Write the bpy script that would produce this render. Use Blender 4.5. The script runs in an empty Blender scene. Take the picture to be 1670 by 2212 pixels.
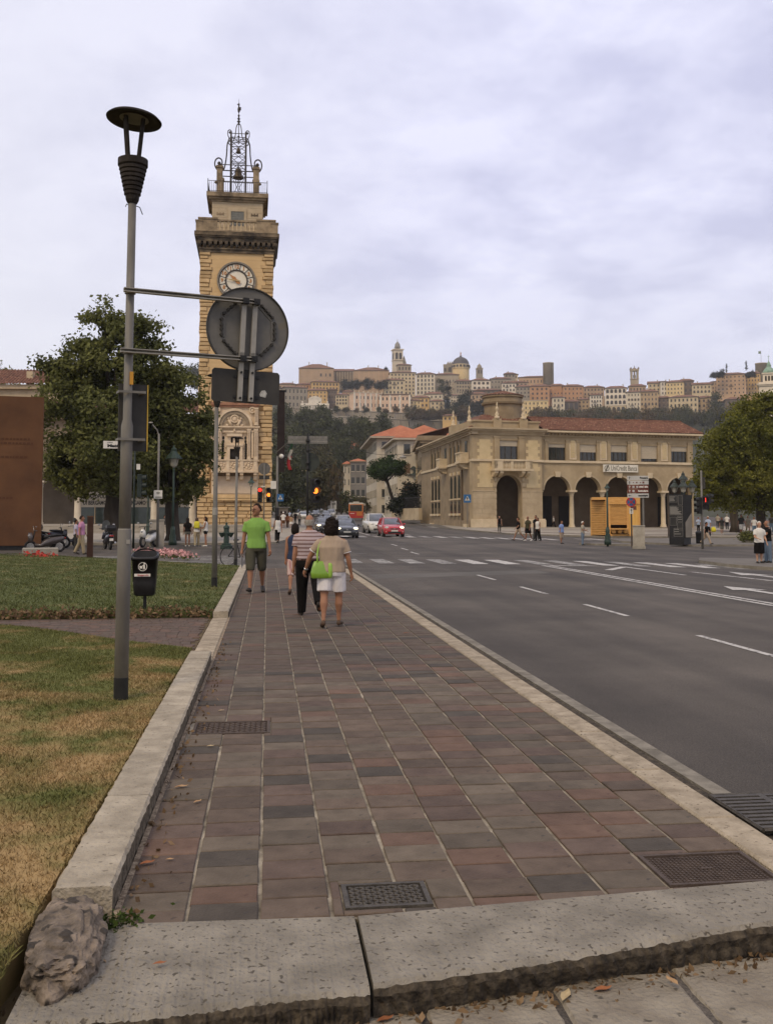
import bpy,bmesh,math,random
import numpy as np
from mathutils import Vector,Matrix
random.seed(7);RNG=np.random.default_rng(7)
sc=bpy.context.scene
COL=sc.collection
PI=math.pi
R=math.radians
# ------ camera
CAM_H=1.58
FPX,CU,CV=2117.0,835.0,988.0
PITCH=math.atan(130/FPX)
YAW=math.atan(257/FPX*math.cos(PITCH))
cam_data=bpy.data.cameras.new('camera')
cam=bpy.data.objects.new('camera',cam_data)
COL.objects.link(cam)
cam.location=(0,0,CAM_H)
cam.rotation_euler=(PI/2+PITCH,0,-YAW)
cam_data.sensor_fit='HORIZONTAL'
cam_data.sensor_width=36.0
cam_data.lens=FPX/1670*36.0
cam_data.shift_y=-(1106-CV)/1670
cam_data.clip_start=0.1
cam_data.clip_end=6000
sc.camera=cam
sc.view_settings.view_transform='Standard'
sc.view_settings.look='None'
sc.view_settings.exposure=0.0
sc.view_settings.gamma=1.0
sc.view_settings.use_curve_mapping=False
sc.render.resolution_x,sc.render.resolution_y=772,1024
sc.cycles.max_bounces=5
sc.cycles.diffuse_bounces=3
sc.cycles.transparent_max_bounces=6
# ------ sky and sun (overcast)
SUN_EL,SUN_AZ=R(48),R(215)
wd=bpy.data.worlds.new('World');sc.world=wd;wd.use_nodes=True
nt=wd.node_tree;nt.nodes.clear()
def wn(t,**k):
 n=nt.nodes.new(t)
 for a,b in k.items():setattr(n,a,b)
 return n
wo=wn('ShaderNodeOutputWorld');bg=wn('ShaderNodeBackground')
bg.inputs['Strength'].default_value=0.1
nt.links.new(bg.outputs[0],wo.inputs[0])
sky=wn('ShaderNodeTexSky',sky_type='NISHITA')
sky.sun_disc=False;sky.sun_elevation=SUN_EL;sky.sun_rotation=SUN_AZ
tc=wn('ShaderNodeTexCoord');sep=wn('ShaderNodeSeparateXYZ')
nt.links.new(tc.outputs['Generated'],sep.inputs[0])
zc=wn('ShaderNodeMath',operation='MAXIMUM');nt.links.new(sep.outputs['Z'],zc.inputs[0]);zc.inputs[1].default_value=0.0
za=wn('ShaderNodeMath',operation='ADD');nt.links.new(zc.outputs[0],za.inputs[0]);za.inputs[1].default_value=0.22
dx=wn('ShaderNodeMath',operation='DIVIDE');nt.links.new(sep.outputs['X'],dx.inputs[0]);nt.links.new(za.outputs[0],dx.inputs[1])
dy=wn('ShaderNodeMath',operation='DIVIDE');nt.links.new(sep.outputs['Y'],dy.inputs[0]);nt.links.new(za.outputs[0],dy.inputs[1])
cb=wn('ShaderNodeCombineXYZ');nt.links.new(dx.outputs[0],cb.inputs[0]);nt.links.new(dy.outputs[0],cb.inputs[1])
def wnoise(scale,detail,rough,dist,off):
 mp=wn('ShaderNodeMapping');mp.inputs['Location'].default_value=off
 nt.links.new(cb.outputs[0],mp.inputs[0])
 n=wn('ShaderNodeTexNoise');n.inputs['Scale'].default_value=scale;n.inputs['Detail'].default_value=detail
 n.inputs['Roughness'].default_value=rough;n.inputs['Distortion'].default_value=dist
 nt.links.new(mp.outputs[0],n.inputs['Vector']);return n
def wramp(src,stops):
 r=wn('ShaderNodeValToRGB');nt.links.new(src,r.inputs[0])
 e=r.color_ramp.elements
 for i,(p,c)in enumerate(stops):
  x=e[i]if i<2 else e.new(p)
  x.position=p;x.color=(c[0],c[1],c[2],1)
 return r
def wmix(fac,a,b,bt='MIX'):
 m=wn('ShaderNodeMix',data_type='RGBA',blend_type=bt)
 for s,v in((m.inputs[0],fac),(m.inputs[6],a),(m.inputs[7],b)):
  if hasattr(v,'is_linked')or isinstance(v,bpy.types.NodeSocket):nt.links.new(v,s)
  elif isinstance(v,(int,float)):s.default_value=v
  else:s.default_value=(*v,1)
 return m.outputs[2]
n1=wnoise(3.0,10,0.57,0.12,(3.3,1.2,0))
n2=wnoise(0.55,3,0.5,0.0,(8.1,5.5,0))
CL_DARK,CL_LIGHT=(0.615,0.625,0.83),(0.845,0.848,1.03)
r1=wramp(n1.outputs['Fac'],[(0.37,CL_DARK),(0.60,CL_LIGHT)])
r2=wramp(n2.outputs['Fac'],[(0.38,(0.93,0.93,0.95)),(0.62,(1.06,1.06,1.05))])
clouds=wmix(1.0,r1.outputs[0],r2.outputs[0],'MULTIPLY')
hz=wramp(zc.outputs[0],[(0.02,(.92,.92,.92)),(0.30,(0,0,0))])
clouds=wmix(hz.outputs[0],clouds,(0.765,0.775,0.885))
sidef=wn('ShaderNodeMapRange');nt.links.new(dx.outputs[0],sidef.inputs[0])
sidef.inputs[1].default_value=-0.65;sidef.inputs[2].default_value=0.35;sidef.inputs[3].default_value=0.75;sidef.inputs[4].default_value=0.0
clouds=wmix(sidef.outputs[0],clouds,(0.885,0.885,0.96))
sc10=wn('ShaderNodeVectorMath',operation='SCALE');nt.links.new(clouds,sc10.inputs[0]);sc10.inputs['Scale'].default_value=10.6
skymix=wmix(0.95,sky.outputs[0],sc10.outputs[0])
nt.links.new(skymix,bg.inputs['Color'])
sun_d=bpy.data.lights.new('sun','SUN');sun=bpy.data.objects.new('sun',sun_d);COL.objects.link(sun)
sun_d.energy=1.5;sun_d.angle=R(14);sun_d.color=(1.0,0.80,0.54)
sdir=Vector((math.sin(SUN_AZ)*math.cos(SUN_EL),math.cos(SUN_AZ)*math.cos(SUN_EL),math.sin(SUN_EL)))
sun.rotation_euler=(-sdir).to_track_quat('-Z','Y').to_euler()
sun.location=sdir*60
# ------ where a measured ground point lies
_F=np.array([math.sin(YAW)*math.cos(PITCH),math.cos(YAW)*math.cos(PITCH),math.sin(PITCH)])
_R=np.array([math.cos(YAW),-math.sin(YAW),0.0]);_U=np.cross(_R,_F)
def ray(u,v):return _F+_R*(u-CU)/FPX-_U*(v-CV)/FPX
def smooth(a,b,x):
 t=min(1,max(0,(x-a)/(b-a)));return t*t*(3-2*t)
_gy=[-50,45,58,70,88,172,230,400,480];_gv=[-.12,-.12,-.03,.08,.22,1.25,2.0,5.0,7.0]
def gz(x,y):
 z=float(np.interp(y,_gy,_gv))
 s=smooth(9,24,x)
 return z-s*(0.2+0.0028*max(0,min(y,150)-60))-0.2*smooth(26,58,x)*smooth(75,120,y)
def GZ(u,v,z):
 d=ray(u,v);t=(z-CAM_H)/d[2]
 return Vector((d[0]*t,d[1]*t,z))
def GT(u,v,lift=0.0):
 d=ray(u,v);t=3.0
 while t<900:
  p=d*t
  if CAM_H+p[2]<=gz(p[0],p[1])+lift:break
  t*=1.004
 lo,hi=t/1.004,t
 for _ in range(20):
  m=(lo+hi)/2;p=d*m
  if CAM_H+p[2]<=gz(p[0],p[1])+lift:hi=m
  else:lo=m
 p=d*hi
 return Vector((p[0],p[1],CAM_H+p[2]))
def AT(u,v,D):
 p=ray(u,v)*D
 return Vector((p[0],p[1],CAM_H+p[2]))
def depth(p):return float((np.array(p)-[0,0,CAM_H])@_F)
def facing(p):
 return math.atan2(p[1],p[0])-PI/2
# ------ materials
MATS={}
WARM=(1.03,0.985,0.86)
def mat(name,c1,c2=None,scale=6.0,rough=0.8,metal=0.0,bump=0.0,bscale=None,detail=5,var=0.0,emit=None,spec=0.3,coords='Object',stretch=None,spots=None,spot_scale=40,spot_lo=0.62,trans=0.0,coat=0.0,mid=(0.35,0.68)):
 if name in MATS:return MATS[name]
 wm_=lambda c:tuple(x*y for x,y in zip(c,WARM))if c else c
 c1,c2,spots=wm_(c1),wm_(c2),wm_(spots)
 m=bpy.data.materials.new(name);m.use_nodes=True;MATS[name]=m
 t=m.node_tree;N=t.nodes;L=t.links;b=N['Principled BSDF']
 b.inputs['Roughness'].default_value=rough;b.inputs['Metallic'].default_value=metal
 b.inputs['Specular IOR Level'].default_value=spec
 if coat:b.inputs['Coat Weight'].default_value=coat;b.inputs['Coat Roughness'].default_value=0.08
 if trans:b.inputs['Transmission Weight'].default_value=trans
 tcn=N.new('ShaderNodeTexCoord');src=tcn.outputs[coords]
 if stretch:
  mp=N.new('ShaderNodeMapping');mp.inputs['Scale'].default_value=stretch
  L.new(src,mp.inputs[0]);src=mp.outputs[0]
 out=None
 oi=N.new('ShaderNodeObjectInfo')if var else None
 if c2 is None and not var:
  b.inputs['Base Color'].default_value=(*c1,1)
 else:
  c2=c2 or c1
  nz=N.new('ShaderNodeTexNoise');nz.inputs['Scale'].default_value=scale;nz.inputs['Detail'].default_value=detail
  nz.inputs['Roughness'].default_value=0.62
  if var:
   ad=N.new('ShaderNodeVectorMath');ad.operation='ADD'
   cmb=N.new('ShaderNodeMath');cmb.operation='MULTIPLY';cmb.inputs[1].default_value=37.0
   L.new(oi.outputs['Random'],cmb.inputs[0]);L.new(src,ad.inputs[0]);L.new(cmb.outputs[0],ad.inputs[1])
   L.new(ad.outputs[0],nz.inputs['Vector'])
  else:L.new(src,nz.inputs['Vector'])
  rp=N.new('ShaderNodeValToRGB');e=rp.color_ramp.elements
  e[0].position,e[1].position=mid;e[0].color=(*c1,1);e[1].color=(*c2,1)
  L.new(nz.outputs['Fac'],rp.inputs[0]);out=rp.outputs[0]
  if spots:
   s=N.new('ShaderNodeTexNoise');s.inputs['Scale'].default_value=spot_scale;s.inputs['Detail'].default_value=2
   L.new(src,s.inputs['Vector'])
   mr=N.new('ShaderNodeMapRange');mr.inputs[1].default_value=spot_lo;mr.inputs[2].default_value=spot_lo+0.05
   L.new(s.outputs['Fac'],mr.inputs[0])
   mx=N.new('ShaderNodeMix');mx.data_type='RGBA';L.new(mr.outputs[0],mx.inputs[0]);L.new(out,mx.inputs[6])
   mx.inputs[7].default_value=(*spots,1);out=mx.outputs[2]
  if var:
   h=N.new('ShaderNodeHueSaturation')
   mr=N.new('ShaderNodeMapRange');mr.inputs[3].default_value=1-var;mr.inputs[4].default_value=1+var
   L.new(oi.outputs['Random'],mr.inputs[0]);L.new(mr.outputs[0],h.inputs['Value']);L.new(out,h.inputs['Color'])
   out=h.outputs[0]
  L.new(out,b.inputs['Base Color'])
 if bump:
  nb=N.new('ShaderNodeTexNoise');nb.inputs['Scale'].default_value=bscale or scale*4;nb.inputs['Detail'].default_value=4
  L.new(src,nb.inputs['Vector'])
  bp=N.new('ShaderNodeBump');bp.inputs['Strength'].default_value=min(1,bump);bp.inputs['Distance'].default_value=0.02
  L.new(nb.outputs['Fac'],bp.inputs['Height']);L.new(bp.outputs[0],b.inputs['Normal'])
 if emit:
  b.inputs['Emission Color'].default_value=(*emit[0],1);b.inputs['Emission Strength'].default_value=emit[1]
 return m
def leaf_mat(name,c1,c2,scale=0.5,var=0.12,tl=0.25):
 m=mat(name,c1,c2,scale=scale,rough=0.75,var=var,spec=0.15,detail=4,mid=(0.3,0.7))
 t=m.node_tree;N=t.nodes;L=t.links;b=N['Principled BSDF']
 col=b.inputs['Base Color'].links[0].from_socket
 geo=N.new('ShaderNodeNewGeometry')
 h=N.new('ShaderNodeHueSaturation');mr=N.new('ShaderNodeMapRange')
 mr.inputs[3].default_value=0.55;mr.inputs[4].default_value=1.5
 L.new(geo.outputs['Random Per Island'],mr.inputs[0]);L.new(mr.outputs[0],h.inputs['Value']);L.new(col,h.inputs['Color'])
 L.new(h.outputs[0],b.inputs['Base Color'])
 if tl:
  tr=N.new('ShaderNodeBsdfTranslucent');L.new(h.outputs[0],tr.inputs['Color'])
  mx=N.new('ShaderNodeMixShader');mx.inputs[0].default_value=tl
  L.new(b.outputs[0],mx.inputs[1]);L.new(tr.outputs[0],mx.inputs[2])
  L.new(mx.outputs[0],N['Material Output'].inputs['Surface'])
 return m
def paint(name,c,rough=0.5,**k):return mat(name,c,tuple(min(1,x*1.12)for x in c),scale=k.pop('scale',3),rough=rough,**k)
# ------ mesh builder
class MB:
 def __init__(s):s.v=[];s.f=[];s.m=[];s.sm=[];s.cur=0;s.smooth=False;s.M=None
 def add(s,vs,fs):
  o=len(s.v)
  if s.M is not None:vs=[tuple(s.M@Vector(p))for p in vs]
  s.v+=[tuple(p)for p in vs]
  for f in fs:
   s.f.append(tuple(i+o for i in f));s.m.append(s.cur);s.sm.append(s.smooth)
  return s
 def box(s,c,d,rz=0.0):
  x,y,z=d[0]/2,d[1]/2,d[2]/2
  ca,sa=math.cos(rz),math.sin(rz)
  vs=[(c[0]+a*x*ca-b*y*sa,c[1]+a*x*sa+b*y*ca,c[2]+e*z)for a,b,e in((-1,-1,-1),(1,-1,-1),(1,1,-1),(-1,1,-1),(-1,-1,1),(1,-1,1),(1,1,1),(-1,1,1))]
  return s.add(vs,[(0,3,2,1),(4,5,6,7),(0,1,5,4),(1,2,6,5),(2,3,7,6),(3,0,4,7)])
 def bb(s,x0,x1,y0,y1,z0,z1):return s.box(((x0+x1)/2,(y0+y1)/2,(z0+z1)/2),(x1-x0,y1-y0,z1-z0))
 def bev(s,x0,x1,y0,y1,z0,z1,b=0.01,faces5=True):
  vs=[(x0,y0,z0),(x1,y0,z0),(x1,y1,z0),(x0,y1,z0),(x0,y0,z1-b),(x1,y0,z1-b),(x1,y1,z1-b),(x0,y1,z1-b),(x0+b,y0+b,z1),(x1-b,y0+b,z1),(x1-b,y1-b,z1),(x0+b,y1-b,z1)]
  fs=[(0,1,5,4),(1,2,6,5),(2,3,7,6),(3,0,4,7),(4,5,9,8),(5,6,10,9),(6,7,11,10),(7,4,8,11),(8,9,10,11)]
  return s.add(vs,fs)
 def quad(s,a,b,c,d):return s.add([a,b,c,d],[(0,1,2,3)])
 def poly(s,pts):return s.add(pts,[tuple(range(len(pts)))])
 def prism(s,pts,y0,y1,axis='y'):
  n=len(pts)
  mk={'y':lambda a,b,t:(a,t,b),'z':lambda a,b,t:(a,b,t),'x':lambda a,b,t:(t,a,b)}[axis]
  vs=[mk(a,b,y0)for a,b in pts]+[mk(a,b,y1)for a,b in pts]
  fs=[tuple(range(n))[::-1]if axis!='y' else tuple(range(n)),tuple(range(n,2*n))if axis!='y' else tuple(range(n,2*n))[::-1]]
  fs+=[(i,(i+1)%n,n+(i+1)%n,n+i)if axis!='y' else(i,n+i,n+(i+1)%n,(i+1)%n)for i in range(n)]
  return s.add(vs,fs)
 def loft(s,rings,caps=(True,True),closed=True):
  n=len(rings[0]);vs=[p for r in rings for p in r];fs=[]
  for k in range(len(rings)-1):
   for i in range(n if closed else n-1):
    j=(i+1)%n
    fs.append((k*n+i,k*n+j,(k+1)*n+j,(k+1)*n+i))
  if caps[0]:fs.append(tuple(range(n))[::-1])
  if caps[1]:fs.append(tuple((len(rings)-1)*n+i for i in range(n)))
  return s.add(vs,fs)
 def lathe(s,prof,c=(0,0,0),n=12,caps=(True,True),sx=1.0,sy=1.0):
  return s.loft([[(c[0]+sx*r*math.cos(2*PI*i/n),c[1]+sy*r*math.sin(2*PI*i/n),c[2]+z)for i in range(n)]for r,z in prof],caps)
 def cyl(s,p0,p1,r0,r1=None,n=8,caps=(True,True)):
  return s.tube([p0,p1],[r0,r0 if r1 is None else r1],n,caps)
 def tube(s,path,r,n=8,caps=(True,True),flat=1.0):
  P=[Vector(p)for p in path];rs=r if isinstance(r,(list,tuple))else[r]*len(P)
  rings=[];up=None
  for i,p in enumerate(P):
   t=(P[min(i+1,len(P)-1)]-P[max(i-1,0)]).normalized()
   if up is None:up=Vector((0,0,1))if abs(t.z)<0.9 else Vector((1,0,0))
   a=t.cross(up)
   if a.length<1e-5:a=t.cross(Vector((0,1,0)))
   a.normalize();b=a.cross(t).normalized();up=b
   rings.append([tuple(p+(a*math.cos(2*PI*k/n)+b*math.sin(2*PI*k/n)*flat)*rs[i])for k in range(n)])
  return s.loft(rings,caps)
 def ball(s,c,r,n=8,m=6):
  rx,ry,rz=(r,r,r)if isinstance(r,(int,float))else r
  rings=[[(c[0]+rx*math.sin(PI*k/m)*math.cos(2*PI*i/n),c[1]+ry*math.sin(PI*k/m)*math.sin(2*PI*i/n),c[2]-rz*math.cos(PI*k/m))for i in range(n)]for k in range(1,m)]
  o=len(s.v)
  s.loft(rings,(True,True));return s
 def disc(s,c,r,n=24,axis='y'):
  pts=[(c[0]+r*math.cos(2*PI*i/n),c[1],c[2]+r*math.sin(2*PI*i/n))if axis=='y' else(c[0]+r*math.cos(2*PI*i/n),c[1]+r*math.sin(2*PI*i/n),c[2])for i in range(n)]
  return s.poly(pts)
 def ring(s,c,r0,r1,y0,y1,n=32,a0=0,a1=2*PI):
  full=abs(a1-a0-2*PI)<1e-4;k=n if full else n+1;sec=[]
  for i in range(k):
   a=a0+(a1-a0)*i/n;ca,sa=math.cos(a),math.sin(a)
   sec.append([(c[0]+r0*ca,y0,c[2]+r0*sa),(c[0]+r1*ca,y0,c[2]+r1*sa),(c[0]+r1*ca,y1,c[2]+r1*sa),(c[0]+r0*ca,y1,c[2]+r0*sa)])
  if full:sec.append(sec[0])
  return s.loft(sec,(not full,not full))
 def mesh(s,name,mats):
  me=bpy.data.meshes.new(name);me.from_pydata(s.v,[],s.f)
  for m in(mats if isinstance(mats,(list,tuple))else[mats]):me.materials.append(m)
  if any(s.m):me.polygons.foreach_set('material_index',s.m)
  if any(s.sm):me.polygons.foreach_set('use_smooth',s.sm)
  me.update();return me
 def build(s,name,mats,parent=None,loc=(0,0,0),rz=0.0,fix=False):
  o=bpy.data.objects.new(name,s.mesh(name,mats));COL.objects.link(o)
  o.location=loc;o.rotation_euler[2]=rz
  if parent is not None:o.parent=parent
  if fix:
   bm=bmesh.new();bm.from_mesh(o.data);bmesh.ops.recalc_face_normals(bm,faces=bm.faces);bm.to_mesh(o.data);bm.free()
  return o
def obj(name,me,parent=None,loc=(0,0,0),rz=0.0,scale=None):
 o=bpy.data.objects.new(name,me);COL.objects.link(o);o.location=loc;o.rotation_euler[2]=rz
 if parent is not None:o.parent=parent
 if scale:o.scale=scale
 return o
def tag(o,label,cat,group=None):
 o['label']=label;o['category']=cat
 if group:o['group']=group
 return o
def thing(name,label,cat,loc=(0,0,0),rz=0.0,group=None):
 o=bpy.data.objects.new(name,None);COL.objects.link(o);o.empty_display_size=0.2
 o.location=loc;o.rotation_euler[2]=rz
 return tag(o,label,cat,group)
def kind(o,k):o['kind']=k;return o
def copy_tree(o,parent=None):
 c=o.copy();COL.objects.link(c)
 if parent is not None:c.parent=parent
 for ch in list(o.children):copy_tree(ch,c)
 return c
def dup(root,loc,rz,label,scale=None):
 c=copy_tree(root);c.location=loc;c.rotation_euler[2]=rz;c['label']=label
 if scale:c.scale=(scale,)*3 if isinstance(scale,(int,float))else scale
 return c
def text_mesh(body,size,ext=0.002,align='CENTER',bold=0.0):
 cu=bpy.data.curves.new('t','FONT');cu.body=body;cu.size=size;cu.extrude=ext;cu.align_x=align;cu.align_y='CENTER'
 cu.offset=bold;cu.resolution_u=2
 o=bpy.data.objects.new('t',cu);COL.objects.link(o)
 bpy.context.view_layer.update()
 me=bpy.data.meshes.new_from_object(o.evaluated_get(bpy.context.evaluated_depsgraph_get()))
 bpy.data.objects.remove(o);bpy.data.curves.remove(cu);return me
def lettering(body,size,m,parent,loc,name='lettering',width=None,rz=0.0,align='CENTER',bold=0.0):
 me=text_mesh(body,size,0.004,align,bold);me.name=name;me.materials.clear();me.materials.append(m)
 o=obj(name,me,parent,loc,rz);o.rotation_euler=(PI/2,0,rz)
 if width and len(me.vertices):
  xs=[v.co.x for v in me.vertices];w=max(xs)-min(xs)
  if w>0:o.scale=(width/w,1,1)
 return o
def AY(u,v,Y):
 d=ray(u,v);t=Y/d[1]
 return Vector((d[0]*t,Y,CAM_H+d[2]*t))
# ========================== THE GROUND
m_asph=mat('asphalt',(0.055,0.048,0.042),(0.096,0.084,0.074),scale=0.30,rough=0.85,bump=0.5,bscale=130,detail=10)
def add_layer(m,scale,stretch,lo,hi,p0,p1,detail=4):
 t=m.node_tree;N=t.nodes;L=t.links;b=N['Principled BSDF'];col=b.inputs['Base Color'].links[0].from_socket
 c=N.new('ShaderNodeTexCoord');mp=N.new('ShaderNodeMapping');mp.inputs['Scale'].default_value=stretch;L.new(c.outputs['Object'],mp.inputs[0])
 n=N.new('ShaderNodeTexNoise');n.inputs['Scale'].default_value=scale;n.inputs['Detail'].default_value=detail;L.new(mp.outputs[0],n.inputs['Vector'])
 r=N.new('ShaderNodeMapRange');L.new(n.outputs['Fac'],r.inputs[0])
 for i,v in((1,p0),(2,p1),(3,lo),(4,hi)):r.inputs[i].default_value=v
 mx=N.new('ShaderNodeMix');mx.data_type='RGBA';mx.blend_type='MULTIPLY';mx.inputs[0].default_value=1;L.new(col,mx.inputs[6]);L.new(r.outputs[0],mx.inputs[7]);L.new(mx.outputs[2],b.inputs['Base Color'])
add_layer(m_asph,0.9,(1,0.03,1),0.80,1.22,0.36,0.64,3)
add_layer(m_asph,0.22,(1,1,1),0.78,1.12,0.35,0.6,6)
add_layer(m_asph,90,(1,1,1),0.62,1.5,0.3,0.7,2)
m_asph2=mat('old_asphalt',(0.085,0.08,0.075),(0.12,0.112,0.105),scale=0.5,rough=0.9,bump=0.3,bscale=120,detail=8)
m_soil=mat('soil',(0.075,0.055,0.03),(0.13,0.095,0.05),scale=3,rough=1,bump=0.6,bscale=20)
m_white=mat('road_paint',(0.20,0.195,0.19),(0.47,0.46,0.455),scale=2.2,rough=0.7,detail=9,mid=(0.3,0.5),spots=(0.1,0.095,0.09),spot_scale=9,spot_lo=0.6)
m_white_worn=mat('worn_road_paint',(0.12,0.115,0.11),(0.36,0.355,0.35),scale=1.1,rough=0.75,detail=9,mid=(0.35,0.6),spots=(0.08,0.075,0.07),spot_scale=8,spot_lo=0.55)
m_mortar=mat('mortar',(0.11,0.093,0.072),(0.42,0.375,0.31),scale=4,rough=0.95,bump=0.6,bscale=70,detail=7)
PAV=[mat('porphyry_'+n,a,b,scale=7,rough=0.82,bump=0.45,bscale=60,var=v,detail=7,spots=sp,spot_scale=16,spot_lo=0.66,spec=0.25)for n,a,b,v,sp in(('brown',(0.086,0.064,0.050),(0.130,0.098,0.077),0.22,(0.07,0.053,0.044)),('grey',(0.093,0.075,0.058),(0.140,0.114,0.090),0.22,(0.075,0.065,0.055)),('red',(0.105,0.066,0.049),(0.155,0.100,0.076),0.12,(0.10,0.058,0.045)),('dark',(0.056,0.047,0.039),(0.084,0.071,0.060),0.1,(0.05,0.043,0.04)),('mauve',(0.085,0.060,0.049),(0.128,0.092,0.076),0.2,(0.075,0.055,0.05)))]
def pav_pick(r):return 0 if r<0.38 else 1 if r<0.68 else 2 if r<0.77 else 3 if r<0.85 else 4
m_kerb=mat('pale_granite',(0.265,0.232,0.185),(0.44,0.39,0.32),scale=5,rough=0.9,bump=0.8,bscale=50,var=0.07,detail=8,spots=(0.19,0.165,0.13),spot_scale=28,spot_lo=0.64)
m_kerb_y=mat('yellow_granite',(0.24,0.20,0.15),(0.42,0.36,0.285),scale=7,rough=0.9,bump=0.7,bscale=55,var=0.08,detail=8,spots=(0.17,0.14,0.1),spot_scale=30,spot_lo=0.63)
m_slab=mat('grey_granite',(0.165,0.15,0.128),(0.29,0.265,0.228),scale=3.5,rough=0.85,bump=0.9,bscale=45,detail=9,spots=(0.09,0.078,0.062),spot_scale=44,spot_lo=0.615)
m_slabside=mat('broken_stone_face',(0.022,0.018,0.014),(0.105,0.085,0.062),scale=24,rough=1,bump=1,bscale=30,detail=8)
m_iron=mat('cast_iron',(0.060,0.054,0.048),(0.10,0.09,0.08),scale=15,rough=0.6,metal=0.35,bump=0.4,bscale=80)
m_concrete=mat('concrete',(0.22,0.205,0.18),(0.33,0.31,0.275),scale=4,rough=0.95,bump=0.5,bscale=50,detail=8)
def sheet(name,pts,lift,m,step=4.0,zf=gz,skirt=0.0,mskirt=None,parent=None):
 xs=[p[0]for p in pts];ys=[p[1]for p in pts]
 bm=bmesh.new()
 nx=max(1,int((max(xs)-min(xs))/step));ny=max(1,int((max(ys)-min(ys))/step))
 V=[[bm.verts.new((min(xs)+(max(xs)-min(xs))*i/nx,min(ys)+(max(ys)-min(ys))*j/ny,0))for i in range(nx+1)]for j in range(ny+1)]
 for j in range(ny):
  for i in range(nx):bm.faces.new((V[j][i],V[j][i+1],V[j+1][i+1],V[j+1][i]))
 n=len(pts);area=sum(pts[i][0]*pts[(i+1)%n][1]-pts[(i+1)%n][0]*pts[i][1]for i in range(n))
 for i in range(n):
  a,b=Vector((*pts[i][:2],0)),Vector((*pts[(i+1)%n][:2],0))
  nrm=Vector(((b-a).y,-(b-a).x,0))*(1 if area>0 else-1)
  bmesh.ops.bisect_plane(bm,geom=bm.verts[:]+bm.edges[:]+bm.faces[:],plane_co=a,plane_no=nrm,clear_outer=True,dist=1e-5)
 for v in bm.verts:v.co.z=zf(v.co.x,v.co.y)+lift
 for f in bm.faces:
  if f.normal.z<0:f.normal_flip()
 if skirt:
  be=[e for e in bm.edges if e.is_boundary]
  r=bmesh.ops.extrude_edge_only(bm,edges=be)
  for v in[x for x in r['geom']if isinstance(x,bmesh.types.BMVert)]:v.co.z-=skirt
  for f in[x for x in r['geom']if isinstance(x,bmesh.types.BMFace)]:f.material_index=1 if mskirt else 0
 me=bpy.data.meshes.new(name);bm.to_mesh(me);bm.free()
 me.materials.append(m)
 if mskirt:me.materials.append(mskirt)
 return obj(name,me,parent)
road=kind(sheet('road',[(-75,2.2),(100,2.2),(130,420),(-75,420)],0.0,m_asph,step=4.0),'structure')
def mark(name,pts,m=None,lift=0.005):
 n=len(pts);vs=[]
 return MB().poly([(x,y,gz(x,y)+lift)for x,y in pts]).build(name,m or m_white,road)
def strip(name,x0,x1,y0,y1,m=None,seg=6):
 b=MB();k=max(1,int((y1-y0)/seg))
 for i in range(k):
  a,c=y0+(y1-y0)*i/k,y0+(y1-y0)*(i+1)/k
  b.quad(*[(x,y,gz(x,y)+0.006)for x,y in((x0,a),(x1,a),(x1,c),(x0,c))])
 return b.build(name,m or m_white,road)
for y0 in(6.2,11.3,16.4,21.3,26.3):strip('lane_dash',6.12,6.22,y0,y0+2.3)
for x in(9.62,9.86):strip('lane_line',x,x+0.13,2.5,34.0)
for i in range(14):
 x=3.0+i*1.12;y=38.6-i*0.32
 mark('zebra_stripe',[(x,y-2),(x+0.58,y-2),(x+0.58,y+1.7),(x,y+1.7)],m_white_worn if i in(0,1,2,3,6,7,9,12)else m_white)
for i in range(19):
 x=3.2+i*1.22;y=75.2-i*0.05
 mark('zebra_stripe',[(x,y-2),(x+0.62,y-2),(x+0.62,y+2.2),(x,y+2.2)],m_white_worn if i in(3,4,7,9)else m_white)
for i in range(10):
 x=21+i*1.9
 mark('zebra_stripe',[(x,124),(x+0.9,124),(x+0.9,129),(x,129)])
for i in range(9):
 y=33.6+i*1.25
 mark('zebra_stripe',[(-7.5,y),(-0.9,y),(-0.9,y+0.55),(-7.5,y+0.55)],m_white_worn)
strip('lane_line',6.35,6.5,84,90);strip('lane_line',8.15,8.3,79,98);strip('lane_line',11.5,11.65,79,100)
for y0 in(45,50,56):strip('lane_dash',6.9+(y0-45)*0.04,7.02+(y0-45)*0.04,y0,y0+2.6)
mark('island_line',[(9.7,34.0),(9.95,33.7),(16.6,34.9),(16.5,35.2)]);mark('island_line',[(10.9,31.0),(11.1,30.8),(12.5,33.1),(12.3,33.3)])
mark('island_line',[(12.3,33.2),(12.5,33.3),(12.5,28.2),(12.36,28.2)]);mark('island_line',[(13.4,30.2),(13.55,30.2),(14.4,21.0),(14.2,21.0)])
mark('direction_arrow',[(11.3,23.4),(10.9,22.1),(11.2,22.1),(11.2,19.0),(11.45,19.0),(11.45,22.1),(11.75,22.1)])
mark('direction_arrow',[(14.9,30.5),(14.4,28.6),(14.75,28.6),(14.75,25.5),(15.05,25.5),(15.05,28.6),(15.4,28.6)])
for c,r_ in(((4.3,46,0),0.33),((8.4,60,0),0.33)):
 MB().add([(c[0]+r_*math.cos(a*PI/8),c[1]+r_*math.sin(a*PI/8),gz(c[0],c[1])+0.007)for a in range(16)],[tuple(range(16))]).build('manhole_cover',m_iron,road)
mark('asphalt_patch',[(3.0,27.2),(8.6,29.2),(8.6,31),(3.0,29.2)],m_asph2,0.003)
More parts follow.
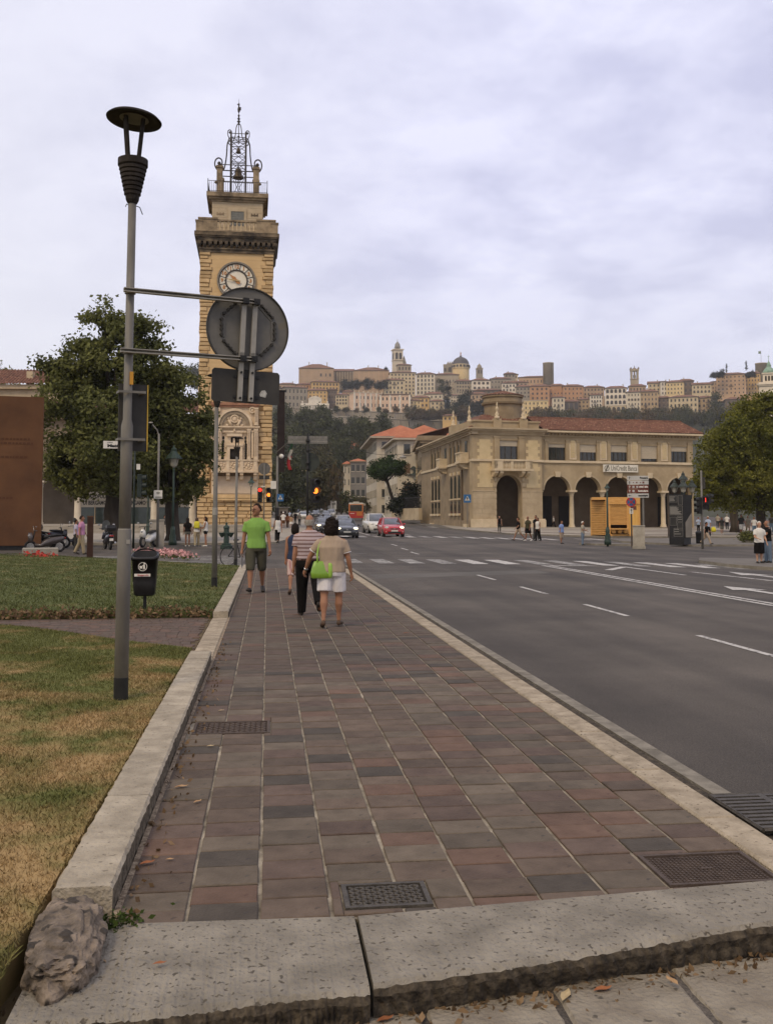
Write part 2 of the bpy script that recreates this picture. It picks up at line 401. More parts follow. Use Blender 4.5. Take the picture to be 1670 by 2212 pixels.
# ------ the pavement we stand before
pav=kind(MB().bb(-0.6,2.26,3.98,31.2,-0.3,-0.012).build('pavement',m_mortar),'structure')
XB=[-0.60,-0.31,-0.02,0.27,0.56,0.85,1.14,1.43,1.72,1.99,2.262]
HOLES=[(0.315,0.695,4.05,4.33),(1.72,2.25,4.13,4.53),(-0.55,0.04,7.37,7.81)]
rnd=random.Random(3);tiles=[]
for c in range(10):
 y=3.86+rnd.random()*0.12
 while y<31.0:
  d=rnd.choice((0.195,0.21,0.215,0.22,0.235))
  y0,y1=max(y,4.0),min(y+d,31.15);x0,x1=XB[c]+(0.008 if c else 0.02),XB[c+1]-0.008
  todo=[(x0,x1,y0,y1)]
  for a,b2,e,g in HOLES:
   nxt=[]
   for p0,p1,q0,q1 in todo:
    if not(p1>a and p0<b2 and q1>e and q0<g):nxt.append((p0,p1,q0,q1));continue
    if p0<a:nxt.append((p0,a,q0,q1))
    if p1>b2:nxt.append((b2,p1,q0,q1))
    m0,m1=max(p0,a),min(p1,b2)
    if q0<e:nxt.append((m0,m1,q0,e))
    if q1>g:nxt.append((m0,m1,g,q1))
   todo=nxt
  for p0,p1,q0,q1 in todo:
   if q1-q0>0.035 and p1-p0>0.03:tiles.append((q0,p0,p1,q1-rnd.choice((0.006,0.008,0.013))))
  y+=d
tiles.sort()
far=MB()
for k,(y0,x0,x1,y1)in enumerate(tiles):
 mi=pav_pick(rnd.random());tz=rnd.uniform(-0.004,0.002);tl=rnd.uniform(-0.0025,0.0025)
 b=MB()if k<300 else far
 if k<300:
  cx,cy=(x0+x1)/2,(y0+y1)/2;w,h_=(x1-x0)/2,(y1-y0)/2
  b.bev(-w,w,-h_,h_,-0.03,0.0,0.004);o=b.build('paving_stone',PAV[mi],pav,(cx+rnd.uniform(-.0035,.0035),cy,tz));o.rotation_euler=(tl*2,tl*1.6,rnd.uniform(-.006,.006))
 else:
  b.cur=mi;b.bev(x0,x1,y0,y1,-0.02,tz,0.005)
kind(far.build('paving_stone',PAV,pav),'stuff')
def cover(name,x0,x1,y0,y1,kindof):
 f=MB();t=0.02
 for a in((x0,x1,y0,y0+t),(x0,x1,y1-t,y1),(x0,x0+t,y0+t,y1-t),(x1-t,x1,y0+t,y1-t)):f.bb(*a[:2],*a[2:],-0.03,0.001)
 o=f.build(name,m_iron,pav)
 p=MB();p.bb(x0+t,x1-t,y0+t,y1-t,-0.03,-0.011)
 if kindof=='grille':
  n=13;k=9
  for i in range(n):
   for j in range(k):
    x=x0+t+0.008+(x1-x0-2*t-0.016)*i/n;y=y0+t+0.006+(y1-y0-2*t-0.012)*j/k;dxx=(x1-x0)/n*0.46;dyy=(y1-y0)/k*0.42
    p.M=Matrix.Translation((x+dxx,y+dyy,0))@Matrix.Rotation(0.6 if(i+j)%2 else-0.6,4,'Z')
    p.bev(-dxx*1.0,dxx*1.0,-dyy*0.5,dyy*0.5,-0.0115,-0.002,0.003);p.M=None
 else:
  n=24;k=15
  for i in range(n):
   for j in range(k):
    x=x0+t+0.006+(x1-x0-2*t-0.012)*i/n;y=y0+t+0.006+(y1-y0-2*t-0.012)*j/k
    p.bb(x,x+(x1-x0)/n*0.55,y,y+(y1-y0)/k*0.5,-0.0115,-0.005)
  p.bb((x0+x1)/2-0.03,(x0+x1)/2+0.03,(y0+y1)/2-0.006,(y0+y1)/2+0.006,-0.0045,-0.003)
 p.build('cover_plate',m_iron,o);return o
cover('manhole_cover',0.325,0.685,4.06,4.32,'grille')
m_iron_,m_iron=m_iron,mat('rusty_iron',(0.062,0.046,0.039),(0.10,0.076,0.064),scale=12,rough=0.75,metal=0.15,bump=0.4,bscale=80)
cover('manhole_cover',1.73,2.24,4.14,4.52,'plate')
cover('manhole_cover',-0.54,0.03,7.38,7.80,'grille')
m_iron=m_iron_
kerb=kind(MB().bb(2.27,2.46,3.7,33.0,-0.3,-0.03).build('kerb',m_mortar),'structure')
y=4.0;first=True
while y<33:
 L_=rnd.uniform(0.95,1.25)
 MB().bev(2.268,2.475,y+0.004,y+L_-0.004,-0.2,0.004-(0.07*smooth(28.5,33,y)),0.012).build('kerb_stone',m_kerb_y,kerb);y+=L_
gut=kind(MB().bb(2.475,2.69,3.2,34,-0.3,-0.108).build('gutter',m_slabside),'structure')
g=MB()
for i in range(24):g.bb(2.71,2.83,5.75+i*1.2,5.75+i*1.2+1.19,-0.3,-0.104)
g.build('gutter_strip',mat('worn_strip',(0.14,0.128,0.11),(0.26,0.24,0.21),scale=6,rough=0.95,bump=.6,bscale=60,detail=9),gut)
gr=MB();X0,X1,Y0,Y1=2.62,3.22,5.02,5.66;Z=-0.075
gr.tube([(X0,Y0,Z),(X1,Y0,Z),(X1,Y1,Z),(X0,Y1,Z),(X0,Y0,Z)],0.014,5)
for i in range(10):
 yy=Y0+(Y1-Y0)*(i+0.5)/10
 gr.bb(X0,(X0+X1)/2-0.02,yy-0.02,yy+0.016,Z-0.012,Z+0.01);gr.bb((X0+X1)/2+0.02,X1,yy-0.02,yy+0.016,Z-0.012,Z+0.01)
gr.bb((X0+X1)/2-0.02,(X0+X1)/2+0.02,Y0,Y1,Z-0.012,Z+0.009)
gr.build('drain_grate',m_iron,gut)
MB().bb(X0,X1,Y0,Y1,-0.3,-0.115).build('drain_pit',mat('pit_black',(0.012,0.011,0.01)),gut)
def rough_stone(x0,x1,y0,y1,z0,z1,seed,amp=0.004,n=26):
 r_=random.Random(seed);rings=[]
 for i in range(n+1):
  y=y0+(y1-y0)*i/n;e=0.0 if i in(0,n)else 1.0
  j=lambda a=amp:r_.uniform(-a,a)
  rings.append([(x0+j(),y,z0),(x1-0.015+j(amp*1.6),y,z0),(x1-0.006+j(amp*1.6),y,z1*0.5+z0*0.5),(x1-0.002+j(amp),y,z1-0.014),(x1-0.016+j(amp*.6),y,z1+j(.003)),(x0+0.012+j(amp*.6),y,z1+j(.003)),(x0+j(),y,z1-0.014)])
 b=MB();b.loft(rings)
 for q in range(n*7):
  if q%7 in(1,2):b.m[q]=1
 return b
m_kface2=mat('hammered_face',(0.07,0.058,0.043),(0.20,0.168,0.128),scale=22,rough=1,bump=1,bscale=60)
kl=kind(MB().bb(-0.85,-0.62,4.0,31.4,-0.3,-0.03).build('lawn_kerb',m_mortar),'structure')
y=4.12;k=0
while y<31.2:
 flush=11.1<=y<15.7
 L_=rnd.uniform(1.0,1.35)
 if y<11.1<y+L_+0.3:L_=11.1-y
 elif flush and y+L_+0.3>15.75:L_=15.75-y
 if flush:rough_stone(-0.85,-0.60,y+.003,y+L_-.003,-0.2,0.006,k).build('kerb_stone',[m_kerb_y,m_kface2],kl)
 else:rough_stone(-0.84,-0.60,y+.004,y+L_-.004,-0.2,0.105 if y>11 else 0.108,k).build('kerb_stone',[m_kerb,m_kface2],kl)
 y+=L_;k+=1
MB().bb(-0.6,-0.575,4.1,31,-0.02,0.004).build('kerb_joint',mat('joint_grit',(0.16,0.12,0.085),(0.42,0.34,0.26),scale=30,rough=1,bump=1,bscale=80),kl)
fs=kind(MB().bb(-0.7,5,3.75,3.97,-0.3,-0.06).build('front_kerb',m_soil),'structure')
def slab(x0,x1,yb0,yb1,yf0,yf1,seed):
 r_=random.Random(seed);n=120;rings=[]
 for i in range(n+1):
  t=i/n;x=x0+(x1-x0)*t;yb=yb0+(yb1-yb0)*t;yf=yf0+(yf1-yf0)*t
  w=0.010*math.sin(t*9+seed);j=lambda a:r_.uniform(-a,a)
  jy=j(.0035)
  rings.append([(x,yb,-0.2),(x,yb,-0.01),(x,yb-0.012,0.002),(x,yb*0.5+yf*0.5,0.004+j(.002)),(x,yf+0.035+jy,0.002+j(.003)),(x,yf+0.012+jy+w,-0.012+j(.004)),(x,yf+j(.006)+w,-0.035+j(.004)),(x,yf+0.012+j(.009)+w,-0.07+j(.006)),(x,yf+0.02+j(.009),-0.10),(x,yf+0.03,-0.2)])
 b=MB();b.loft(rings)
 nf=10
 for q in range(len(b.f)):
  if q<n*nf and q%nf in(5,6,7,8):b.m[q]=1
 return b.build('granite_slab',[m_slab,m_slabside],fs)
slab(-0.80,0.352,4.03,3.985,3.235,3.345,1)
slab(0.368,2.75,3.985,4.20,3.375,3.86,2)
slab(2.76,4.6,4.20,4.4,3.87,4.2,5)
fl=kind(MB().bb(-1.6,6,1.6,3.9,-0.4,-0.135).build('street_gutter',m_soil),'structure')
xx=[-1.2,-0.35,0.55,1.03,1.52,2.05,2.6]
for i in range(len(xx)-1):
 rough_stone(0,xx[i+1]-xx[i]-0.018,2.3,3.32+0.18*i*0.5,-0.3,-0.112+0.004*(i%2),40+i,0.006).build('gutter_flag',mat('flag_stone',(0.19,0.165,0.135),(0.30,0.27,0.225),scale=5,rough=0.9,bump=0.9,bscale=45,detail=9,spots=(0.09,0.08,0.065),spot_scale=18,spot_lo=0.64),fl,(xx[i],0,0))
# ------ lawns, the path between them
m_grass=mat('grass',(0.06,0.085,0.02),rough=0.9)
def grass_mat(name,green,dry,y0,y1,lo,hi):
 m=mat(name,green,rough=0.9,spec=0.1);t=m.node_tree;N=t.nodes;L=t.links;b=N['Principled BSDF']
 tcx=N.new('ShaderNodeTexCoord');sp=N.new('ShaderNodeSeparateXYZ');L.new(tcx.outputs['Object'],sp.inputs[0])
 n=N.new('ShaderNodeTexNoise');n.inputs['Scale'].default_value=1.3;n.inputs['Detail'].default_value=7;n.inputs['Roughness'].default_value=0.65
 L.new(tcx.outputs['Object'],n.inputs['Vector'])
 mr=N.new('ShaderNodeMapRange');L.new(sp.outputs['Y'],mr.inputs[0])
 for i,v in((1,y0),(2,y1),(3,lo),(4,hi)):mr.inputs[i].default_value=v
 a=N.new('ShaderNodeMath');a.operation='ADD';L.new(n.outputs['Fac'],a.inputs[0]);L.new(mr.outputs[0],a.inputs[1])
 rp=N.new('ShaderNodeValToRGB');e=rp.color_ramp.elements;e[0].position=0.47;e[1].position=0.66
 e[0].color=(*green,1);e[1].color=(*dry,1);L.new(a.outputs[0],rp.inputs[0])
 g_=N.new('ShaderNodeNewGeometry');h=N.new('ShaderNodeHueSaturation');mv=N.new('ShaderNodeMapRange')
 mv.inputs[3].default_value=0.6;mv.inputs[4].default_value=1.45;L.new(g_.outputs['Random Per Island'],mv.inputs[0])
 L.new(mv.outputs[0],h.inputs['Value']);L.new(rp.outputs[0],h.inputs['Color']);L.new(h.outputs[0],b.inputs['Base Color'])
 return m
m_turf1=grass_mat('dry_turf',(0.098,0.102,0.030),(0.265,0.178,0.078),4.0,13.0,0.13,-0.05)
m_turf2=grass_mat('green_turf',(0.078,0.088,0.028),(0.20,0.160,0.07),18,40,-0.08,-0.02)
def lump(x,y):return 0.014*np.sin(x*1.7+1)*np.sin(y*1.1)+0.008*np.sin(x*4.1+y*3.3)
def blades(name,n,x0,x1,y0,y1,z,h,w,m,keep=None,seed=1):
 g=np.random.default_rng(seed)
 x=g.uniform(x0,x1,n);y=y0+(y1-y0)*g.uniform(0,1,n)**1.25
 if keep is not None:
  k=keep(x,y);x,y=x[k],y[k];n=len(x)
 a=g.uniform(0,2*PI,n);hh=h*g.uniform(0.4,1.2,n);ww=w*g.uniform(0.6,1.3,n);ln=hh*g.uniform(0.1,1.6,n);b=g.uniform(0,2*PI,n)
 V=np.zeros((n,3,3));cx,sx=np.cos(a)*ww/2,np.sin(a)*ww/2
 zb=z+lump(x,y);V[:,0]=np.stack([x-cx,y-sx,zb],1);V[:,1]=np.stack([x+cx,y+sx,zb],1)
 V[:,2]=np.stack([x+np.cos(b)*ln,y+np.sin(b)*ln,zb+hh],1)
 me=bpy.data.meshes.new(name);me.vertices.add(n*3);me.vertices.foreach_set('co',V.ravel())
 me.loops.add(n*3);me.loops.foreach_set('vertex_index',np.arange(n*3));me.polygons.add(n)
 me.polygons.foreach_set('loop_start',np.arange(n)*3);me.materials.append(m);me.update(calc_edges=True)
 return me
def lawn(pts,z,m,name='lawn'):
 return kind(sheet(name,pts,0,m,step=0.35,zf=lambda x,y:z+float(lump(x,y)),skirt=0.35),'structure')
lawn([(-14,1.0),(-0.99,2.7),(-0.865,3.9),(-0.865,11.7),(-3.8,14.5),(-14,14.5)],0.075,m_turf1)
lawn([(-40,15.9),(-0.865,15.9),(-0.865,31.2),(-5.5,37.0),(-13,42.5),(-40,42.5)],0.085,m_turf2)
kind(obj('grass',blades('grass',320000,-5.5,-0.84,2.45,14.4,0.07,0.030,0.0075,m_turf1,lambda x,y:(x<-0.85-np.maximum(0,y-11.6))&(x>-1.9-y*0.24)&(y>1.1+(x+14)*0.1307),2)),'stuff')
kind(obj('grass',blades('grass',170000,-17,-0.84,15.9,42,0.075,0.055,0.018,m_turf2,lambda x,y:(x>-1.5-y*0.33)&(x<-0.86-np.maximum(0,y-31)*0.8),3)),'stuff')
path=kind(MB().bb(-16,-0.86,11.2,16.4,-0.3,-0.012).build('path',m_soil),'structure')
setts=MB();r2=random.Random(9)
for j in range(36):
 y=11.3+j*0.14
 x=-0.87-r2.random()*0.1
 while x>-8.5:
  w=r2.uniform(0.12,0.17)
  if not(y<11.7+max(0,(-x-0.86)*0.95)-0.4)or y>14.3:
   setts.cur=r2.choice((0,2,4,4));setts.bev(x-w+0.004,x,y+0.003,y+0.137,-0.03,r2.uniform(-.002,.002),0.003)
  x-=w
kind(setts.build('path_sett',PAV,path),'stuff')
def litter(name,n,xf,yf,zf,size,m,seed):
 g=np.random.default_rng(seed);t=g.uniform(0,1,n)
 x=xf[0]+(xf[1]-xf[0])*t+g.normal(0,0.05,n);y=yf[0]+(yf[1]-yf[0])*t+g.normal(0,yf[2],n)
 z=zf[0]+np.abs(g.normal(0,zf[1],n));C=np.stack([x,y,z],1)
 A=g.normal(size=(n,3));A/=np.linalg.norm(A,axis=1)[:,None];B=np.cross(A,g.normal(size=(n,3)));B/=np.linalg.norm(B,axis=1)[:,None]
 s=size*g.uniform(0.4,1.4,n)[:,None]
 return leaf_mesh(name,C,A*s,B*s*0.55,m)
def leaf_mesh(name,C,A,B,m):
 n=len(C);V=np.empty((n,4,3));V[:,0]=C-A;V[:,1]=C-B;V[:,2]=C+A;V[:,3]=C+B
 me=bpy.data.meshes.new(name);me.vertices.add(n*4);me.vertices.foreach_set('co',V.ravel())
 me.loops.add(n*4);me.loops.foreach_set('vertex_index',np.arange(n*4));me.polygons.add(n)
 me.polygons.foreach_set('loop_start',np.arange(n)*4);me.materials.append(m);me.update(calc_edges=True)
 return me
m_dead=leaf_mat('dead_leaves',(0.09,0.055,0.03),(0.21,0.145,0.085),scale=6,tl=0.1)
kind(obj('dead_leaves',litter('dead_leaves',5200,(-9.0,-0.9),(15.95,15.95,0.09),(0.02,0.06),0.035,m_dead,4)),'stuff')
kind(obj('dry_litter',litter('dry_litter',1500,(-2.6,-0.5),(3.2,3.25,0.22),(-0.1,0.02),0.02,m_dead,5)),'stuff')
kind(obj('dry_litter',litter('dry_litter',700,(-0.6,2.4),(3.22,3.74,0.05),(-0.115,0.006),0.016,m_dead,6)),'stuff')
kind(obj('dry_litter',litter('dry_litter',260,(-0.53,-0.53),(4.1,12.5,0.3),(0.006,0.004),0.017,m_dead,8)),'stuff')
kind(MB().bb(-14,-0.70,0.6,3.95,-0.35,-0.10).build('bare_soil',m_soil),'structure')
def rock(rx,ry,rz_,seed,amp=0.18):
 from mathutils import noise as mn
 bm=bmesh.new();bmesh.ops.create_icosphere(bm,subdivisions=5,radius=1)
 for v in bm.verts:
  p=v.co.normalized();n=mn.fractal(p*2.2+Vector((seed,0,0)),1.0,2.0,5);d1=mn.voronoi(p*2.3+Vector((seed,3,1)))[0];d2=mn.voronoi(p*6+Vector((1,seed,5)))[0]
  q=p*(0.92+amp*.6*n+0.34*(d1[1]-d1[0])+.10*(d2[1]-d2[0]))
  e=lambda a:math.copysign(abs(a)**0.72,a)
  v.co=Vector((e(q.x)*rx,e(q.y)*ry,e(q.z)*rz_))
 me=bpy.data.meshes.new('rubble_stone');bm.to_mesh(me);bm.free();return me
me=rock(0.130,0.34,0.105,3.0);me.materials.append(mat('rubble',(0.060,0.050,0.042),(0.27,0.218,0.175),scale=9,rough=1,bump=1,bscale=35,detail=9,spots=(0.05,0.042,0.035),spot_scale=14,spot_lo=0.58))
tag(obj('rubble_stone',me,None,(-0.715,3.76,0.015),R(6)),'rough lump of broken masonry at the near end of the lawn kerb','stone')
kind(obj('weeds',litter('weeds',170,(-0.59,-0.54),(3.95,4.06,0.025),(0.0,0.018),0.013,leaf_mat('weed',(0.03,0.05,0.012),(0.06,0.085,0.02),tl=0.2),11)),'stuff')
m_fallen=[leaf_mat('fallen_leaf_'+n,a,b,scale=30,tl=0.1)for n,a,b in(('tan',(0.33,0.2,0.11),(0.45,0.3,0.17)),('rust',(0.20,0.075,0.035),(0.30,0.125,0.06)),('straw',(0.42,0.33,0.2),(0.5,0.4,0.25)))]
def leaf_obj(x,y,z,L_,rz,m):
 pts=[(-1,0,0),(-.5,.32,.1),(.1,.4,.16),(.6,.25,.06),(1,0,.22),(.6,-.25,.1),(.1,-.4,.12),(-.5,-.3,.16)]
 b=MB();b.add([(a*L_,c*L_,e*L_)for a,c,e in pts]+[(0,0,0.02*L_)],[(i,(i+1)%8,8)for i in range(8)])
 o=b.build('fallen_leaf',m,None,(x,y,z),rz);return o
for u,v,z,L_,rz,mi,lb in((1222,2152,-.10,.042,1.0,2,'straw coloured fallen leaf upright in the gutter, leftmost of the three under the granite slab'),(1302,2138,-.10,.038,.2,1,'rust coloured fallen leaf lying flat in the gutter below the granite slab'),(1452,2120,-.085,.032,1.9,0,'round tan fallen leaf among straw in the gutter at the bottom right'),(832,2203,-.10,.034,.4,1,'orange fallen leaf in the gutter under the gap between the two granite slabs'),(318,1865,.01,.04,.5,1,'curled brown fallen leaf on the second row of paving by the kerb foot'),(367,1857,.008,.022,.1,0,'small tan fallen leaf alone on the paving just right of the curled brown one'),(392,1700,.008,.045,.3,0,'long tan fallen leaf at the kerb foot about halfway to the iron cover'),(427,1732,.008,.03,.8,0,'tan fallen leaf in the middle of the first paving column'),(455,1612,.008,.03,.2,2,'pale fallen leaf just below the far iron cover'),(478,1535,.008,.026,.4,2,'pale fallen leaf just above the far iron cover'),(345,2082,.02,.026,.2,1,'reddish fallen leaf on the granite slab beside the rubble stone'),(877,1368,.004,.05,.3,1,'dark brown fallen leaf alone on the open paving right of the walkers')):
 p=GZ(u,v,z)
 tag(leaf_obj(p.x,p.y,p.z,L_,rz,m_fallen[mi]),lb,'leaf','fallen leaves on the paving')
# ------ pavements and squares farther off
m_plaza=mat('plaza_stone',(0.24,0.215,0.185),(0.35,0.32,0.28),scale=0.6,rough=0.9,detail=9)
m_plaza_band=mat('plaza_band',(0.12,0.09,0.075),(0.16,0.125,0.10),scale=2,rough=0.9)
m_walk=mat('grey_walk',(0.115,0.105,0.095),(0.165,0.152,0.138),scale=0.8,rough=0.9,detail=8)
m_kface=mat('kerb_face',(0.16,0.145,0.12),(0.25,0.23,0.2),scale=2,rough=0.9)
sq=kind(sheet('square',[(21.4,112),(22.6,91),(28.0,79.2),(41,76.4),(110,76),(110,135),(24,135)],0.13,m_plaza,3,skirt=0.3,mskirt=m_kface),'structure')
for a in([(23,100),(30,84),(31.5,84),(24,102)],[(30,83),(70,80),(70,82),(31,85)],[(36,96),(80,92),(80,94),(36,98)],[(30,104),(75,104),(75,106),(30,106)],[(44,80),(46,80),(54,118),(52,118)]):
 sheet('paving_band',a,0.136,m_plaza_band,3,parent=sq)
kind(sheet('far_pavement',[(23.6,112.2),(21.5,112.2),(24,171),(33,240),(45,240),(33,150),(29.5,128)],0.12,m_walk,4,skirt=0.3,mskirt=m_kface),'structure')
kind(sheet('bus_stop_walk',[(24.5,66),(26.3,58.6),(60,58.6),(60,73),(26,73)],0.12,m_walk,3,skirt=0.3,mskirt=m_kface),'structure')
kind(sheet('traffic_island',[(19.9,61.3),(20.6,60.2),(23.4,59.0),(23.9,60.6),(21.5,62.4)],0.12,m_walk,2,skirt=0.25,mskirt=m_kface),'structure')
kind(sheet('corner_island',[(16.6,33.9),(17.0,32.2),(18.4,30.6),(24,28),(30,28),(30,38.5),(18.5,40.5),(17.1,37.5)],0.12,m_walk,2,skirt=0.25,mskirt=m_kface),'structure')
tq=kind(sheet('tower_square',[(-60,59.5),(-1.8,58.5),(0.6,60),(2.6,75),(5.2,125),(6.5,180),(0,180),(-60,95)],0.12,m_plaza,4,skirt=0.3,mskirt=m_kface),'structure')
for i in range(5):
 MB().bb(-60,-0.2+0.02*i,82+i*1.6,120,-0.2,0.33+i*0.14).build('step',m_plaza,tq)
# ========================== THE CLOCK TOWER
m_stone=mat('tower_stone',(0.42,0.298,0.163),(0.62,0.452,0.262),scale=0.7,rough=0.95,bump=0.8,bscale=9,detail=8,var=0.12)
m_ashlar=mat('tower_ashlar',(0.55,0.388,0.212),(0.62,0.448,0.252),scale=0.5,rough=0.92,bump=0.25,bscale=12,detail=7)
m_joint=mat('tower_joint',(0.30,0.195,0.095),(0.42,0.28,0.14),scale=2,rough=1)
m_pale=mat('tower_pale_stone',(0.43,0.335,0.215),(0.55,0.445,0.30),scale=0.9,rough=0.9,bump=0.3,bscale=10,detail=7)
m_cornice=mat('weathered_cornice',(0.115,0.088,0.06),(0.34,0.265,0.18),scale=0.8,rough=0.95,bump=0.5,bscale=8,detail=9,mid=(0.38,0.62))
m_cornice_dark=mat('dark_cornice',(0.045,0.036,0.028),(0.24,0.185,0.125),scale=0.9,rough=0.95,bump=0.5,bscale=8,detail=9,mid=(0.42,0.70))  # darker mottled stone for the gallery cornice and its corbels
m_marble=mat('marble',(0.52,0.41,0.295),(0.68,0.56,0.43),scale=1.6,rough=0.7,bump=0.2,detail=8)
m_redmarble=mat('red_marble',(0.25,0.12,0.075),(0.36,0.19,0.12),scale=2,rough=0.7)
m_wrought=mat('wrought_iron',(0.040,0.034,0.032),(0.07,0.06,0.055),scale=4,rough=0.6,metal=0.2)
m_bronze=mat('bell_bronze',(0.07,0.052,0.036),(0.12,0.092,0.066),scale=5,rough=0.5,metal=0.5)
m_black=mat('black_paint',(0.010,0.010,0.010),(0.018,0.017,0.016),scale=5,rough=0.5)
m_dark=mat('dark_opening',(0.012,0.010,0.009),(0.022,0.018,0.015),scale=1,rough=0.9)
m_dial=mat('dial_white',(0.66,0.62,0.54),(0.76,0.73,0.66),scale=1.5,rough=0.6)
m_numeral=mat('dial_gold',(0.38,0.17,0.055),(0.46,0.22,0.08),scale=4,rough=0.5)
TY=98.0
_tc=AY(506.5,1132,TY)
tower=thing('clock_tower','tall rusticated stone clock tower with a wrought iron bell cage on top','clock tower',(_tc.x,TY,0),R(1.0))
def tz(v,dy=0.0):return AY(512,v,TY+dy).z
def tx(u,v,dy=0.0):return AY(u,v,TY+dy).x-_tc.x
W2=3.60
zb,zt_=0.6,tz(538)
MB().bb(-W2+0.14,W2-0.14,0.14,2*W2-0.14,-0.2,zt_+0.4).build('shaft',m_joint,tower)
rt=random.Random(5);stones=[]
za_top=tz(872)
z=zb
while z<zt_-0.1:
 h_=min(rt.uniform(0.33,0.5),zt_-z)
 full=z<za_top
 if full:
  xs=[-W2]
  while xs[-1]<W2-0.5:xs.append(xs[-1]+rt.uniform(0.55,1.25))
  xs[-1]=W2
  spans=list(zip(xs[:-1],xs[1:]))
 else:
  a,b=rt.uniform(0.7,1.35),rt.uniform(0.7,1.35)
  spans=[(-W2,-W2+a),(W2-b,W2)]
 for a,b in spans:
  zc_=z+h_/2
  if full and abs((a+b)/2)<2.3 and zc_>tz(1075):continue
  stones.append((a,b,z,z+h_))
 if not full:MB().bb(spans[0][1]+0.01,spans[1][0]-0.01,0.07+rt.uniform(0,.01),0.15,z+0.004,z+h_-0.004).build('ashlar_block',m_ashlar,tower)
 z+=h_
stones.sort(key=lambda s_:-(s_[1]-s_[0])*(s_[3]-s_[2]))
rest=MB()
def rustic(b,a,c,z0,z1,r_):
 g_=0.018;p=r_.uniform(0.0,0.09);e=min(0.06,(c-a)*0.2);j=lambda:r_.uniform(-.03,.03)
 x0,x1=a+g_,c-g_
 if a<=-W2:x0=-W2-r_.uniform(0,.09)
 if c>=W2:x1=W2+r_.uniform(0,.09)
 y1=0.16 if(a>-W2 and c<W2)else r_.uniform(0.7,1.5)
 zz0,zz1=z0+g_,z1-g_
 vs=[(x0,y1,zz0),(x1,y1,zz0),(x1,y1,zz1),(x0,y1,zz1),(x0,0.06,zz0),(x1,0.06,zz0),(x1,0.06,zz1),(x0,0.06,zz1),(x0+e,-p+j(),zz0+e*.8),(x1-e,-p+j(),zz0+e*.8),(x1-e,-p+j(),zz1-e*.7),(x0+e,-p+j(),zz1-e*.7)]
 b.add(vs,[(0,1,5,4),(1,2,6,5),(2,3,7,6),(3,0,4,7),(4,5,9,8),(5,6,10,9),(6,7,11,10),(7,4,8,11),(8,9,10,11)])
for k,(a,c,z0,z1)in enumerate(stones):
 if k<300:b=MB();rustic(b,a,c,z0,z1,rt);b.build('stone',m_stone,tower)
 else:rustic(rest,a,c,z0,z1,rt)
kind(rest.build('stone',m_stone,tower),'stuff')
MB().bb(-W2-0.5,W2+0.5,-0.5,2*W2,-0.3,0.35).build('plinth',m_pale,tower)
MB().bb(-W2-0.25,W2+0.25,-0.25,2*W2,0.35,0.62).build('plinth',m_pale,tower)
MB().bb(-W2-0.12,W2+0.12,-0.12,2*W2+0.1,tz(963),tz(957)).build('string_course',m_stone,tower)
# --- clock
CZ,CX,CR=tz(606),tx(510.9,606),1.93
b=MB();b.ring((CX,0,CZ),CR-0.17,CR,-0.16,0.08,48);clock_ring=b.build('clock',mat('clock_surround',(0.13,0.115,0.10),(0.27,0.245,0.215),scale=6,rough=0.9),tower)
b=MB();b.prism([(CX+(CR-0.17)*math.cos(a*PI/24),CZ+(CR-0.17)*math.sin(a*PI/24))for a in range(48)],-0.02,0.06);b.build('dial',m_dial,clock_ring)
b=MB();b.ring((CX,0,CZ),CR-0.25,CR-0.17,-0.10,-0.02,48);b.ring((CX,0,CZ),1.0,1.14,-0.10,-0.02,48)
for i in range(24):
 a=i*PI/12;b.box((CX+1.17*math.cos(a),-0.07,CZ+1.17*math.sin(a)),(0.07,0.05,0.07))
b.build('dial_ring',m_wrought,clock_ring)
for i in range(12):
 b=MB();a=(i+0.5)*PI/6;p0,p1=1.12,CR-0.22
 b.tube([(CX+p0*math.cos(a),-0.06,CZ+p0*math.sin(a)),(CX+p1*math.cos(a),-0.06,CZ+p1*math.sin(a))],0.03,5)
 b.build('dial_bar',m_wrought,clock_ring)
for i in range(1,13):
 a=PI/2-i*PI/6
 lettering(str(i),0.5,m_numeral,clock_ring,(CX+1.41*math.cos(a),-0.06,CZ+1.41*math.sin(a)),'numeral',bold=0.022)
def hand(a,L_,w,y,name,m):
 b=MB();ca,sa=math.cos(a),math.sin(a)
 pts=[(-0.45,0.3*w),(-0.2,w),(0.12,0.55*w),(0.3*L_,0.95*w),(0.55*L_,0.5*w),(0.8*L_,0.2*w),(L_,0.0),(0.8*L_,-0.2*w),(0.55*L_,-0.5*w),(0.3*L_,-0.95*w),(0.12,-0.55*w),(-0.2,-w),(-0.45,-0.3*w)]
 b.prism([(CX+t*ca-s_*sa,CZ+t*sa+s_*ca)for t,s_ in pts],y,y+0.03);b.build(name,m,clock_ring,fix=True)
hand(R(137),0.98,0.2,-0.16,'hour_hand',m_numeral);hand(R(172),1.25,0.075,-0.22,'minute_hand',mat('hand_gilt',(0.42,0.31,0.15),rough=0.5))
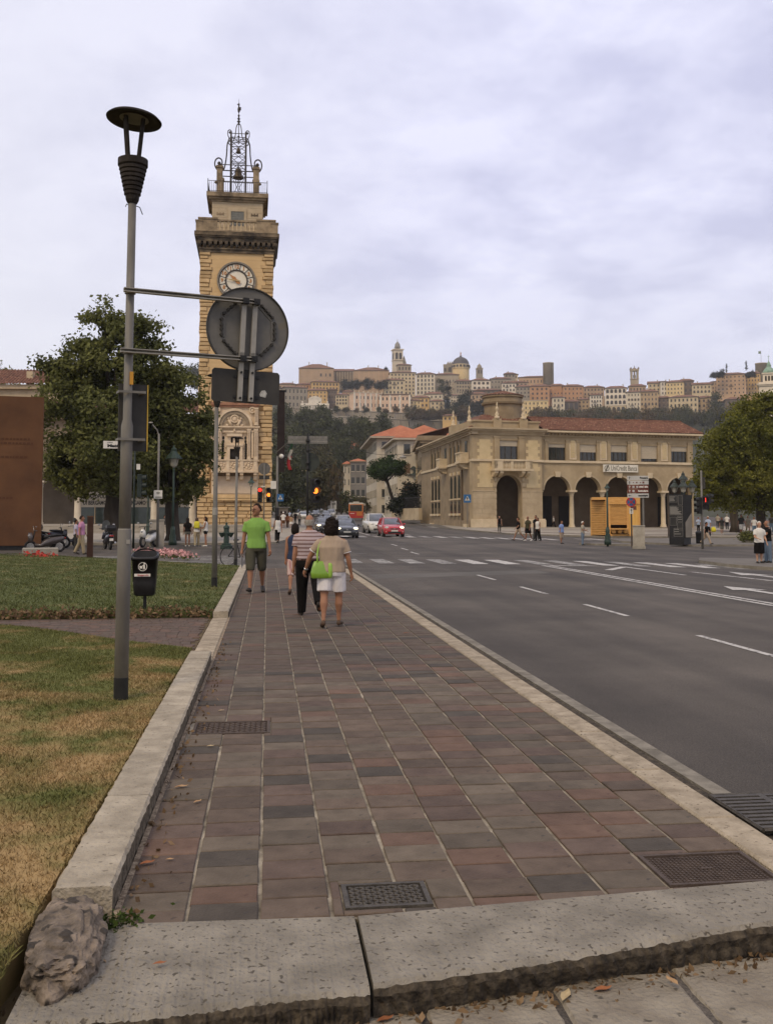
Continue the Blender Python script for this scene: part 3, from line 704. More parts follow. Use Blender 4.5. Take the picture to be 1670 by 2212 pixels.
# --- gallery: corbels, cornice, balustrade
g0,g1,g2=tz(541),tz(514),tz(504)
b=MB()
for i,(e,z0,z1)in enumerate(((0.10,g0-0.25,g0+0.05),(0.22,g0+0.05,g0+0.2),(0.30,g0+0.82,g1-0.05),(0.48,g1-0.05,g1+0.10),(0.60,g1+0.10,g2))):
 b.bb(-W2-e,W2+e,-e,2*W2+e,z0,z1)
b.build('cornice',m_cornice_dark,tower)
for s_ in range(4):
 for i in range(15):
  t=-W2-0.1+(2*W2+0.2)*i/14
  c=MB();c.prism([(0.0,0.0),(0.24,0.3),(0.26,0.62),(0.0,0.62)],-0.15,0.15,'x')
  a=s_*PI/2
  o=c.build('corbel',m_cornice_dark,tower,fix=True)
  cx_,cy_=(t,-0.18)if s_==0 else(W2+0.18,W2+t)if s_==1 else(t,2*W2+0.18)if s_==2 else(-W2-0.18,W2+t)
  o.location=(cx_,cy_,g0+0.2);o.rotation_euler[2]=PI+a
GX=W2+0.46;BH=1.08
b=MB()
b.bb(-GX,GX,-0.62,2*W2+0.62,g2,g2+0.14)
for s_ in(-1,1):
 b.bb(min(s_*GX,s_*(GX-0.62)),max(s_*GX,s_*(GX-0.62)),-0.62,0,g2+0.14,g2+BH-0.1);b.bb(min(s_*GX,s_*(GX-0.62))-.06,max(s_*GX,s_*(GX-0.62))+.06,-0.68,0.06,g2+BH-0.1,g2+BH+0.02)
 b.bb(min(s_*1.95,s_*3.8),max(s_*1.95,s_*3.8),-0.56,-0.2,g2+0.14,g2+BH+0.14);b.bb(min(s_*1.9,s_*3.85),max(s_*1.9,s_*3.85),-0.64,-0.14,g2+BH+0.14,g2+BH+0.3)
 b.bb(s_*GX-0.3 if s_>0 else s_*GX,s_*GX if s_>0 else s_*GX+0.3,0,2*W2+0.6,g2+0.14,g2+BH)
b.bb(-1.95,1.95,-0.56,-0.24,g2+BH-0.02,g2+BH+0.16)
b.bb(-GX,-1.3,2*W2+0.3,2*W2+0.6,g2+0.14,g2+BH);b.bb(1.3,GX,2*W2+0.3,2*W2+0.6,g2+0.14,g2+BH)
b.build('parapet',m_cornice,tower)
pm=None
prof=[(0.11,0),(0.11,0.08),(0.06,0.14),(0.12,0.34),(0.11,0.45),(0.055,0.68),(0.08,0.74),(0.10,0.82),(0.10,0.92)]
for i in range(9):
 x=-1.68+i*0.42
 if pm is None:
  bb_=MB();bb_.smooth=True;bb_.lathe(prof,n=10);pm=bb_.mesh('baluster',m_pale)
 obj('baluster',pm,tower,(x,-0.4,g2+0.14))
# --- upper block with its shuttered window
u0,u1=g2,tz(430,1.2);UW=2.52
cy0,cy1=W2-UW,W2+UW
m_pale=mat('belfry_stone',(0.40,0.32,0.225),(0.52,0.43,0.315),scale=0.9,rough=0.9,bump=0.3,bscale=10,detail=7)
MB().bb(-UW,UW,cy0,cy1,u0,u1).build('belfry_block',m_pale,tower)
b=MB()
for s_ in(-1,1):
 x0,x1=(1.05,UW)if s_>0 else(-UW,-1.05)
 z=u0+0.9
 while z<u1-0.3:
  hh=rt.uniform(0.4,0.6);MB().bb(x0+(0.0 if s_>0 else-.03),x1+(0.03 if s_>0 else 0),cy0-0.035,cy0,z,min(z+hh-0.02,u1-0.02)).build('ashlar_facing',m_pale,tower);z+=hh
wz0,wz1=tz(488,1.2),tz(457,1.2)
f_=MB();f_.bb(-0.92,-0.66,cy0-0.09,cy0,wz0,wz1+0.28);f_.bb(0.66,0.92,cy0-0.09,cy0,wz0,wz1+0.28);f_.bb(-0.66,0.66,cy0-0.09,cy0,wz1,wz1+0.28)
win=f_.build('window',m_pale,tower)
s2=MB()
for i in range(14):s2.bb(-0.66,0.66,cy0-0.03-0.012*(i%2),cy0+0.02,wz0+(wz1-wz0)*i/14+0.006,wz0+(wz1-wz0)*(i+1)/14)
s2.build('shutter',mat('grey_shutter',(0.14,0.145,0.14),(0.19,0.195,0.19),scale=4,rough=0.7),win)
for s_ in(-1,1):
 q=MB();zz=tz(464,1.2)
 q.bb(s_*1.72-0.36,s_*1.72+0.36,cy0-0.07,cy0-0.03,zz-0.07,zz+0.07)
 for kx in(-0.3,0.0,0.3):q.box((s_*1.72+kx,cy0-0.05,zz+0.04),(0.11,0.06,0.28),0)
 q.build('emblem',m_cornice,tower)
p0,p1=tz(433,0.6),tz(415,0.6)
b=MB()
for e,z0,z1 in((0.16,p0,p0+0.2),(0.36,p0+0.2,p0+0.42),(0.58,p0+0.42,p1)):b.bb(-UW-e,UW+e,cy0-e,cy1+e,z0,z1)
b.build('platform',m_cornice,tower)
b=MB();RX=UW+0.45;rh=1.15
for z in(p1+0.12,p1+rh):
 b.tube([(-RX,cy0-0.45,z),(RX,cy0-0.45,z),(RX,cy1+0.45,z),(-RX,cy1+0.45,z),(-RX,cy0-0.45,z)],0.028,4)
for i in range(31):
 x=-RX+2*RX*i/30
 for y in(cy0-0.45,cy1+0.45):b.cyl((x,y,p1),(x,y,p1+rh+(0.22 if i in(0,30)else 0)),0.035 if i in(0,30)else 0.017,n=4)
 for xx_ in(-RX,RX):b.cyl((xx_,cy0-0.45+(cy1-cy0+0.9)*i/30,p1),(xx_,cy0-0.45+(cy1-cy0+0.9)*i/30,p1+rh),0.017,n=4)
b.build('railing',m_wrought,tower)
PX=1.85;ph=tz(362,2.0)-p1
for sx in(-1,1):
 for sy in(-1,1):
  q=MB();q.M=Matrix.Translation((sx*PX,W2+sy*PX,p1))
  q.bb(-0.36,0.36,-0.36,0.36,0,0.25);q.bb(-0.3,0.3,-0.3,0.3,0.25,ph-0.22);q.bb(-0.38,0.38,-0.38,0.38,ph-0.22,ph-0.06);q.bb(-0.32,0.32,-0.32,0.32,ph-0.06,ph+0.04)
  q.ball((0.36*sx if sy<0 else 0,-0.34,1.25),0.16,6,5)
  q.build('pillar',m_cornice,tower)
c0=p1+ph
zA=tz(352,3.8);zB=tz(310,3.8);zC=tz(285,3.8);zD=tz(270,3.8);zE=tz(250,3.8);zTip=tz(214,3.8);zS=tz(318,3.8)
b=MB();IX=0.76;r_=0.06
for sx in(-1,1):
 for sy in(-1,1):b.cyl((sx*IX,W2+sy*IX,p1),(sx*IX,W2+sy*IX,zC-0.3),0.10,n=5)
def square(hx,z,r=0.05):
 b.tube([(-hx,W2-hx,z),(hx,W2-hx,z),(hx,W2+hx,z),(-hx,W2+hx,z),(-hx,W2-hx,z)],r,4)
for z in(c0-0.35,c0+0.25):square(PX*0.95,z)
for z in(c0+0.8,c0+1.5,zS+0.35,zS+0.75,zS+1.15):square(IX,z,0.04)
for z in(c0-0.35,c0+0.25):
 b.cyl((-PX,W2,z),(PX,W2,z),0.05,n=4);b.cyl((0,W2-PX,z),(0,W2+PX,z),0.05,n=4)
for z0,z1 in((p1,c0+0.05),(c0+0.05,c0+1.5),(c0+1.5,zS-0.15),(zS-0.15,zS+0.8)):
 for sx in(-1,1):
  for y in(W2-IX,W2+IX):b.cyl((sx*IX,y,z0),(-sx*IX,y,z1),0.03,n=4)
b.build('bell_cage',m_wrought,tower)
def smooth_path(pts,k=5):
 out=[]
 for i in range(len(pts)-1):
  p0,p1,p2,p3=pts[max(i-1,0)],pts[i],pts[i+1],pts[min(i+2,len(pts)-1)]
  for j in range(k):
   t=j/k;out.append(tuple(0.5*((2*b_)+(-a_+c_)*t+(2*a_-5*b_+4*c_-d_)*t*t+(-a_+3*b_-3*c_+d_)*t**3)for a_,b_,c_,d_ in zip(p0,p1,p2,p3)))
 return out+[tuple(pts[-1])]
hS=zS-c0
for sx in(-1,1):
 P_=lambda*q:smooth_path([(x,0,z)for x,z in q])
 b=MB();b.M=Matrix.Translation((0,W2,c0))@Matrix.Diagonal((sx,1,1,1))
 b.tube(P_((IX,hS+.45),(.95,hS+.62),(1.15,hS+.3),(1.22,hS*.72),(1.3,hS*.45),(1.48,.42),(1.8,.16),(2.18,.3),(2.42,.78),(2.36,1.3),(2.06,1.56),(1.74,1.38),(1.68,1.0),(1.86,.78)),0.075,6)
 b.ball((1.98,0,1.0),0.19,8,6);b.cyl((PX,0,0),(PX,0,.2),0.16,0.08,6)
 for sy in(-1,1):b.cyl((PX,sy*PX,.02),(PX,0,.16),0.06,0.06,5)
 b.build('iron_scroll',m_wrought,tower)
 b=MB();b.M=Matrix.Translation((0,W2,0))@Matrix.Diagonal((sx,1,1,1))
 b.tube(P_((0.0,zD+.1),(.14,zD+.02),(.26,zD-.35),(.36,zC-.5),(.55,zC-1.0),(.80,zC-.98),(1.08,zC-.5),(1.10,zC),(.90,zC+.16),(.72,zC-.06),(.8,zC-.34)),0.05,6)
 b.tube(P_((IX,zC-.62),(1.0,zC-.8),(1.06,zC-1.15),(.9,zC-1.45),(IX,zC-1.3)),0.05,5)
 b.ball((.9,0,zC-.12),0.13,8,6)
 b.build('iron_scroll',m_wrought,tower)
b=MB();b.M=Matrix.Translation((0,W2,0))
b.lathe([(0.05,zS+0.3),(0.05,zC-0.6),(0.13,zC-0.5),(0.04,zC-0.4),(0.035,zD),(0.16,zD+0.05),(0.07,zD+0.2),(0.2,zD+0.35),(0.06,zD+0.5),(0.17,zD+0.65),(0.05,zD+0.8),(0.12,zE),(0.04,zE+0.15),(0.03,zTip-1.5),(0.11,zTip-1.4),(0.15,zTip-1.1),(0.06,zTip-0.8),(0.1,zTip-0.6),(0.02,zTip-0.4),(0.012,zTip)],n=8)
b.box((0.13,0,zTip-1.05),(0.2,0.03,0.35));b.box((-0.1,0,zTip-0.6),(0.16,0.03,0.1))
b.build('finial',m_wrought,tower)
def bell(z,s_):
 b=MB();b.smooth=True
 b.lathe([(0.0,0.0),(0.55,0.0),(0.6,0.04),(0.5,0.2),(0.40,0.45),(0.36,0.75),(0.32,0.95),(0.2,1.08),(0.09,1.12),(0.09,1.35)],n=14)
 b.v=[(x*s_,y*s_,q*s_)for x,y,q in b.v];b.build('bell',m_bronze,tower,(0,W2,z))
bell(tz(386,3.8),0.98);bell(tz(331,3.8),0.5)
# --- marble front: lunette, window bay, balcony, blank tablet
fy=-0.42
mf=MB();X0,X1=tx(458,950),tx(558.5,950)
zc0,zc1,zc2=tz(1020),tz(923),tz(873)
mf.bb(X0,X1,fy+0.22,0.12,tz(1076),zc2);marble=mf.build('marble_front',m_marble,tower)
b=MB();b.bb(X0-0.1,X1+0.1,fy-0.12,0.05,tz(876),tz(870));b.bb(X0+0.05,X1-0.05,fy,0.05,tz(880),tz(876));b.build('red_cornice',m_redmarble,tower)
for i in(-1,0,1):MB().bb(i*1.5-0.16,i*1.5+0.16,fy-0.2,fy,tz(870)-0.02,tz(868)).build('cornice_block',m_marble,tower)
b=MB()
for z0,z1,e in((tz(926),tz(924),0.05),(tz(924),tz(921),0.14),(tz(997),tz(994),0.08)):b.bb(X0-e,X1+e,fy-e,0.05,z0,z1)
b.build('moulding',m_marble,tower)
lc=(tx(507,921),0,tz(921));LR=1.62
b=MB();b.ring((lc[0],0,lc[2]),LR-0.1,LR+0.14,fy-0.1,fy+0.25,28,0,PI);b.build('arch',m_marble,tower)
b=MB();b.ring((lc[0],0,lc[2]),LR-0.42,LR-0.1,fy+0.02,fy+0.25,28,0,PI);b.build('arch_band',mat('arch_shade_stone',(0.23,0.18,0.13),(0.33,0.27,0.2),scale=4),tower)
b=MB();b.prism([(lc[0]+(LR-0.42)*math.cos(i*PI/20),lc[2]+(LR-0.42)*math.sin(i*PI/20))for i in range(21)],fy+0.14,fy+0.24);b.build('tympanum',mat('relief_stone',(0.26,0.2,0.14),(0.44,0.36,0.28),scale=5,bump=0.8,bscale=8),tower)
b=MB();b.smooth=True
b.tube([(lc[0]+0.36*math.cos(i*PI/8),fy+0.1,lc[2]+0.72+0.36*math.sin(i*PI/8))for i in range(17)],0.09,6);b.ball((lc[0],fy+0.13,lc[2]+0.72),(0.28,0.08,0.28),8,6)
for s_ in(-1,1):
 b.tube([(lc[0]+s_*0.3,fy+0.08,lc[2]+0.03),(lc[0]+s_*0.42,fy+0.05,lc[2]+0.3),(lc[0]+s_*0.55,fy+0.05,lc[2]+0.55),(lc[0]+s_*0.6,fy+0.08,lc[2]+0.62)],[0.16,0.13,0.15,0.08],7)
 b.ball((lc[0]+s_*0.62,fy+0.06,lc[2]+0.76),0.11,7,6);b.tube([(lc[0]+s_*0.6,fy+0.06,lc[2]+0.05),(lc[0]+s_*0.85,fy+0.07,lc[2]+0.12)],0.1,6)
b.build('relief',m_marble,tower)
for s_ in(-1,1):
 b=MB();b.ring((lc[0]+s_*1.72,0,tz(886)),0.2,0.33,fy-0.02,fy+0.2,16);b.ball((lc[0]+s_*1.72,fy+0.1,tz(886)),(0.2,0.09,0.2),8,6);b.build('roundel',m_marble,tower)
 for(a,z0,z1,w)in((2.12,tz(919),tz(881),0.3),(2.1,tz(993),tz(927),0.34),(1.42,tz(993),tz(927),0.30),(1.76,tz(990),tz(930),0.2)):
  b=MB();x=lc[0]+s_*a;proud=0.16 if w>.22 else 0.02
  b.bb(x-w/2,x+w/2,fy-proud,fy+0.22,z0+0.16,z1-0.18);b.bb(x-w/2-.05,x+w/2+.05,fy-proud-.05,fy+0.22,z1-0.18,z1);b.bb(x-w/2-.04,x+w/2+.04,fy-proud-.04,fy+0.22,z0,z0+0.16)
  pil=b.build('pilaster',m_marble,tower)
  if w>.22:MB().bb(x-w*.27,x+w*.27,fy-proud-.02,fy-proud,z0+0.35,z1-0.35).build('pilaster_panel',mat('panel_stone',(0.34,0.26,0.19),(0.46,0.37,0.29),scale=6,bump=0.6),pil)
zw0,zw1=tz(993),tz(970);xw0,xw1=tx(497,980),tx(517.5,980)
b=MB();b.bb(xw0-0.3,xw0,fy-0.08,fy+0.22,zw0,zw1+0.3);b.bb(xw1,xw1+0.3,fy-0.08,fy+0.22,zw0,zw1+0.3);b.bb(xw0,xw1,fy-0.08,fy+0.22,zw1,zw1+0.3);b.bb(xw0-0.36,xw1+0.36,fy-0.16,fy+0.22,zw1+0.3,zw1+0.42)
dr=b.build('door',m_marble,tower)
MB().bb(xw0,xw1,fy+0.14,fy+0.24,zw0,zw1).build('door_leaf',m_dark,dr)
b=MB();xs_=[lc[0]-1.28,lc[0]+1.28]
for s_ in(-1,1):
 for x_,zs_ in((0.26,(tz(948),tz(953))),(1.08,(tz(946),tz(954)))):
  for z in zs_:MB().add([(lc[0]+s_*x_+0.11*math.cos(i*PI/5),fy+0.19,z+0.18*math.sin(i*PI/5))for i in range(10)],[tuple(range(10))[::-1]]).build('window_opening',m_dark,tower)
 for i in range(7):q=MB();q.ball((lc[0]+s_*(1.12),fy+0.16,tz(960+i*5)),(0.11,0.06,0.16),6,5);q.build('boss',m_dark,tower)
b=MB();b.bb(lc[0]-0.75,lc[0]+0.75,fy-0.06,fy+0.22,tz(943),tz(937));b.bb(lc[0]-1.2,lc[0]+1.2,fy-0.02,fy+0.22,tz(935),tz(931));b.bb(lc[0]-0.9,lc[0]+0.9,fy-0.03,fy+0.22,tz(967),tz(958));b.lathe([(0.02,tz(935)),(0.14,tz(931)),(0.05,tz(928)),(0.1,tz(926)),(0.0,tz(923))],(lc[0],fy-0.02,0),8);b.build('carved_panel',m_marble,tower)
by=-1.25;bz0,bz1=tz(1017,-0.8),tz(993,-0.8);BX0,BX1=X0+0.1,X1-0.1
b=MB();b.bb(BX0-0.1,BX1+0.1,by-0.1,fy+0.2,bz0-0.18,bz0);b.bb(BX0-0.08,BX1+0.08,by-0.08,by+0.26,bz1-0.12,bz1)
for i in range(4):
 x=BX0+(BX1-BX0)*(0.045+0.91*i/3);b.bb(x-0.17,x+0.17,by-0.03,by+0.2,bz0,bz1-0.12)
balc=b.build('balcony',m_marble,tower)
for i in range(3):
 xa=BX0+(BX1-BX0)*(0.045+0.91*i/3)+0.17;xb=BX0+(BX1-BX0)*(0.045+0.91*(i+1)/3)-0.17
 b=MB();b.bb(xa,xb,by+0.06,by+0.14,bz0,bz1-0.12)
 b.smooth=True;cx_=(xa+xb)/2;cz_=(bz0+bz1)/2-0.05
 for k in range(9):
  a=k*2*PI/9;b.ball((cx_+0.28*math.cos(a)*(1+0.5*(k%2)),by+0.05,cz_+0.27*math.sin(a)),(0.13,0.07,0.1),6,5)
 b.ball((cx_,by+0.03,cz_),(0.15,0.08,0.2),7,6)
 b.build('balcony_panel',m_marble,balc)
for i in range(4):
 x=BX0+(BX1-BX0)*(0.045+0.91*i/3)
 b=MB();b.prism([(by+0.0,bz0-0.18),(by+0.0,bz0-0.4),(by+0.3,bz0-0.5),(by+0.4,bz0-0.85),(fy+0.2,bz0-0.95),(fy+0.2,bz0-0.18)],x-0.17,x+0.17,'x');b.build('balcony_bracket',m_marble,balc,fix=True)
MB().bb(BX0,BX1,fy+0.16,fy+0.2,bz0-0.95,bz0-0.2).build('painted_shade',mat('painted_shade_stone',(0.16,0.12,0.085),(0.24,0.18,0.13),scale=3),balc)  # flat dark panel, paints the shade under the balcony between its brackets
b=MB();b.bb(X0+0.45,X1-0.75,fy+0.12,fy+0.23,tz(1066),tz(1029));b.build('tablet',mat('tablet_stone',(0.5,0.4,0.31),(0.58,0.475,0.375),scale=1.2,rough=0.6),tower)
b=MB()
for k,v in enumerate((1068,1072,1077)):b.bb(X0-0.02*k,X1+0.02*k,fy+0.1-0.04*k,0.1,tz(v+4),tz(v))
b.build('base_moulding',m_stone,tower)
# ========================== THE HILL TOWN
m_hill=mat('hillside',(0.028,0.034,0.018),(0.06,0.06,0.032),scale=0.02,rough=1,bump=0.5,bscale=0.4,detail=8)
m_rampart=mat('rampart_stone',(0.27,0.235,0.19),(0.40,0.355,0.295),scale=0.05,rough=1,detail=9,bump=0.4,bscale=0.6)
def hill_z(x,y):
 a=math.degrees(math.atan2(x,y));D=math.hypot(x,y)
 lft=smooth(-6.0,1.0,a)
 prof=np.interp(D,[250,331,420,520,640,740,800,850,900,1000,1090,1180,1500],[-4,2.5,7,20,42,60,71,82,92,114,133,132,90])
 return float(prof)*(0.72+0.28*lft)
vs=[];fs=[];NX,NY=70,40
ys_=np.concatenate([np.linspace(270,1200,40),np.linspace(1240,1700,6)])
for j,y in enumerate(ys_):
 for i in range(NX+1):
  a=R(-30+72*i/NX);x=max(-1590,min(1590,y*math.tan(a)))
  vs.append((x,y,hill_z(x,y)+2*math.sin(x*0.02+y*0.013)*smooth(450,700,y)))
for j in range(len(ys_)-1):
 for i in range(NX):fs.append((j*(NX+1)+i,j*(NX+1)+i+1,(j+1)*(NX+1)+i+1,(j+1)*(NX+1)+i))
kind(MB().add(vs,fs).build('hillside',m_hill),'structure')
kind(MB().add([(-1600,-320,-0.75),(1600,-320,-0.75),(1600,1800,-0.75),(-1600,1800,-0.75)],[(0,1,2,3)]).build('ground',m_hill),'structure')
def wall_mat(n,c):return mat('town_wall_'+n,tuple(x*0.95 for x in c),tuple(min(.9,x*1.28)for x in c),scale=0.14,rough=0.95,detail=9,mid=(0.3,0.72))
TW={n:wall_mat(n,c)for n,c in dict(grey=(.27,.235,.19),tan=(.38,.28,.175),cream=(.50,.41,.275),pale=(.54,.475,.375),white=(.62,.56,.48),orange=(.40,.225,.125),ochre=(.50,.335,.15),yellow=(.58,.45,.25),pink=(.58,.42,.315),rose=(.37,.262,.175),dark=(.14,.105,.08),salmon=(.43,.29,.185),stone=(.33,.275,.205)).items()}
m_troof=mat('town_roof',(0.135,0.075,0.052),(0.23,0.125,0.085),scale=0.25,rough=1,detail=9)
m_teave=mat('town_eave',(0.075,0.055,0.042),(0.11,0.085,0.065),scale=1)
m_twin=mat('town_window',(0.035,0.032,0.03),(0.075,0.068,0.06),scale=0.2,rough=0.5)
m_tshut=mat('town_shutter',(0.10,0.075,0.055),(0.14,0.11,0.085),scale=0.3)
m_trim=mat('town_trim',(0.45,0.385,0.30),(0.55,0.48,0.39),scale=0.4)
_wm={}
def win_mesh(w,h,kind_):
 k=(round(w,1),round(h,1),kind_)
 if k not in _wm:
  b=MB();w,h=k[0],k[1]
  if kind_=='arch':
   b.prism([(-w/2,0),(w/2,0)]+[(w/2*math.cos(i*PI/6),h-w/2+w/2*math.sin(i*PI/6))for i in range(7)],-0.14,0.3);mm=[m_twin]
   me=b.mesh('window',mm)
  else:
   b.bb(-w/2,w/2,-0.10,0.3,0,h)
   b.cur=1
   b.bb(-w/2-0.16,w/2+0.16,-0.2,-0.02,-0.22,-0.04)
   if kind_=='shut':
    for s_ in(-1,1):b.bb(min(s_*w/2,s_*(w/2+w*.5)),max(s_*w/2,s_*(w/2+w*.5)),-0.16,-0.02,0,h)
   me=b.mesh('window',[m_twin,m_tshut if kind_=='shut' else m_trim])
  _wm[k]=me
 return _wm[k]
def house(L,x0,x1,yt,yb,dist,wall,label,rows=0,cols=0,roof='hip',wk='plain',wf=(0.42,0.5),name='town_house',cat='house',rise=None,turn=None,depth_=None,ground=None,balcony=(),skip=(),chim=1,group='houses of the hill town'):
 U=lambda x:L[0]+x*L[1];V=lambda y:712.5+y*L[1]
 p=AT((U(x0)+U(x1))/2,V(yb),dist);w=(U(x1)-U(x0))*dist/FPX;h=(V(yb)-V(yt))*dist/FPX
 rr=random.Random(int(x0*7+yt));d=depth_ or max(7.0,w*0.6)
 rz=facing(p)+(rr.uniform(-.14,.14)if turn is None else turn);ext=5.0
 t=thing(name,label,cat,(p.x,p.y,p.z),rz,group);m=TW[wall]
 b=MB();b.bb(-w/2,w/2,0,d,-ext,h);b.build('wall',m,t)
 if roof in('hip','gable','shed'):
  o_=0.75;rs=rise or min(2.4,w*0.16);x_,y_=w/2+o_,o_;r=MB()
  e=MB();e.bb(-x_,x_,-o_,d+o_,h-0.05,h+0.28);e.build('eaves',m_teave,t)
  k=min(w*0.4,d*0.5)if roof=='hip' else 0
  if roof=='shed':r.add([(-x_,-y_,h+.28),(x_,-y_,h+.28),(x_,d+y_,h+.28),(-x_,d+y_,h+.28),(-x_,d+y_,h+rs),(x_,d+y_,h+rs)],[(0,1,5,4),(1,2,5),(3,0,4),(2,3,4,5)])
  else:r.add([(-x_,-y_,h+.28),(x_,-y_,h+.28),(x_,d+y_,h+.28),(-x_,d+y_,h+.28),(-x_+k,d/2,h+.28+rs),(x_-k,d/2,h+.28+rs)],[(0,1,5,4),(1,2,5),(2,3,4,5),(3,0,4)])
  ro=r.build('roof',m_troof,t)
  for c in range(chim):
   cx_=rr.uniform(-w*.35,w*.35);q=MB();q.bb(cx_-.4,cx_+.4,d*.3,d*.3+.8,h,h+rs+1.0);q.bb(cx_-.55,cx_+.55,d*.3-.15,d*.3+.95,h+rs+1.0,h+rs+1.25);q.build('chimney',TW['stone'],ro)
 elif roof=='flat':e=MB();e.bb(-w/2-.4,w/2+.4,-.4,d+.4,h,h+.5);e.build('cornice',m_trim,t)
 if rows and cols:
  ph=h/(rows+0.25);pw=w/(cols+0.3)
  wk_=wk if isinstance(wk,(list,tuple))else[wk]*rows
  for j in range(rows):
   kind_=wk_[j];me=win_mesh(pw*wf[0]*(1.35 if kind_=='arch' else 1),ph*wf[1]*(1.2 if kind_=='arch' else 1),kind_)
   for i in range(cols):
    if(j,i)in skip:continue
    obj('window',me,t,((i+0.5-cols/2)*pw,0,h-(j+0.82)*ph))
  for j,i in balcony:
   z=h-(j+0.82)*ph-0.25;x=(i+0.5-cols/2)*pw;q=MB();q.bb(x-pw*.55,x+pw*.55,-1.1,0,z-.15,z)
   for s_ in range(9):xx_=x-pw*.53+pw*1.06*s_/8;q.cyl((xx_,-1.05,z),(xx_,-1.05,z+1),.035,n=3)
   q.bb(x-pw*.55,x+pw*.55,-1.1,-1.02,z+.95,z+1.05);q.build('balcony',m_teave,t)
 return t,w,h,d
LA=(600.0,0.314342);LB=(1087.5,0.348503)
H=house
# ---- upper row, left half
t,w,h,d=H(LA,148,382,262,395,1010,'rose','big brown hip roofed palace at the left end of the skyline',1,0,depth_=30,rise=6.5,chim=2,name='palace',cat='palace',turn=0.0)
for x in(297,328,360):obj('window',win_mesh(1.9,3.2,'plain'),t,((x-265)*LA[1]*1010/FPX,0,h-8.5))
for i in range(5):MB().bb(-w/2+i*w/4-.5,-w/2+i*w/4+.5,-.35,0,-3,h-.3).build('pilaster',TW['rose'],t)
t,w,h,d=H(LA,382,526,283,380,1025,'stone','long low brown wing joining the two hip roofed palaces on the skyline',0,0,depth_=24,rise=4,chim=0,turn=0.0,roof='gable',name='palace',cat='palace')
for i in range(9):MB().bb(-w/2+i*w/8-.5,-w/2+i*w/8+.5,-.6,0,-3,h-.3).build('pilaster',TW['dark'],t)
t,w,h,d=H(LA,526,762,278,400,1005,'rose','wide brown hip roofed palace on the skyline left of the tall bell tower',1,5,depth_=30,rise=5.5,wf=(.22,.16),turn=0.0,name='palace',cat='palace',chim=2)
for i in range(8):MB().bb(-w/2+i*w/7-.5,-w/2+i*w/7+.5,-.35,0,-3,h-.3).build('pilaster',TW['salmon'],t)
H(LA,770,948,292,450,985,'cream','tall cream block of five window rows below the bell tower',6,7,turn=0.05,wf=(.45,.5),rise=2.2)
H(LA,823,918,240,292,1000,'stone','small dark roof lantern block right at the foot of the bell tower',1,4,rise=1.6,wf=(.5,.5),chim=0)
H(LA,950,1080,302,450,985,'pale','pale grey block with dark tall windows right of the cream block',5,5,wk='plain',wf=(.45,.6),turn=-0.06)
H(LA,733,870,345,450,960,'cream','cream house with one balcony in front of the cream block',3,5,balcony=[(0,2)],turn=0.08)
H(LA,1080,1245,306,440,1000,'stone','long stone house with plain wall left of the domed church',2,7,wf=(.25,.25),turn=0.1)
H(LA,1225,1340,352,430,965,'stone','brown stone house with arcaded top below the dome',3,6,wk=['arch','plain','plain'],wf=(.5,.5))
H(LA,1335,1462,346,420,950,'white','white house with four shuttered windows and a small balcony below the small belfry',2,4,wk='shut',wf=(.3,.5),balcony=[(1,1)])
H(LA,1462,1600,335,450,985,'grey','grey house with dark flat roofs right of the white balcony house',3,6,wf=(.35,.4))
H(LA,1560,1650,305,345,1010,'cream','small cream house with wide eaves on the skyline right of the small belfry',1,4,wf=(.4,.5),rise=1.5)
H(LA,1580,1720,360,470,960,'rose','brown house with a white loggia below the small cream skyline house',3,5,wk=['arch','plain','plain'])
# ---- middle rows, left half
H(LA,40,205,395,545,900,'grey','long grey shabby house left of the white arched gate',3,6,wf=(.35,.55),rise=2.0,turn=0.16)
H(LA,0,120,372,470,960,'rose','reddish house at the far left edge of the hill town',2,4,rise=2.0)
H(LA,128,262,375,440,955,'orange','orange house with a low brown roof under the left palace',2,6,wf=(.4,.5))
H(LA,235,422,358,420,945,'ochre','ochre house with a row of shuttered windows under the left palace',2,8,wk='shut',wf=(.25,.55),turn=0.1)
H(LA,208,340,416,495,905,'ochre','ochre house behind the white arched gate',3,5,wf=(.35,.5))
H(LA,398,482,446,520,890,'cream','cream house with three rows of dark shutters left of the pink palace',3,4,wk='shut',wf=(.3,.55))
H(LA,445,525,425,525,905,'salmon','salmon house squeezed between the cream house and the pink palace',3,4,wf=(.4,.5))
H(LA,345,405,410,520,915,'dark','narrow dark house between the ochre house and the cream shuttered house',3,3)
U=lambda x:LA[0]+x*LA[1];V=lambda y:712.5+y*LA[1]
p=AT(U(256),V(580),800);k=LA[1]*800/FPX
g=thing('city_gate','white marble city gate with columns and raised attic on the old rampart','gate',p,facing(p))
mw=mat('gate_marble',(0.60,0.55,0.48),(0.72,0.67,0.60),scale=0.3)
b=MB();b.bb(-94*k,94*k,0,7,-4,62*k);b.bb(-98*k,98*k,-.7,7.5,62*k,76*k);b.bb(-45*k,45*k,.2,5,76*k,108*k);b.prism([(-48*k,108*k),(48*k,108*k),(25*k,122*k),(0,128*k),(-25*k,122*k)],0,5);b.build('wall',mw,g)
b=MB();b.prism([(-17*k,-3),(17*k,-3)]+[(17*k*math.cos(i*PI/8),24*k+17*k*math.sin(i*PI/8))for i in range(9)],-.3,2);b.build('arch_opening',mat('gate_shade',(.2,.175,.14),(.26,.225,.18),scale=.5),g)
b=MB();b.prism([(50*k,-3),(66*k,-3)]+[(58*k+8*k*math.cos(i*PI/8),18*k+8*k*math.sin(i*PI/8))for i in range(9)],-.3,2);b.build('side_opening',m_twin,g)
for x in(-88,-70,-40,-24,24,40,74,90):MB().lathe([(.75,-3),(.75,60*k),(1.1,61*k)],(x*k,-.9,0),8).build('column',mw,g)
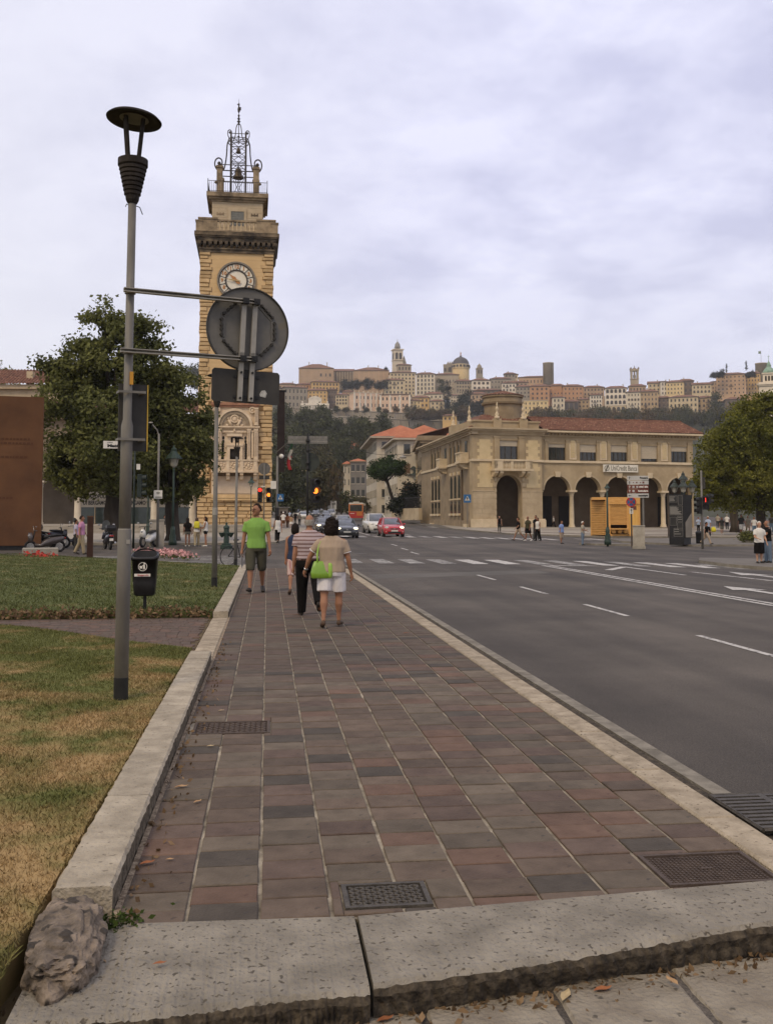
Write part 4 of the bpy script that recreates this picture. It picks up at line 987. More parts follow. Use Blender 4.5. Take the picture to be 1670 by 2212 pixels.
for x in(-86,-30,30,86):MB().lathe([(.7,76*k),(.3,80*k),(.8,86*k),(.2,94*k)],(x*k,1,0),6).build('urn',mw,g)
t,w,h,d=H(LA,522,720,434,548,850,'pink','left wing of the long pink palace with white pilasters and small statues on its roof',2,7,roof='flat',wf=(.35,.42),turn=0.32,name='palace',cat='palace')
for i in range(6):MB().bb(-w/2+i*w/5-.7,-w/2+i*w/5+.7,-.5,0,-3,h).build('pilaster',mw,t)
for i in range(7):MB().lathe([(.5,h+.5),(.35,h+1.2),(.5,h+1.6),(.15,h+2.2)],(-w/2+i*w/6,0,0),6).build('statue',TW['pale'],t)
t,w,h,d=H(LA,705,908,444,548,845,'pink','right wing of the long pink palace with grey shuttered windows',2,7,wf=(.4,.45),turn=-0.1,name='palace',cat='palace',rise=1.4,wk='plain')
for i in range(4):MB().bb(-w/2+i*w/3-.7,-w/2+i*w/3+.7,-.5,0,-3,h).build('pilaster',mw,t)
H(LA,905,985,486,540,850,'yellow','small yellow house with brown roof right of the pink palace',2,3,wf=(.3,.5))
H(LA,925,1040,465,540,875,'ochre','ochre house with stepped roofs behind the small yellow house',2,4)
H(LA,1010,1135,440,545,880,'pale','pale gabled house with a wooden balcony left of the tall cypress',3,4,balcony=[(1,2)],wf=(.35,.45))
H(LA,1048,1142,490,550,845,'cream','cream house with brown balconies at the foot of the tall cypress',2,3,balcony=[(0,2),(1,2)])
H(LA,1185,1245,450,545,870,'pale','narrow pale house between the cypress and the round evergreen',4,3,balcony=[(1,1)])
H(LA,1300,1440,440,520,890,'rose','brown house with dark roofs behind the round evergreen',2,5)
H(LA,1340,1530,415,445,930,'dark','low dark tiled house above the round building',1,6)
H(LA,1133,1230,590,630,640,'ochre','tiny ochre farmhouse among the trees under the rampart',1,3,rise=1.2)
# ---- right half
H(LB,5,75,272,300,1010,'grey','small grey house on the skyline left of the round stone tower',1,3)
H(LB,95,290,292,345,990,'salmon','long salmon house with tiled roof at the foot of the round stone tower',1,9,wf=(.3,.4))
H(LB,-10,78,330,390,960,'white','white house with dark loggias below the grey skyline house',2,4,wf=(.5,.5),balcony=[(0,1)])
H(LB,75,170,352,430,930,'grey','grey house with small windows left of the first orange house',3,4)
H(LB,165,285,348,440,925,'orange','orange house with grey shutters, first of the orange pair',3,4,wk='shut',wf=(.22,.45))
H(LB,285,375,345,440,935,'orange','darker orange house with no windows in its upper wall',3,4,wf=(.3,.35),skip=[(0,0),(0,1),(0,2),(0,3)])
H(LB,372,495,348,440,925,'orange','broad orange house with tiled roof right of the orange pair',3,5,wf=(.3,.45),turn=0.1)
H(LB,495,625,356,440,940,'rose','brown house with a long balcony right of the orange houses',3,6,balcony=[(1,2)])
H(LB,125,278,438,528,820,'yellow','yellow house with white quoins standing in front of the orange houses',3,6,wf=(.32,.45),balcony=[(1,3)],roof='flat',turn=0.03)
H(LB,305,380,418,520,850,'pale','pale house with small balcony left of the open loggia',3,3,balcony=[(1,1)])
H(LB,375,470,445,515,850,'dark','open loggia house with three tall dark arches',1,3,wk='arch',wf=(.55,.6))
H(LB,460,535,432,512,855,'tan','tan house with shutters right of the open loggia',3,3,wk='shut',wf=(.25,.4))
H(LB,540,612,403,530,840,'white','narrow white house with rows of dark balconies',5,4,wf=(.5,.55),balcony=[(1,1),(2,1),(3,1)],wk=['plain']*4+['arch'])
t,w,h,d=H(LB,632,765,360,510,870,'white','white house with two storeys of arched loggias',4,5,wk=['arch','arch','arch','plain'],wf=(.5,.55),rise=2.5,skip=[(3,0),(3,1),(3,2),(3,3),(3,4)])
H(LB,640,760,470,520,845,'cream','plain cream terrace wall with three dark arches under the loggia house',1,4,wk='arch',wf=(.55,.55),roof='flat')
H(LB,768,850,385,535,840,'pale','tall pale house with grey shutters and three ground floor arches',5,4,wk=['plain','shut','plain','shut','arch'],wf=(.3,.45),balcony=[(2,1)])
H(LB,848,960,382,540,838,'tan','tall tan house with triple arched windows above a balcony',5,5,wk=['plain','plain','arch','plain','arch'],wf=(.35,.48),balcony=[(2,1),(3,1)])
H(LB,780,882,348,395,930,'rose','brown house with low roof behind the two tall houses',1,5)
H(LB,898,1000,330,410,930,'cream','cream house with brown gable left of the white narrow house',3,4,roof='gable')
H(LB,978,1016,320,410,920,'white','narrow white house on the skyline beside the yellow house',3,2)
H(LB,1012,1116,324,405,915,'yellow','yellow house with dark windows beside a dark stone house',3,5,wf=(.35,.45),turn=-0.08)
H(LB,1085,1178,315,400,930,'dark','dark bare stone house right of the yellow house',2,3)
H(LB,1172,1288,338,402,905,'cream','cream house with big arched window under a wide gable roof',2,5,wk=['plain','arch'],roof='gable',wf=(.4,.5))
H(LB,955,1035,420,520,850,'dark','dark brown houses wedged left of the long cream house',3,3)
H(LB,1030,1205,416,552,820,'cream','long cream house with four rows of brown shutters',4,7,wf=(.42,.5),wk='plain',balcony=[(2,3)],turn=-0.05)
H(LB,1200,1290,420,552,825,'tan','tan house with balconies on each floor left of the dark conifer',4,3,balcony=[(0,2),(1,2),(2,2)],turn=-0.2)
H(LB,1290,1330,320,400,930,'rose','narrow brown house at the foot of the citadel palace',3,2)
t,w,h,d=H(LB,1325,1500,275,405,900,'salmon','large salmon palace on the right of the skyline with five rows of windows',5,7,wf=(.3,.42),rise=2.6,turn=-0.04,balcony=[(2,3)])
H(LB,1500,1592,270,405,905,'ochre','ochre wing of the skyline palace with a dark balcony',5,5,wf=(.35,.45),balcony=[(2,2)],turn=-0.04)
H(LB,1380,1500,430,470,860,'dark','low dark roofed house under the salmon palace',1,4)
H(LB,1265,1300,440,490,870,'stone','small stone house behind the dark conifer',2,2)
# ---- landmarks
def lp(L,x,y,dist):return AT(L[0]+x*L[1],712.5+y*L[1],dist),L[1]*dist/FPX
p,k=lp(LA,823,280,1020)
t=thing('bell_tower','slender white church bell tower with little onion dome on the skyline','bell tower',p,facing(p)+0.25)
mcm=TW['pale'];W_=31*k
MB().bb(-W_,W_,-W_,W_,-8,140*k).build('shaft',mcm,t)
b=MB();b.bb(-W_*1.15,W_*1.15,-W_*1.15,W_*1.15,68*k,72*k);b.bb(-W_*1.2,W_*1.2,-W_*1.2,W_*1.2,140*k,147*k);b.build('cornice',mcm,t)
for a in range(4):
 b=MB();b.M=Matrix.Rotation(a*PI/2,4,'Z')
 for s_ in(-.42,.42):b.M=Matrix.Rotation(a*PI/2,4,'Z');b.prism([(s_*W_-W_*.3,76*k),(s_*W_+W_*.3,76*k)]+[(s_*W_+W_*.3*math.cos(i*PI/6),112*k+W_*.3*math.sin(i*PI/6))for i in range(7)],-W_-.15,-W_+.5)
 b.build('belfry_opening',m_twin,t)
b=MB();b.smooth=True;b.lathe([(W_*.62,147*k),(W_*.62,160*k),(W_*.75,163*k),(W_*.62,170*k),(W_*.58,182*k),(W_*.3,195*k),(W_*.08,203*k),(W_*.05,218*k)],n=12);b.build('dome',mat('lead_dome',(.20,.19,.18),(.28,.27,.26),scale=.5),t)
p,k=lp(LA,868,240,1025)
t=thing('spire','pointed stone cone spire right beside the white bell tower','spire',p,0)
MB().lathe([(15*k,-10),(15*k,10*k),(17*k,11*k),(1*k,65*k)],n=8).build('cone',TW['stone'],t)
p,k=lp(LA,1258,330,1020)
t=thing('domed_church','domed church with dark lead dome over a yellow drum and gilt statue on top','church',p,facing(p))
b=MB();b.lathe([(58*k,-12),(58*k,60*k),(62*k,62*k),(62*k,66*k)],n=20);b.build('drum',TW['yellow'],t)
b=MB();b.lathe([(60*k,66*k),(60*k,88*k),(61*k,92*k)],n=20);b.build('arcade',TW['cream'],t)
b=MB();b.smooth=True;b.lathe([(60*k,92*k)]+[(58*k*math.cos(i*PI/16),92*k+54*k*math.sin(i*PI/16))for i in range(8)]+[(8*k,146*k),(8*k,155*k),(2*k,157*k)],n=20);b.build('dome',mat('dark_lead',(.055,.05,.055),(.09,.083,.085),scale=.3,rough=.6),t)
b=MB();b.lathe([(4*k,156*k),(3*k,163*k),(5*k,170*k),(2*k,176*k),(2.5*k,180*k),(.5*k,183*k)],n=6);b.build('statue',m_numeral,t)
b=MB()
for i in range(16):a=i*PI/8;b.box((58.5*k*math.cos(a),58.5*k*math.sin(a),78*k),(2,2,14*k),a)
b.build('window',m_twin,t)
p,k=lp(LA,1170,300,1030)
t=thing('broken_tower','grey medieval tower with broken battlements left of the dome','tower',p,facing(p))
b=MB();b.bb(-31*k,-8*k,-5,5,-8,60*k);b.bb(-8*k,30*k,-5,5,-8,68*k)
for x in(-28,-14,0,14,27):b.bb((x-4)*k,(x+4)*k,-4.4,4.4,50*k,(62 if x<0 else 78)*k)
b.build('wall',TW['grey'],t);b=MB();b.prism([(-26*k,10*k),(-12*k,10*k)]+[((-19+7*math.cos(i*PI/6))*k,(28+7*math.sin(i*PI/6))*k)for i in range(7)],-5.2,-4.8);b.prism([(2*k,8*k),(24*k,8*k)]+[((13+11*math.cos(i*PI/6))*k,(30+11*math.sin(i*PI/6))*k)for i in range(7)],-5.2,-4.8);b.build('opening',m_twin,t)
p,k=lp(LA,1386,310,1000)
t=thing('belfry','small dark belfry with a pointed dome right of the big dome','belfry',p,facing(p)+.2)
MB().bb(-20*k,20*k,-20*k,20*k,-10,45*k).build('shaft',TW['grey'],t);MB().bb(-23*k,23*k,-23*k,23*k,42*k,47*k).build('cornice',TW['stone'],t)
b=MB();b.smooth=True;b.lathe([(17*k,47*k),(17*k,55*k),(14*k,66*k),(6*k,74*k),(1*k,82*k)],n=10);b.build('dome',TW['grey'],t)
b=MB()
for s_ in(-1,1):b.prism([((s_*9-5)*k,8*k),((s_*9+5)*k,8*k)]+[((s_*9+5*math.cos(i*PI/6))*k,(28+5*math.sin(i*PI/6))*k)for i in range(7)],-20.5*k,-19*k)
b.build('opening',m_twin,t)
p,k=lp(LB,279,325,985)
t=thing('round_tower','plain round stone tower standing alone on the skyline','tower',p,0)
b=MB();b.smooth=True;b.lathe([(33*k,-8),(33*k,116*k),(34.5*k,117*k),(34.5*k,122*k),(31*k,122.5*k)],n=20);b.build('wall',TW['stone'],t)
p,k=lp(LB,813,335,960)
t=thing('belfry','stone belfry with open arches and pinnacles on the skyline over the tall houses','belfry',p,facing(p)+.1)
W_=23*k
MB().bb(-W_,W_,-W_,W_,-8,30*k).build('shaft',TW['stone'],t)
b=MB()
for sx in(-1,0,1):
 for sy in(-1,0,1):
  if sx or sy:b.box((sx*W_*.8,sy*W_*.8,55*k),(W_*(.42 if sx else.26),W_*(.42 if sy else.26),54*k))
b.bb(-W_*1.12,W_*1.12,-W_*1.12,W_*1.12,28*k,32*k);b.bb(-W_*1.12,W_*1.12,-W_*1.12,W_*1.12,80*k,92*k);b.build('belfry_stage',TW['stone'],t)
b=MB();b.lathe([(W_*.8,92*k),(W_*.4,98*k),(W_*.1,104*k),(.2,115*k)],n=8)
for sx in(-1,1):
 for sy in(-1,1):b.lathe([(1,92*k),(.3,103*k)],(sx*W_,sy*W_,0),5)
b.build('roof',TW['dark'],t);MB().lathe([(W_*.4,40*k),(W_*.35,55*k),(W_*.1,62*k)],n=8).build('bell',m_bronze,t)
p,k=lp(LB,1600,290,930)
t=thing('citadel_tower','low round stone keep behind the salmon palace','tower',p,0)
b=MB();b.smooth=True;b.lathe([(36*k,-8),(36*k,78*k),(38*k,79*k),(38*k,84*k)],n=18);b.build('wall',TW['stone'],t)
t2=thing('flag','green and white flag on a tall pole over the round keep','flag',(p.x,p.y,p.z+84*k),0)
MB().cyl((0,0,0),(0,0,80*k),.14,n=4).build('pole',m_teave,t2);MB().bb(-2.6,0,-.05,.05,60*k,76*k).build('cloth',mat('flag_green',(.12,.2,.12),(.3,.34,.3),scale=.4),t2)
p,k=lp(LB,1650,440,300)
t=thing('church_tower','white church tower with green copper cupola at the right edge','church tower',p,facing(p))
W_=58*k
MB().bb(-W_,W_,-W_,W_,-20,90*k).build('shaft',TW['white'],t)
b=MB()
for e,z0,z1 in((1.12,88,96),(1.2,96,102),(1.05,102,112)):b.bb(-W_*e,W_*e,-W_*e,W_*e,z0*k,z1*k)
b.build('cornice',TW['white'],t)
b=MB();b.bb(-W_*.62,W_*.62,-W_*.62,W_*.62,112*k,165*k);b.bb(-W_*.72,W_*.72,-W_*.72,W_*.72,165*k,172*k);b.build('lantern',TW['white'],t)
b=MB();b.smooth=True;b.lathe([(W_*.68,172*k),(W_*.62,186*k),(W_*.35,206*k),(W_*.2,212*k),(W_*.26,218*k),(W_*.16,236*k),(W_*.03,250*k),(.04,290*k)],n=14);b.box((0,0,278*k),(14*k,.12,2*k));b.build('cupola',mat('green_copper',(.19,.30,.24),(.30,.42,.35),scale=1.5),t)
b=MB()
for s_ in(-1,1):b.prism([((s_*25-11)*k,-10),((s_*25+11)*k,-10)]+[((s_*25+11*math.cos(i*PI/8))*k,(30+11*math.sin(i*PI/8))*k)for i in range(9)],-W_-.1,-W_+.6)
b.build('bell_opening',m_dark,t)
b=MB()
for s_ in(-1,0,1):b.prism([(s_*18*k-5*k,122*k),(s_*18*k+5*k,122*k)]+[((s_*18+5*math.cos(i*PI/6))*k,(148+5*math.sin(i*PI/6))*k)for i in range(7)],-W_*.62-.1,-W_*.62+.3)
b.build('lantern_window',m_dark,t)
def rampart(label,L,x0,y0a,y0b,x1,y1a,y1b,d0,d1,n=16):
 a0,b0=lp(L,x0,y0a,d0)[0],lp(L,x0,y0b,d0)[0];a1,b1=lp(L,x1,y1a,d1)[0],lp(L,x1,y1b,d1)[0]
 t=thing('rampart',label,'wall',(0,0,0));b=MB();nn=Vector(((a1-a0).y,-(a1-a0).x,0)).normalized()
 q=[a0,a1,b1-Vector((0,0,14)),b0-Vector((0,0,14))]
 b.add([tuple(x)for x in q]+[tuple(x-nn*5)for x in q],[(0,1,2,3),(0,4,5,1),(1,5,6,2),(3,2,6,7),(0,3,7,4)]);b.build('wall',m_rampart,t,fix=True)
 b=MB()
 for i in range(n+1):
  f=i/n;a=a0.lerp(a1,f);c=b0.lerp(b1,f);b.cyl(c+nn*1.0-Vector((0,0,8)),a-Vector((0,0,1)),1.2,.8,4)
 b.build('buttress',m_rampart,t)
 b=MB();b.tube([tuple(a0+nn*.2),tuple(a1+nn*.2)],.45,4);b.build('coping',m_rampart,t)
rampart('long grey rampart wall with parapet across the hillside below the pink palace',LA,180,585,640,1130,628,690,770,790)
rampart('upper retaining wall with trees on it under the pink palace',LA,350,545,600,1240,592,632,815,835)
rampart('grey foundation wall under the houses left of the white gate',LA,20,535,600,165,540,600,830,830,5)
st=thing('stair_terrace','wide grey stepped terrace at the left end of the rampart','steps',lp(LA,80,650,740)[0],0.0)
k=LA[1]*740/FPX
for i in range(5):MB().bb(-70*k,66*k,i*2.0,14,i*16*k-6,i*16*k+13*k).build('terrace_wall',m_rampart,st)
# ========================== TREES
def crown_mesh(name,n,blobs,leaf,m,seed=1,squash=0.6,shell=(0.62,1.04),holes=0):
 g=np.random.default_rng(seed);W=np.array([(b[3]*b[4]*b[5])**(2/3)for b in blobs]);W/=W.sum()
 idx=g.choice(len(blobs),n,p=W);B=np.array(blobs)[idx]
 d=g.normal(size=(n,3));d/=np.linalg.norm(d,axis=1)[:,None]
 ph=g.uniform(0,6.28,(len(blobs),6))[idx]
 lump_=1.5*(0.10*np.sin(5*d[:,0]+ph[:,0])+0.10*np.sin(5*d[:,1]+ph[:,1])+0.10*np.sin(6*d[:,2]+ph[:,2])+0.07*np.sin(11*d[:,0]+9*d[:,2]+ph[:,3])+0.06*np.sin(13*d[:,1]-8*d[:,2]+ph[:,4]))
 r=g.uniform(shell[0],shell[1],n)+lump_
 C=B[:,:3]+d*B[:,3:6]*r[:,None]
 k=max(8,n//55);S=C[g.integers(0,n,k)]
 own=g.integers(0,k,n);near=g.uniform(size=n)<0.8
 C[near]=S[own[near]]+g.normal(size=(near.sum(),3))*leaf*2.3*np.array([1,1,squash])
 if holes:
  hc=C[g.integers(0,n,holes)];hr=g.uniform(.3,.85,holes);keep=np.ones(n,bool)
  for c_,r_ in zip(hc,hr):keep&=((C-c_)**2*np.array([1,.25,1.6])).sum(1)>r_*r_
  C,d=C[keep],d[keep];n=len(C)
 nrm=d+g.normal(size=(n,3))*0.7+np.array([0,0,0.5]);nrm/=np.linalg.norm(nrm,axis=1)[:,None]
 A=np.cross(nrm,g.normal(size=(n,3)));A/=np.linalg.norm(A,axis=1)[:,None];T=np.cross(nrm,A)
 s=leaf*g.uniform(0.55,1.25,n)[:,None]
 return leaf_mesh(name,C,A*s,T*s*0.6,m)
m_bark=mat('bark',(0.035,0.028,0.022),(0.075,0.062,0.05),scale=3,rough=1,bump=1,bscale=9,stretch=(1,1,.25),detail=8)
LF=dict(chestnut=leaf_mat('chestnut_leaf',(0.062,0.072,0.024),(0.155,0.163,0.054),scale=0.35,var=.05,tl=.3),plane=leaf_mat('plane_leaf',(0.075,0.088,0.016),(0.20,0.195,0.040),scale=0.3,var=.05,tl=.35),dark=leaf_mat('dark_leaf',(0.036,0.043,0.021),(0.080,0.086,0.038),scale=0.12,var=.15,tl=.2),olive=leaf_mat('olive_leaf',(0.045,0.042,0.020),(0.085,0.078,0.034),scale=0.1,var=.15,tl=.2),brown=leaf_mat('brown_leaf',(0.075,0.055,0.028),(0.115,0.085,0.042),scale=0.12,var=.15,tl=.2),pine=leaf_mat('pine_needles',(0.020,0.038,0.012),(0.045,0.075,0.020),scale=0.3,var=.05,tl=.15),cypress=leaf_mat('cypress_leaf',(0.010,0.014,0.009),(0.024,0.030,0.017),scale=0.3,var=.1,tl=.1))
def trunk(path,rs,parent,limbs=()):
 b=MB();b.smooth=True;b.tube(path,rs,9)
 for lp_,lr in limbs:b.tube(lp_,lr,6)
 return b.build('trunk',m_bark,parent)
# ---- the two horse chestnuts left of the tower, and the square's trees on the right
def big_tree(name,label,cat,base,blobs,n,leaf,lm,seed,th,tr,group):
 t=thing(name,label,cat,base,0,group)
 obj('crown',crown_mesh('crown',n,blobs,leaf,LF[lm],seed,holes=34),t)
 r_=random.Random(seed);limbs=[]
 for b in blobs[:9]:
  e=Vector(b[:3]);s0=Vector((0,0,th*r_.uniform(.65,1.0)))
  mid=s0.lerp(e,.5)+Vector((0,0,-.4));limbs.append(([s0,mid,e],[tr*.45,tr*.3,tr*.1]))
 trunk([(0,0,-.3),(0.05,0,.5),(-.08,.05,th*.5),(.1,0,th),(0.0,0.1,th*1.8)],[tr*1.5,tr*1.05,tr,tr*.85,tr*.4],t,limbs)
 return t
def blobs_px(base,spec,D):
 out=[]
 for u,v,a,b,dd in spec:
  p=AT(u,v,D+dd)-base;s=(D+dd)/FPX;out.append((p.x,p.y,p.z,a*s,max(a,b)*s*0.9,b*s))
 return out
bA=GT(243,1176);DA=depth(bA)
big_tree('chestnut_tree','tall horse chestnut with pointed crown and thick dark trunk behind the motorbikes','tree',bA,blobs_px(bA,[(228,705,38,46,0),(250,770,90,70,0),(180,800,82,60,1),(310,760,50,62,1),(140,860,42,50,0),(215,880,100,80,-1),(320,860,70,80,1),(160,960,68,68,0),(250,980,90,70,-2),(190,1030,75,38,0),(115,790,30,14,0),(145,905,48,40,0),(278,1040,60,30,0),(128,1000,34,28,0),(92,866,18,12,0),(292,704,24,18,0),(345,800,28,22,0),(195,690,14,14,0)],DA),64000,0.135,'chestnut',11,3.6,0.5,'chestnut trees left of the tower')
bB=GT(372,1172);DB=depth(bB)
big_tree('chestnut_tree','lower horse chestnut whose crown reaches the left edge of the clock tower','tree',bB,blobs_px(bB,[(340,850,60,60,0),(385,880,58,70,0),(410,940,44,62,0),(360,970,82,80,-1),(320,1000,60,60,-1),(415,1000,38,48,0),(375,1045,60,32,0),(300,900,60,60,0),(428,905,22,22,0)],DB),50000,0.14,'chestnut',12,4.2,0.42,'chestnut trees left of the tower')
bC=GT(1646,1158);DC=depth(bC)
big_tree('lime_tree','light green tree at the right edge whose crown overhangs the strollers','tree',bC,blobs_px(bC,[(1640,895,48,40,0),(1600,950,62,48,-2),(1560,985,52,42,-2),(1655,970,60,60,0),(1620,1030,66,46,-2),(1560,1045,48,36,-1),(1665,1050,50,44,0),(1700,980,60,70,0),(1720,900,55,50,0),(1600,1085,36,22,-1),(1680,1095,40,22,0),(1530,1010,26,22,-1),(1516,1045,18,26,0),(1534,962,24,16,0),(1588,908,28,22,0),(1650,866,24,16,0),(1545,1085,22,18,0)],DC),52000,0.14,'plane',13,4.0,0.42,'trees on the right side of the square')
bD=GT(1587,1152);bD=AT(1587,1146,100)
big_tree('lime_tree','darker tree standing behind the light green one near the right edge','tree',bD,blobs_px(bD,[(1590,960,40,50,2),(1625,920,46,50,2),(1560,1010,46,46,2),(1610,1060,48,40,1),(1570,1075,36,28,0),(1660,1010,50,60,2)],102),26000,0.18,'chestnut',14,4.0,0.4,'trees on the right side of the square')
bE=AT(8,1110,140)
big_tree('lime_tree','olive green tree seen over the top of the rusty steel monument','tree',bE,blobs_px(bE,[(15,840,45,34,0),(-30,830,50,50,0),(20,900,48,50,0),(0,990,60,60,0)],140),12000,0.2,'plane',15,6,0.5,'trees on the left edge')
# ---- simple trees: a handful of crowns, copied with their own size and turn
def simple_crown(kind_,seed):
 g=random.Random(seed);bl=[]
 if kind_=='round':
  for i in range(6):bl.append((g.uniform(-.45,.45),g.uniform(-.45,.45),g.uniform(.35,.95)*1.2,g.uniform(.38,.6),g.uniform(.38,.6),g.uniform(.35,.5)))
 elif kind_=='tall':
  for i in range(6):bl.append((g.uniform(-.25,.25),g.uniform(-.25,.25),.4+i*.35,.5-.04*i,.5-.04*i,.42))
 elif kind_=='cypress':
  for i in range(7):bl.append((g.uniform(-.04,.04),g.uniform(-.04,.04),.25+i*.42,.34-.035*i,.34-.035*i,.42))
 return bl
TM={}
for nm,k_,lf,n,lfs in(('dark','round','dark',1500,.085),('olive','round','olive',1500,.085),('brown','round','brown',1300,.085),('talldark','tall','dark',1700,.085),('tallolive','tall','olive',1700,.085),('cypress','cypress','cypress',1500,.07),('roundblack','round','cypress',1500,.085)):
 for v_ in range(2):
  me=crown_mesh('crown',n,simple_crown(k_,len(TM)*7+3),lfs,LF[lf],30+len(TM),shell=(.4,1.0))
  co=np.empty(len(me.vertices)*3);me.vertices.foreach_get('co',co);co=co.reshape(-1,3)
  lo,hi=np.percentile(co[:,2],0.5),np.percentile(co[:,2],99.7)
  co[:,2]=(co[:,2]-lo)/(hi-lo);co[:,:2]/=np.percentile(np.linalg.norm(co[:,:2],axis=1),98)
  me.vertices.foreach_set('co',co.ravel());me.update();TM[nm,v_]=me
rtree=random.Random(21)
ASPECT=dict(dark=1.55,olive=1.5,brown=1.5,talldark=2.5,tallolive=2.3,cypress=7,roundblack=1.7)
def stree(nm,p,radius,label,group,height=None):
 o=obj('tree',TM[nm,rtree.randrange(2)],None,p,rtree.uniform(0,6.28),(radius,radius,height or radius*ASPECT[nm]*rtree.uniform(.85,1.15)))
 return tag(o,label,'tree',group)
def wood(name,L,x0,x1,yb0,yb1,d0,d1,n,kinds,radius,seed):
 r_=random.Random(seed);VV=[];MI=[]
 for i in range(n):
  f=r_.random();x=x0+(x1-x0)*(i+r_.random())/n;D=d0+(d1-d0)*f;y=yb0+(yb1-yb0)*f
  k_=r_.choice(kinds);s_=radius*r_.uniform(.65,1.25);me=TM[k_,r_.randrange(2)]
  co=np.empty(len(me.vertices)*3);me.vertices.foreach_get('co',co);co=co.reshape(-1,3)[:len(me.vertices)//4*4]
  a=r_.uniform(0,6.28);q=co*np.array([s_,s_,s_*ASPECT[k_]*r_.uniform(.85,1.2)]);p=AT(L[0]+x*L[1],712.5+y*L[1],D)
  VV.append(np.stack([q[:,0]*math.cos(a)-q[:,1]*math.sin(a)+p.x,q[:,0]*math.sin(a)+q[:,1]*math.cos(a)+p.y,q[:,2]+p.z-1],1));MI+=[kinds.index(k_)]*(len(co)//4)
 V=np.concatenate(VV);n=len(V)//4
 me=bpy.data.meshes.new(name);me.vertices.add(n*4);me.vertices.foreach_set('co',V.ravel())
 me.loops.add(n*4);me.loops.foreach_set('vertex_index',np.arange(n*4));me.polygons.add(n);me.polygons.foreach_set('loop_start',np.arange(n)*4)
 for k_ in kinds:me.materials.append(TM[k_,0].materials[0])
 me.polygons.foreach_set('material_index',np.array(MI,dtype=np.int32));me.update(calc_edges=True)
 return kind(obj(name,me),'stuff')
for a_ in((LA,-10,330,740,690,500,690,44,['dark','talldark','olive'],6,1),(LA,300,760,830,700,440,700,90,['dark','talldark','olive','dark'],5.5,2),(LA,20,640,960,830,380,450,60,['dark','talldark','olive'],5.5,3),(LA,640,1000,770,735,560,690,26,['olive','dark','brown'],5,4),(LA,900,1300,600,620,770,800,26,['brown','olive'],6,7),(LB,180,1080,590,560,700,800,80,['dark','olive','brown','olive'],6.5,10),(LB,1040,1420,595,560,700,800,30,['dark','olive','roundblack'],6.5,11)):
 wood('wood',*a_)
ORD=['first','second','third','fourth','fifth','sixth','seventh','eighth','ninth','tenth','eleventh','twelfth','thirteenth','fourteenth']
def row_trees(L,xs,y,D,kinds,radius,what,where,seed):
 r_=random.Random(seed)
 for i,x in enumerate(xs):
  stree(r_.choice(kinds),AT(L[0]+x*L[1],712.5+y*L[1],D),radius*r_.uniform(.75,1.2),f'{what}, {ORD[i]} from the left {where}',f'{what} {where}')
row_trees(LA,(225,262),665,735,['roundblack'],6.5,'black round tree','before the white city gate',5)
row_trees(LA,(405,470,540,605,690,745,815,890,940),570,812,['brown','olive','dark'],3.6,'small autumnal tree','in the row under the pink palace',6)
row_trees(LA,(1250,1300,1345,1400),585,800,['roundblack','dark'],8,'dark round tree','left of the round bank lantern',8)
row_trees(LA,(465,505,545,620,690,725),412,960,['roundblack'],6.5,'black evergreen','before the skyline palaces',9)
row_trees(LB,(1300,1325,1350,1520,1540),298,895,['roundblack'],4.2,'dark tree','beside the salmon skyline palace',12)
row_trees(LA,(-610,-570,-540,-500),395,900,['dark'],12,'hazy green tree','on the ridge left of the tower',13)
stree('cypress',AT(LA[0]+1168*LA[1],712.5+560*LA[1],830),4.6,'very tall dark cypress between pale houses on the hill','cypresses on the hill',26)
stree('cypress',AT(LB[0]+1506*LB[1],712.5+250*LB[1],905),1.6,'small pointed cypress on the skyline left of the round keep','cypresses on the hill',9)
stree('cypress',AT(LB[0]+1384*LB[1],712.5+262*LB[1],895),1.3,'small pointed cypress on the skyline at the left end of the salmon palace','cypresses on the hill',8)
stree('talldark',AT(LA[0]+1120*LA[1],712.5+440*LA[1],935),6,'tall dark tree between the pale block and the long stone house','trees between the hill houses',15)
stree('roundblack',AT(LA[0]+1285*LA[1],712.5+560*LA[1],840),7.5,'big round black evergreen in front of the brown houses on the hill','trees between the hill houses',19)
stree('talldark',AT(LB[0]+1325*LB[1],712.5+545*LB[1],810),8,'big dark conifer right of the long cream house','trees between the hill houses',22)
stree('roundblack',AT(LA[0]+745*LA[1],712.5+285*LA[1],1010),3,'small bush on the roofline left of the tall bell tower','trees between the hill houses',5)
# ---- trees along the street
for u,v,D,s_,hgt,k_,lb in((612,1112,190,3.6,10,'talldark','dark street tree just right of the clock tower'),(640,1110,230,4.5,13,'talldark','dark street tree behind the flag'),(685,1108,215,4.2,12.5,'tallolive','olive street tree right of the traffic light mast'),(712,1108,235,3.6,12,'brown','brownish street tree with drooping crown left of the white house'),(655,1108,260,6,14,'dark','broad dark tree behind the mast over the traffic'),(733,1106,280,3,5,'dark','low dark tree in front of the grey block'),(760,1108,250,4.0,5.5,'dark','low dark tree between the grey block and the bus'),(775,1110,225,3.0,4.0,'olive','small olive tree behind the bus'),(596,1112,240,5,14,'dark','dark street tree half hidden by the clock tower'),(695,1104,320,5,14,'dark','dark tree far down the street over the parked cars')):
 stree(k_,AT(u,v,D),s_,lb,'trees along the street',hgt)
p=AT(856,1108,168)
t=thing('stone_pine','umbrella shaped stone pine with leaning bare trunk before the white building','tree',p,0)
k=168/FPX
bl=[((u-856)*k,dy_,(1108-v)*k,a*k,a*k*1.1,b*k)for u,v,a,b,dy_ in((808,1018,14,10,0),(820,1006,18,13,1),(838,1001,20,14,0),(855,1006,17,12,-1),(862,1018,12,10,0),(835,1016,24,11,2),(835,1014,24,10,-3),(815,1028,9,6,0),(828,1030,8,5,0))]
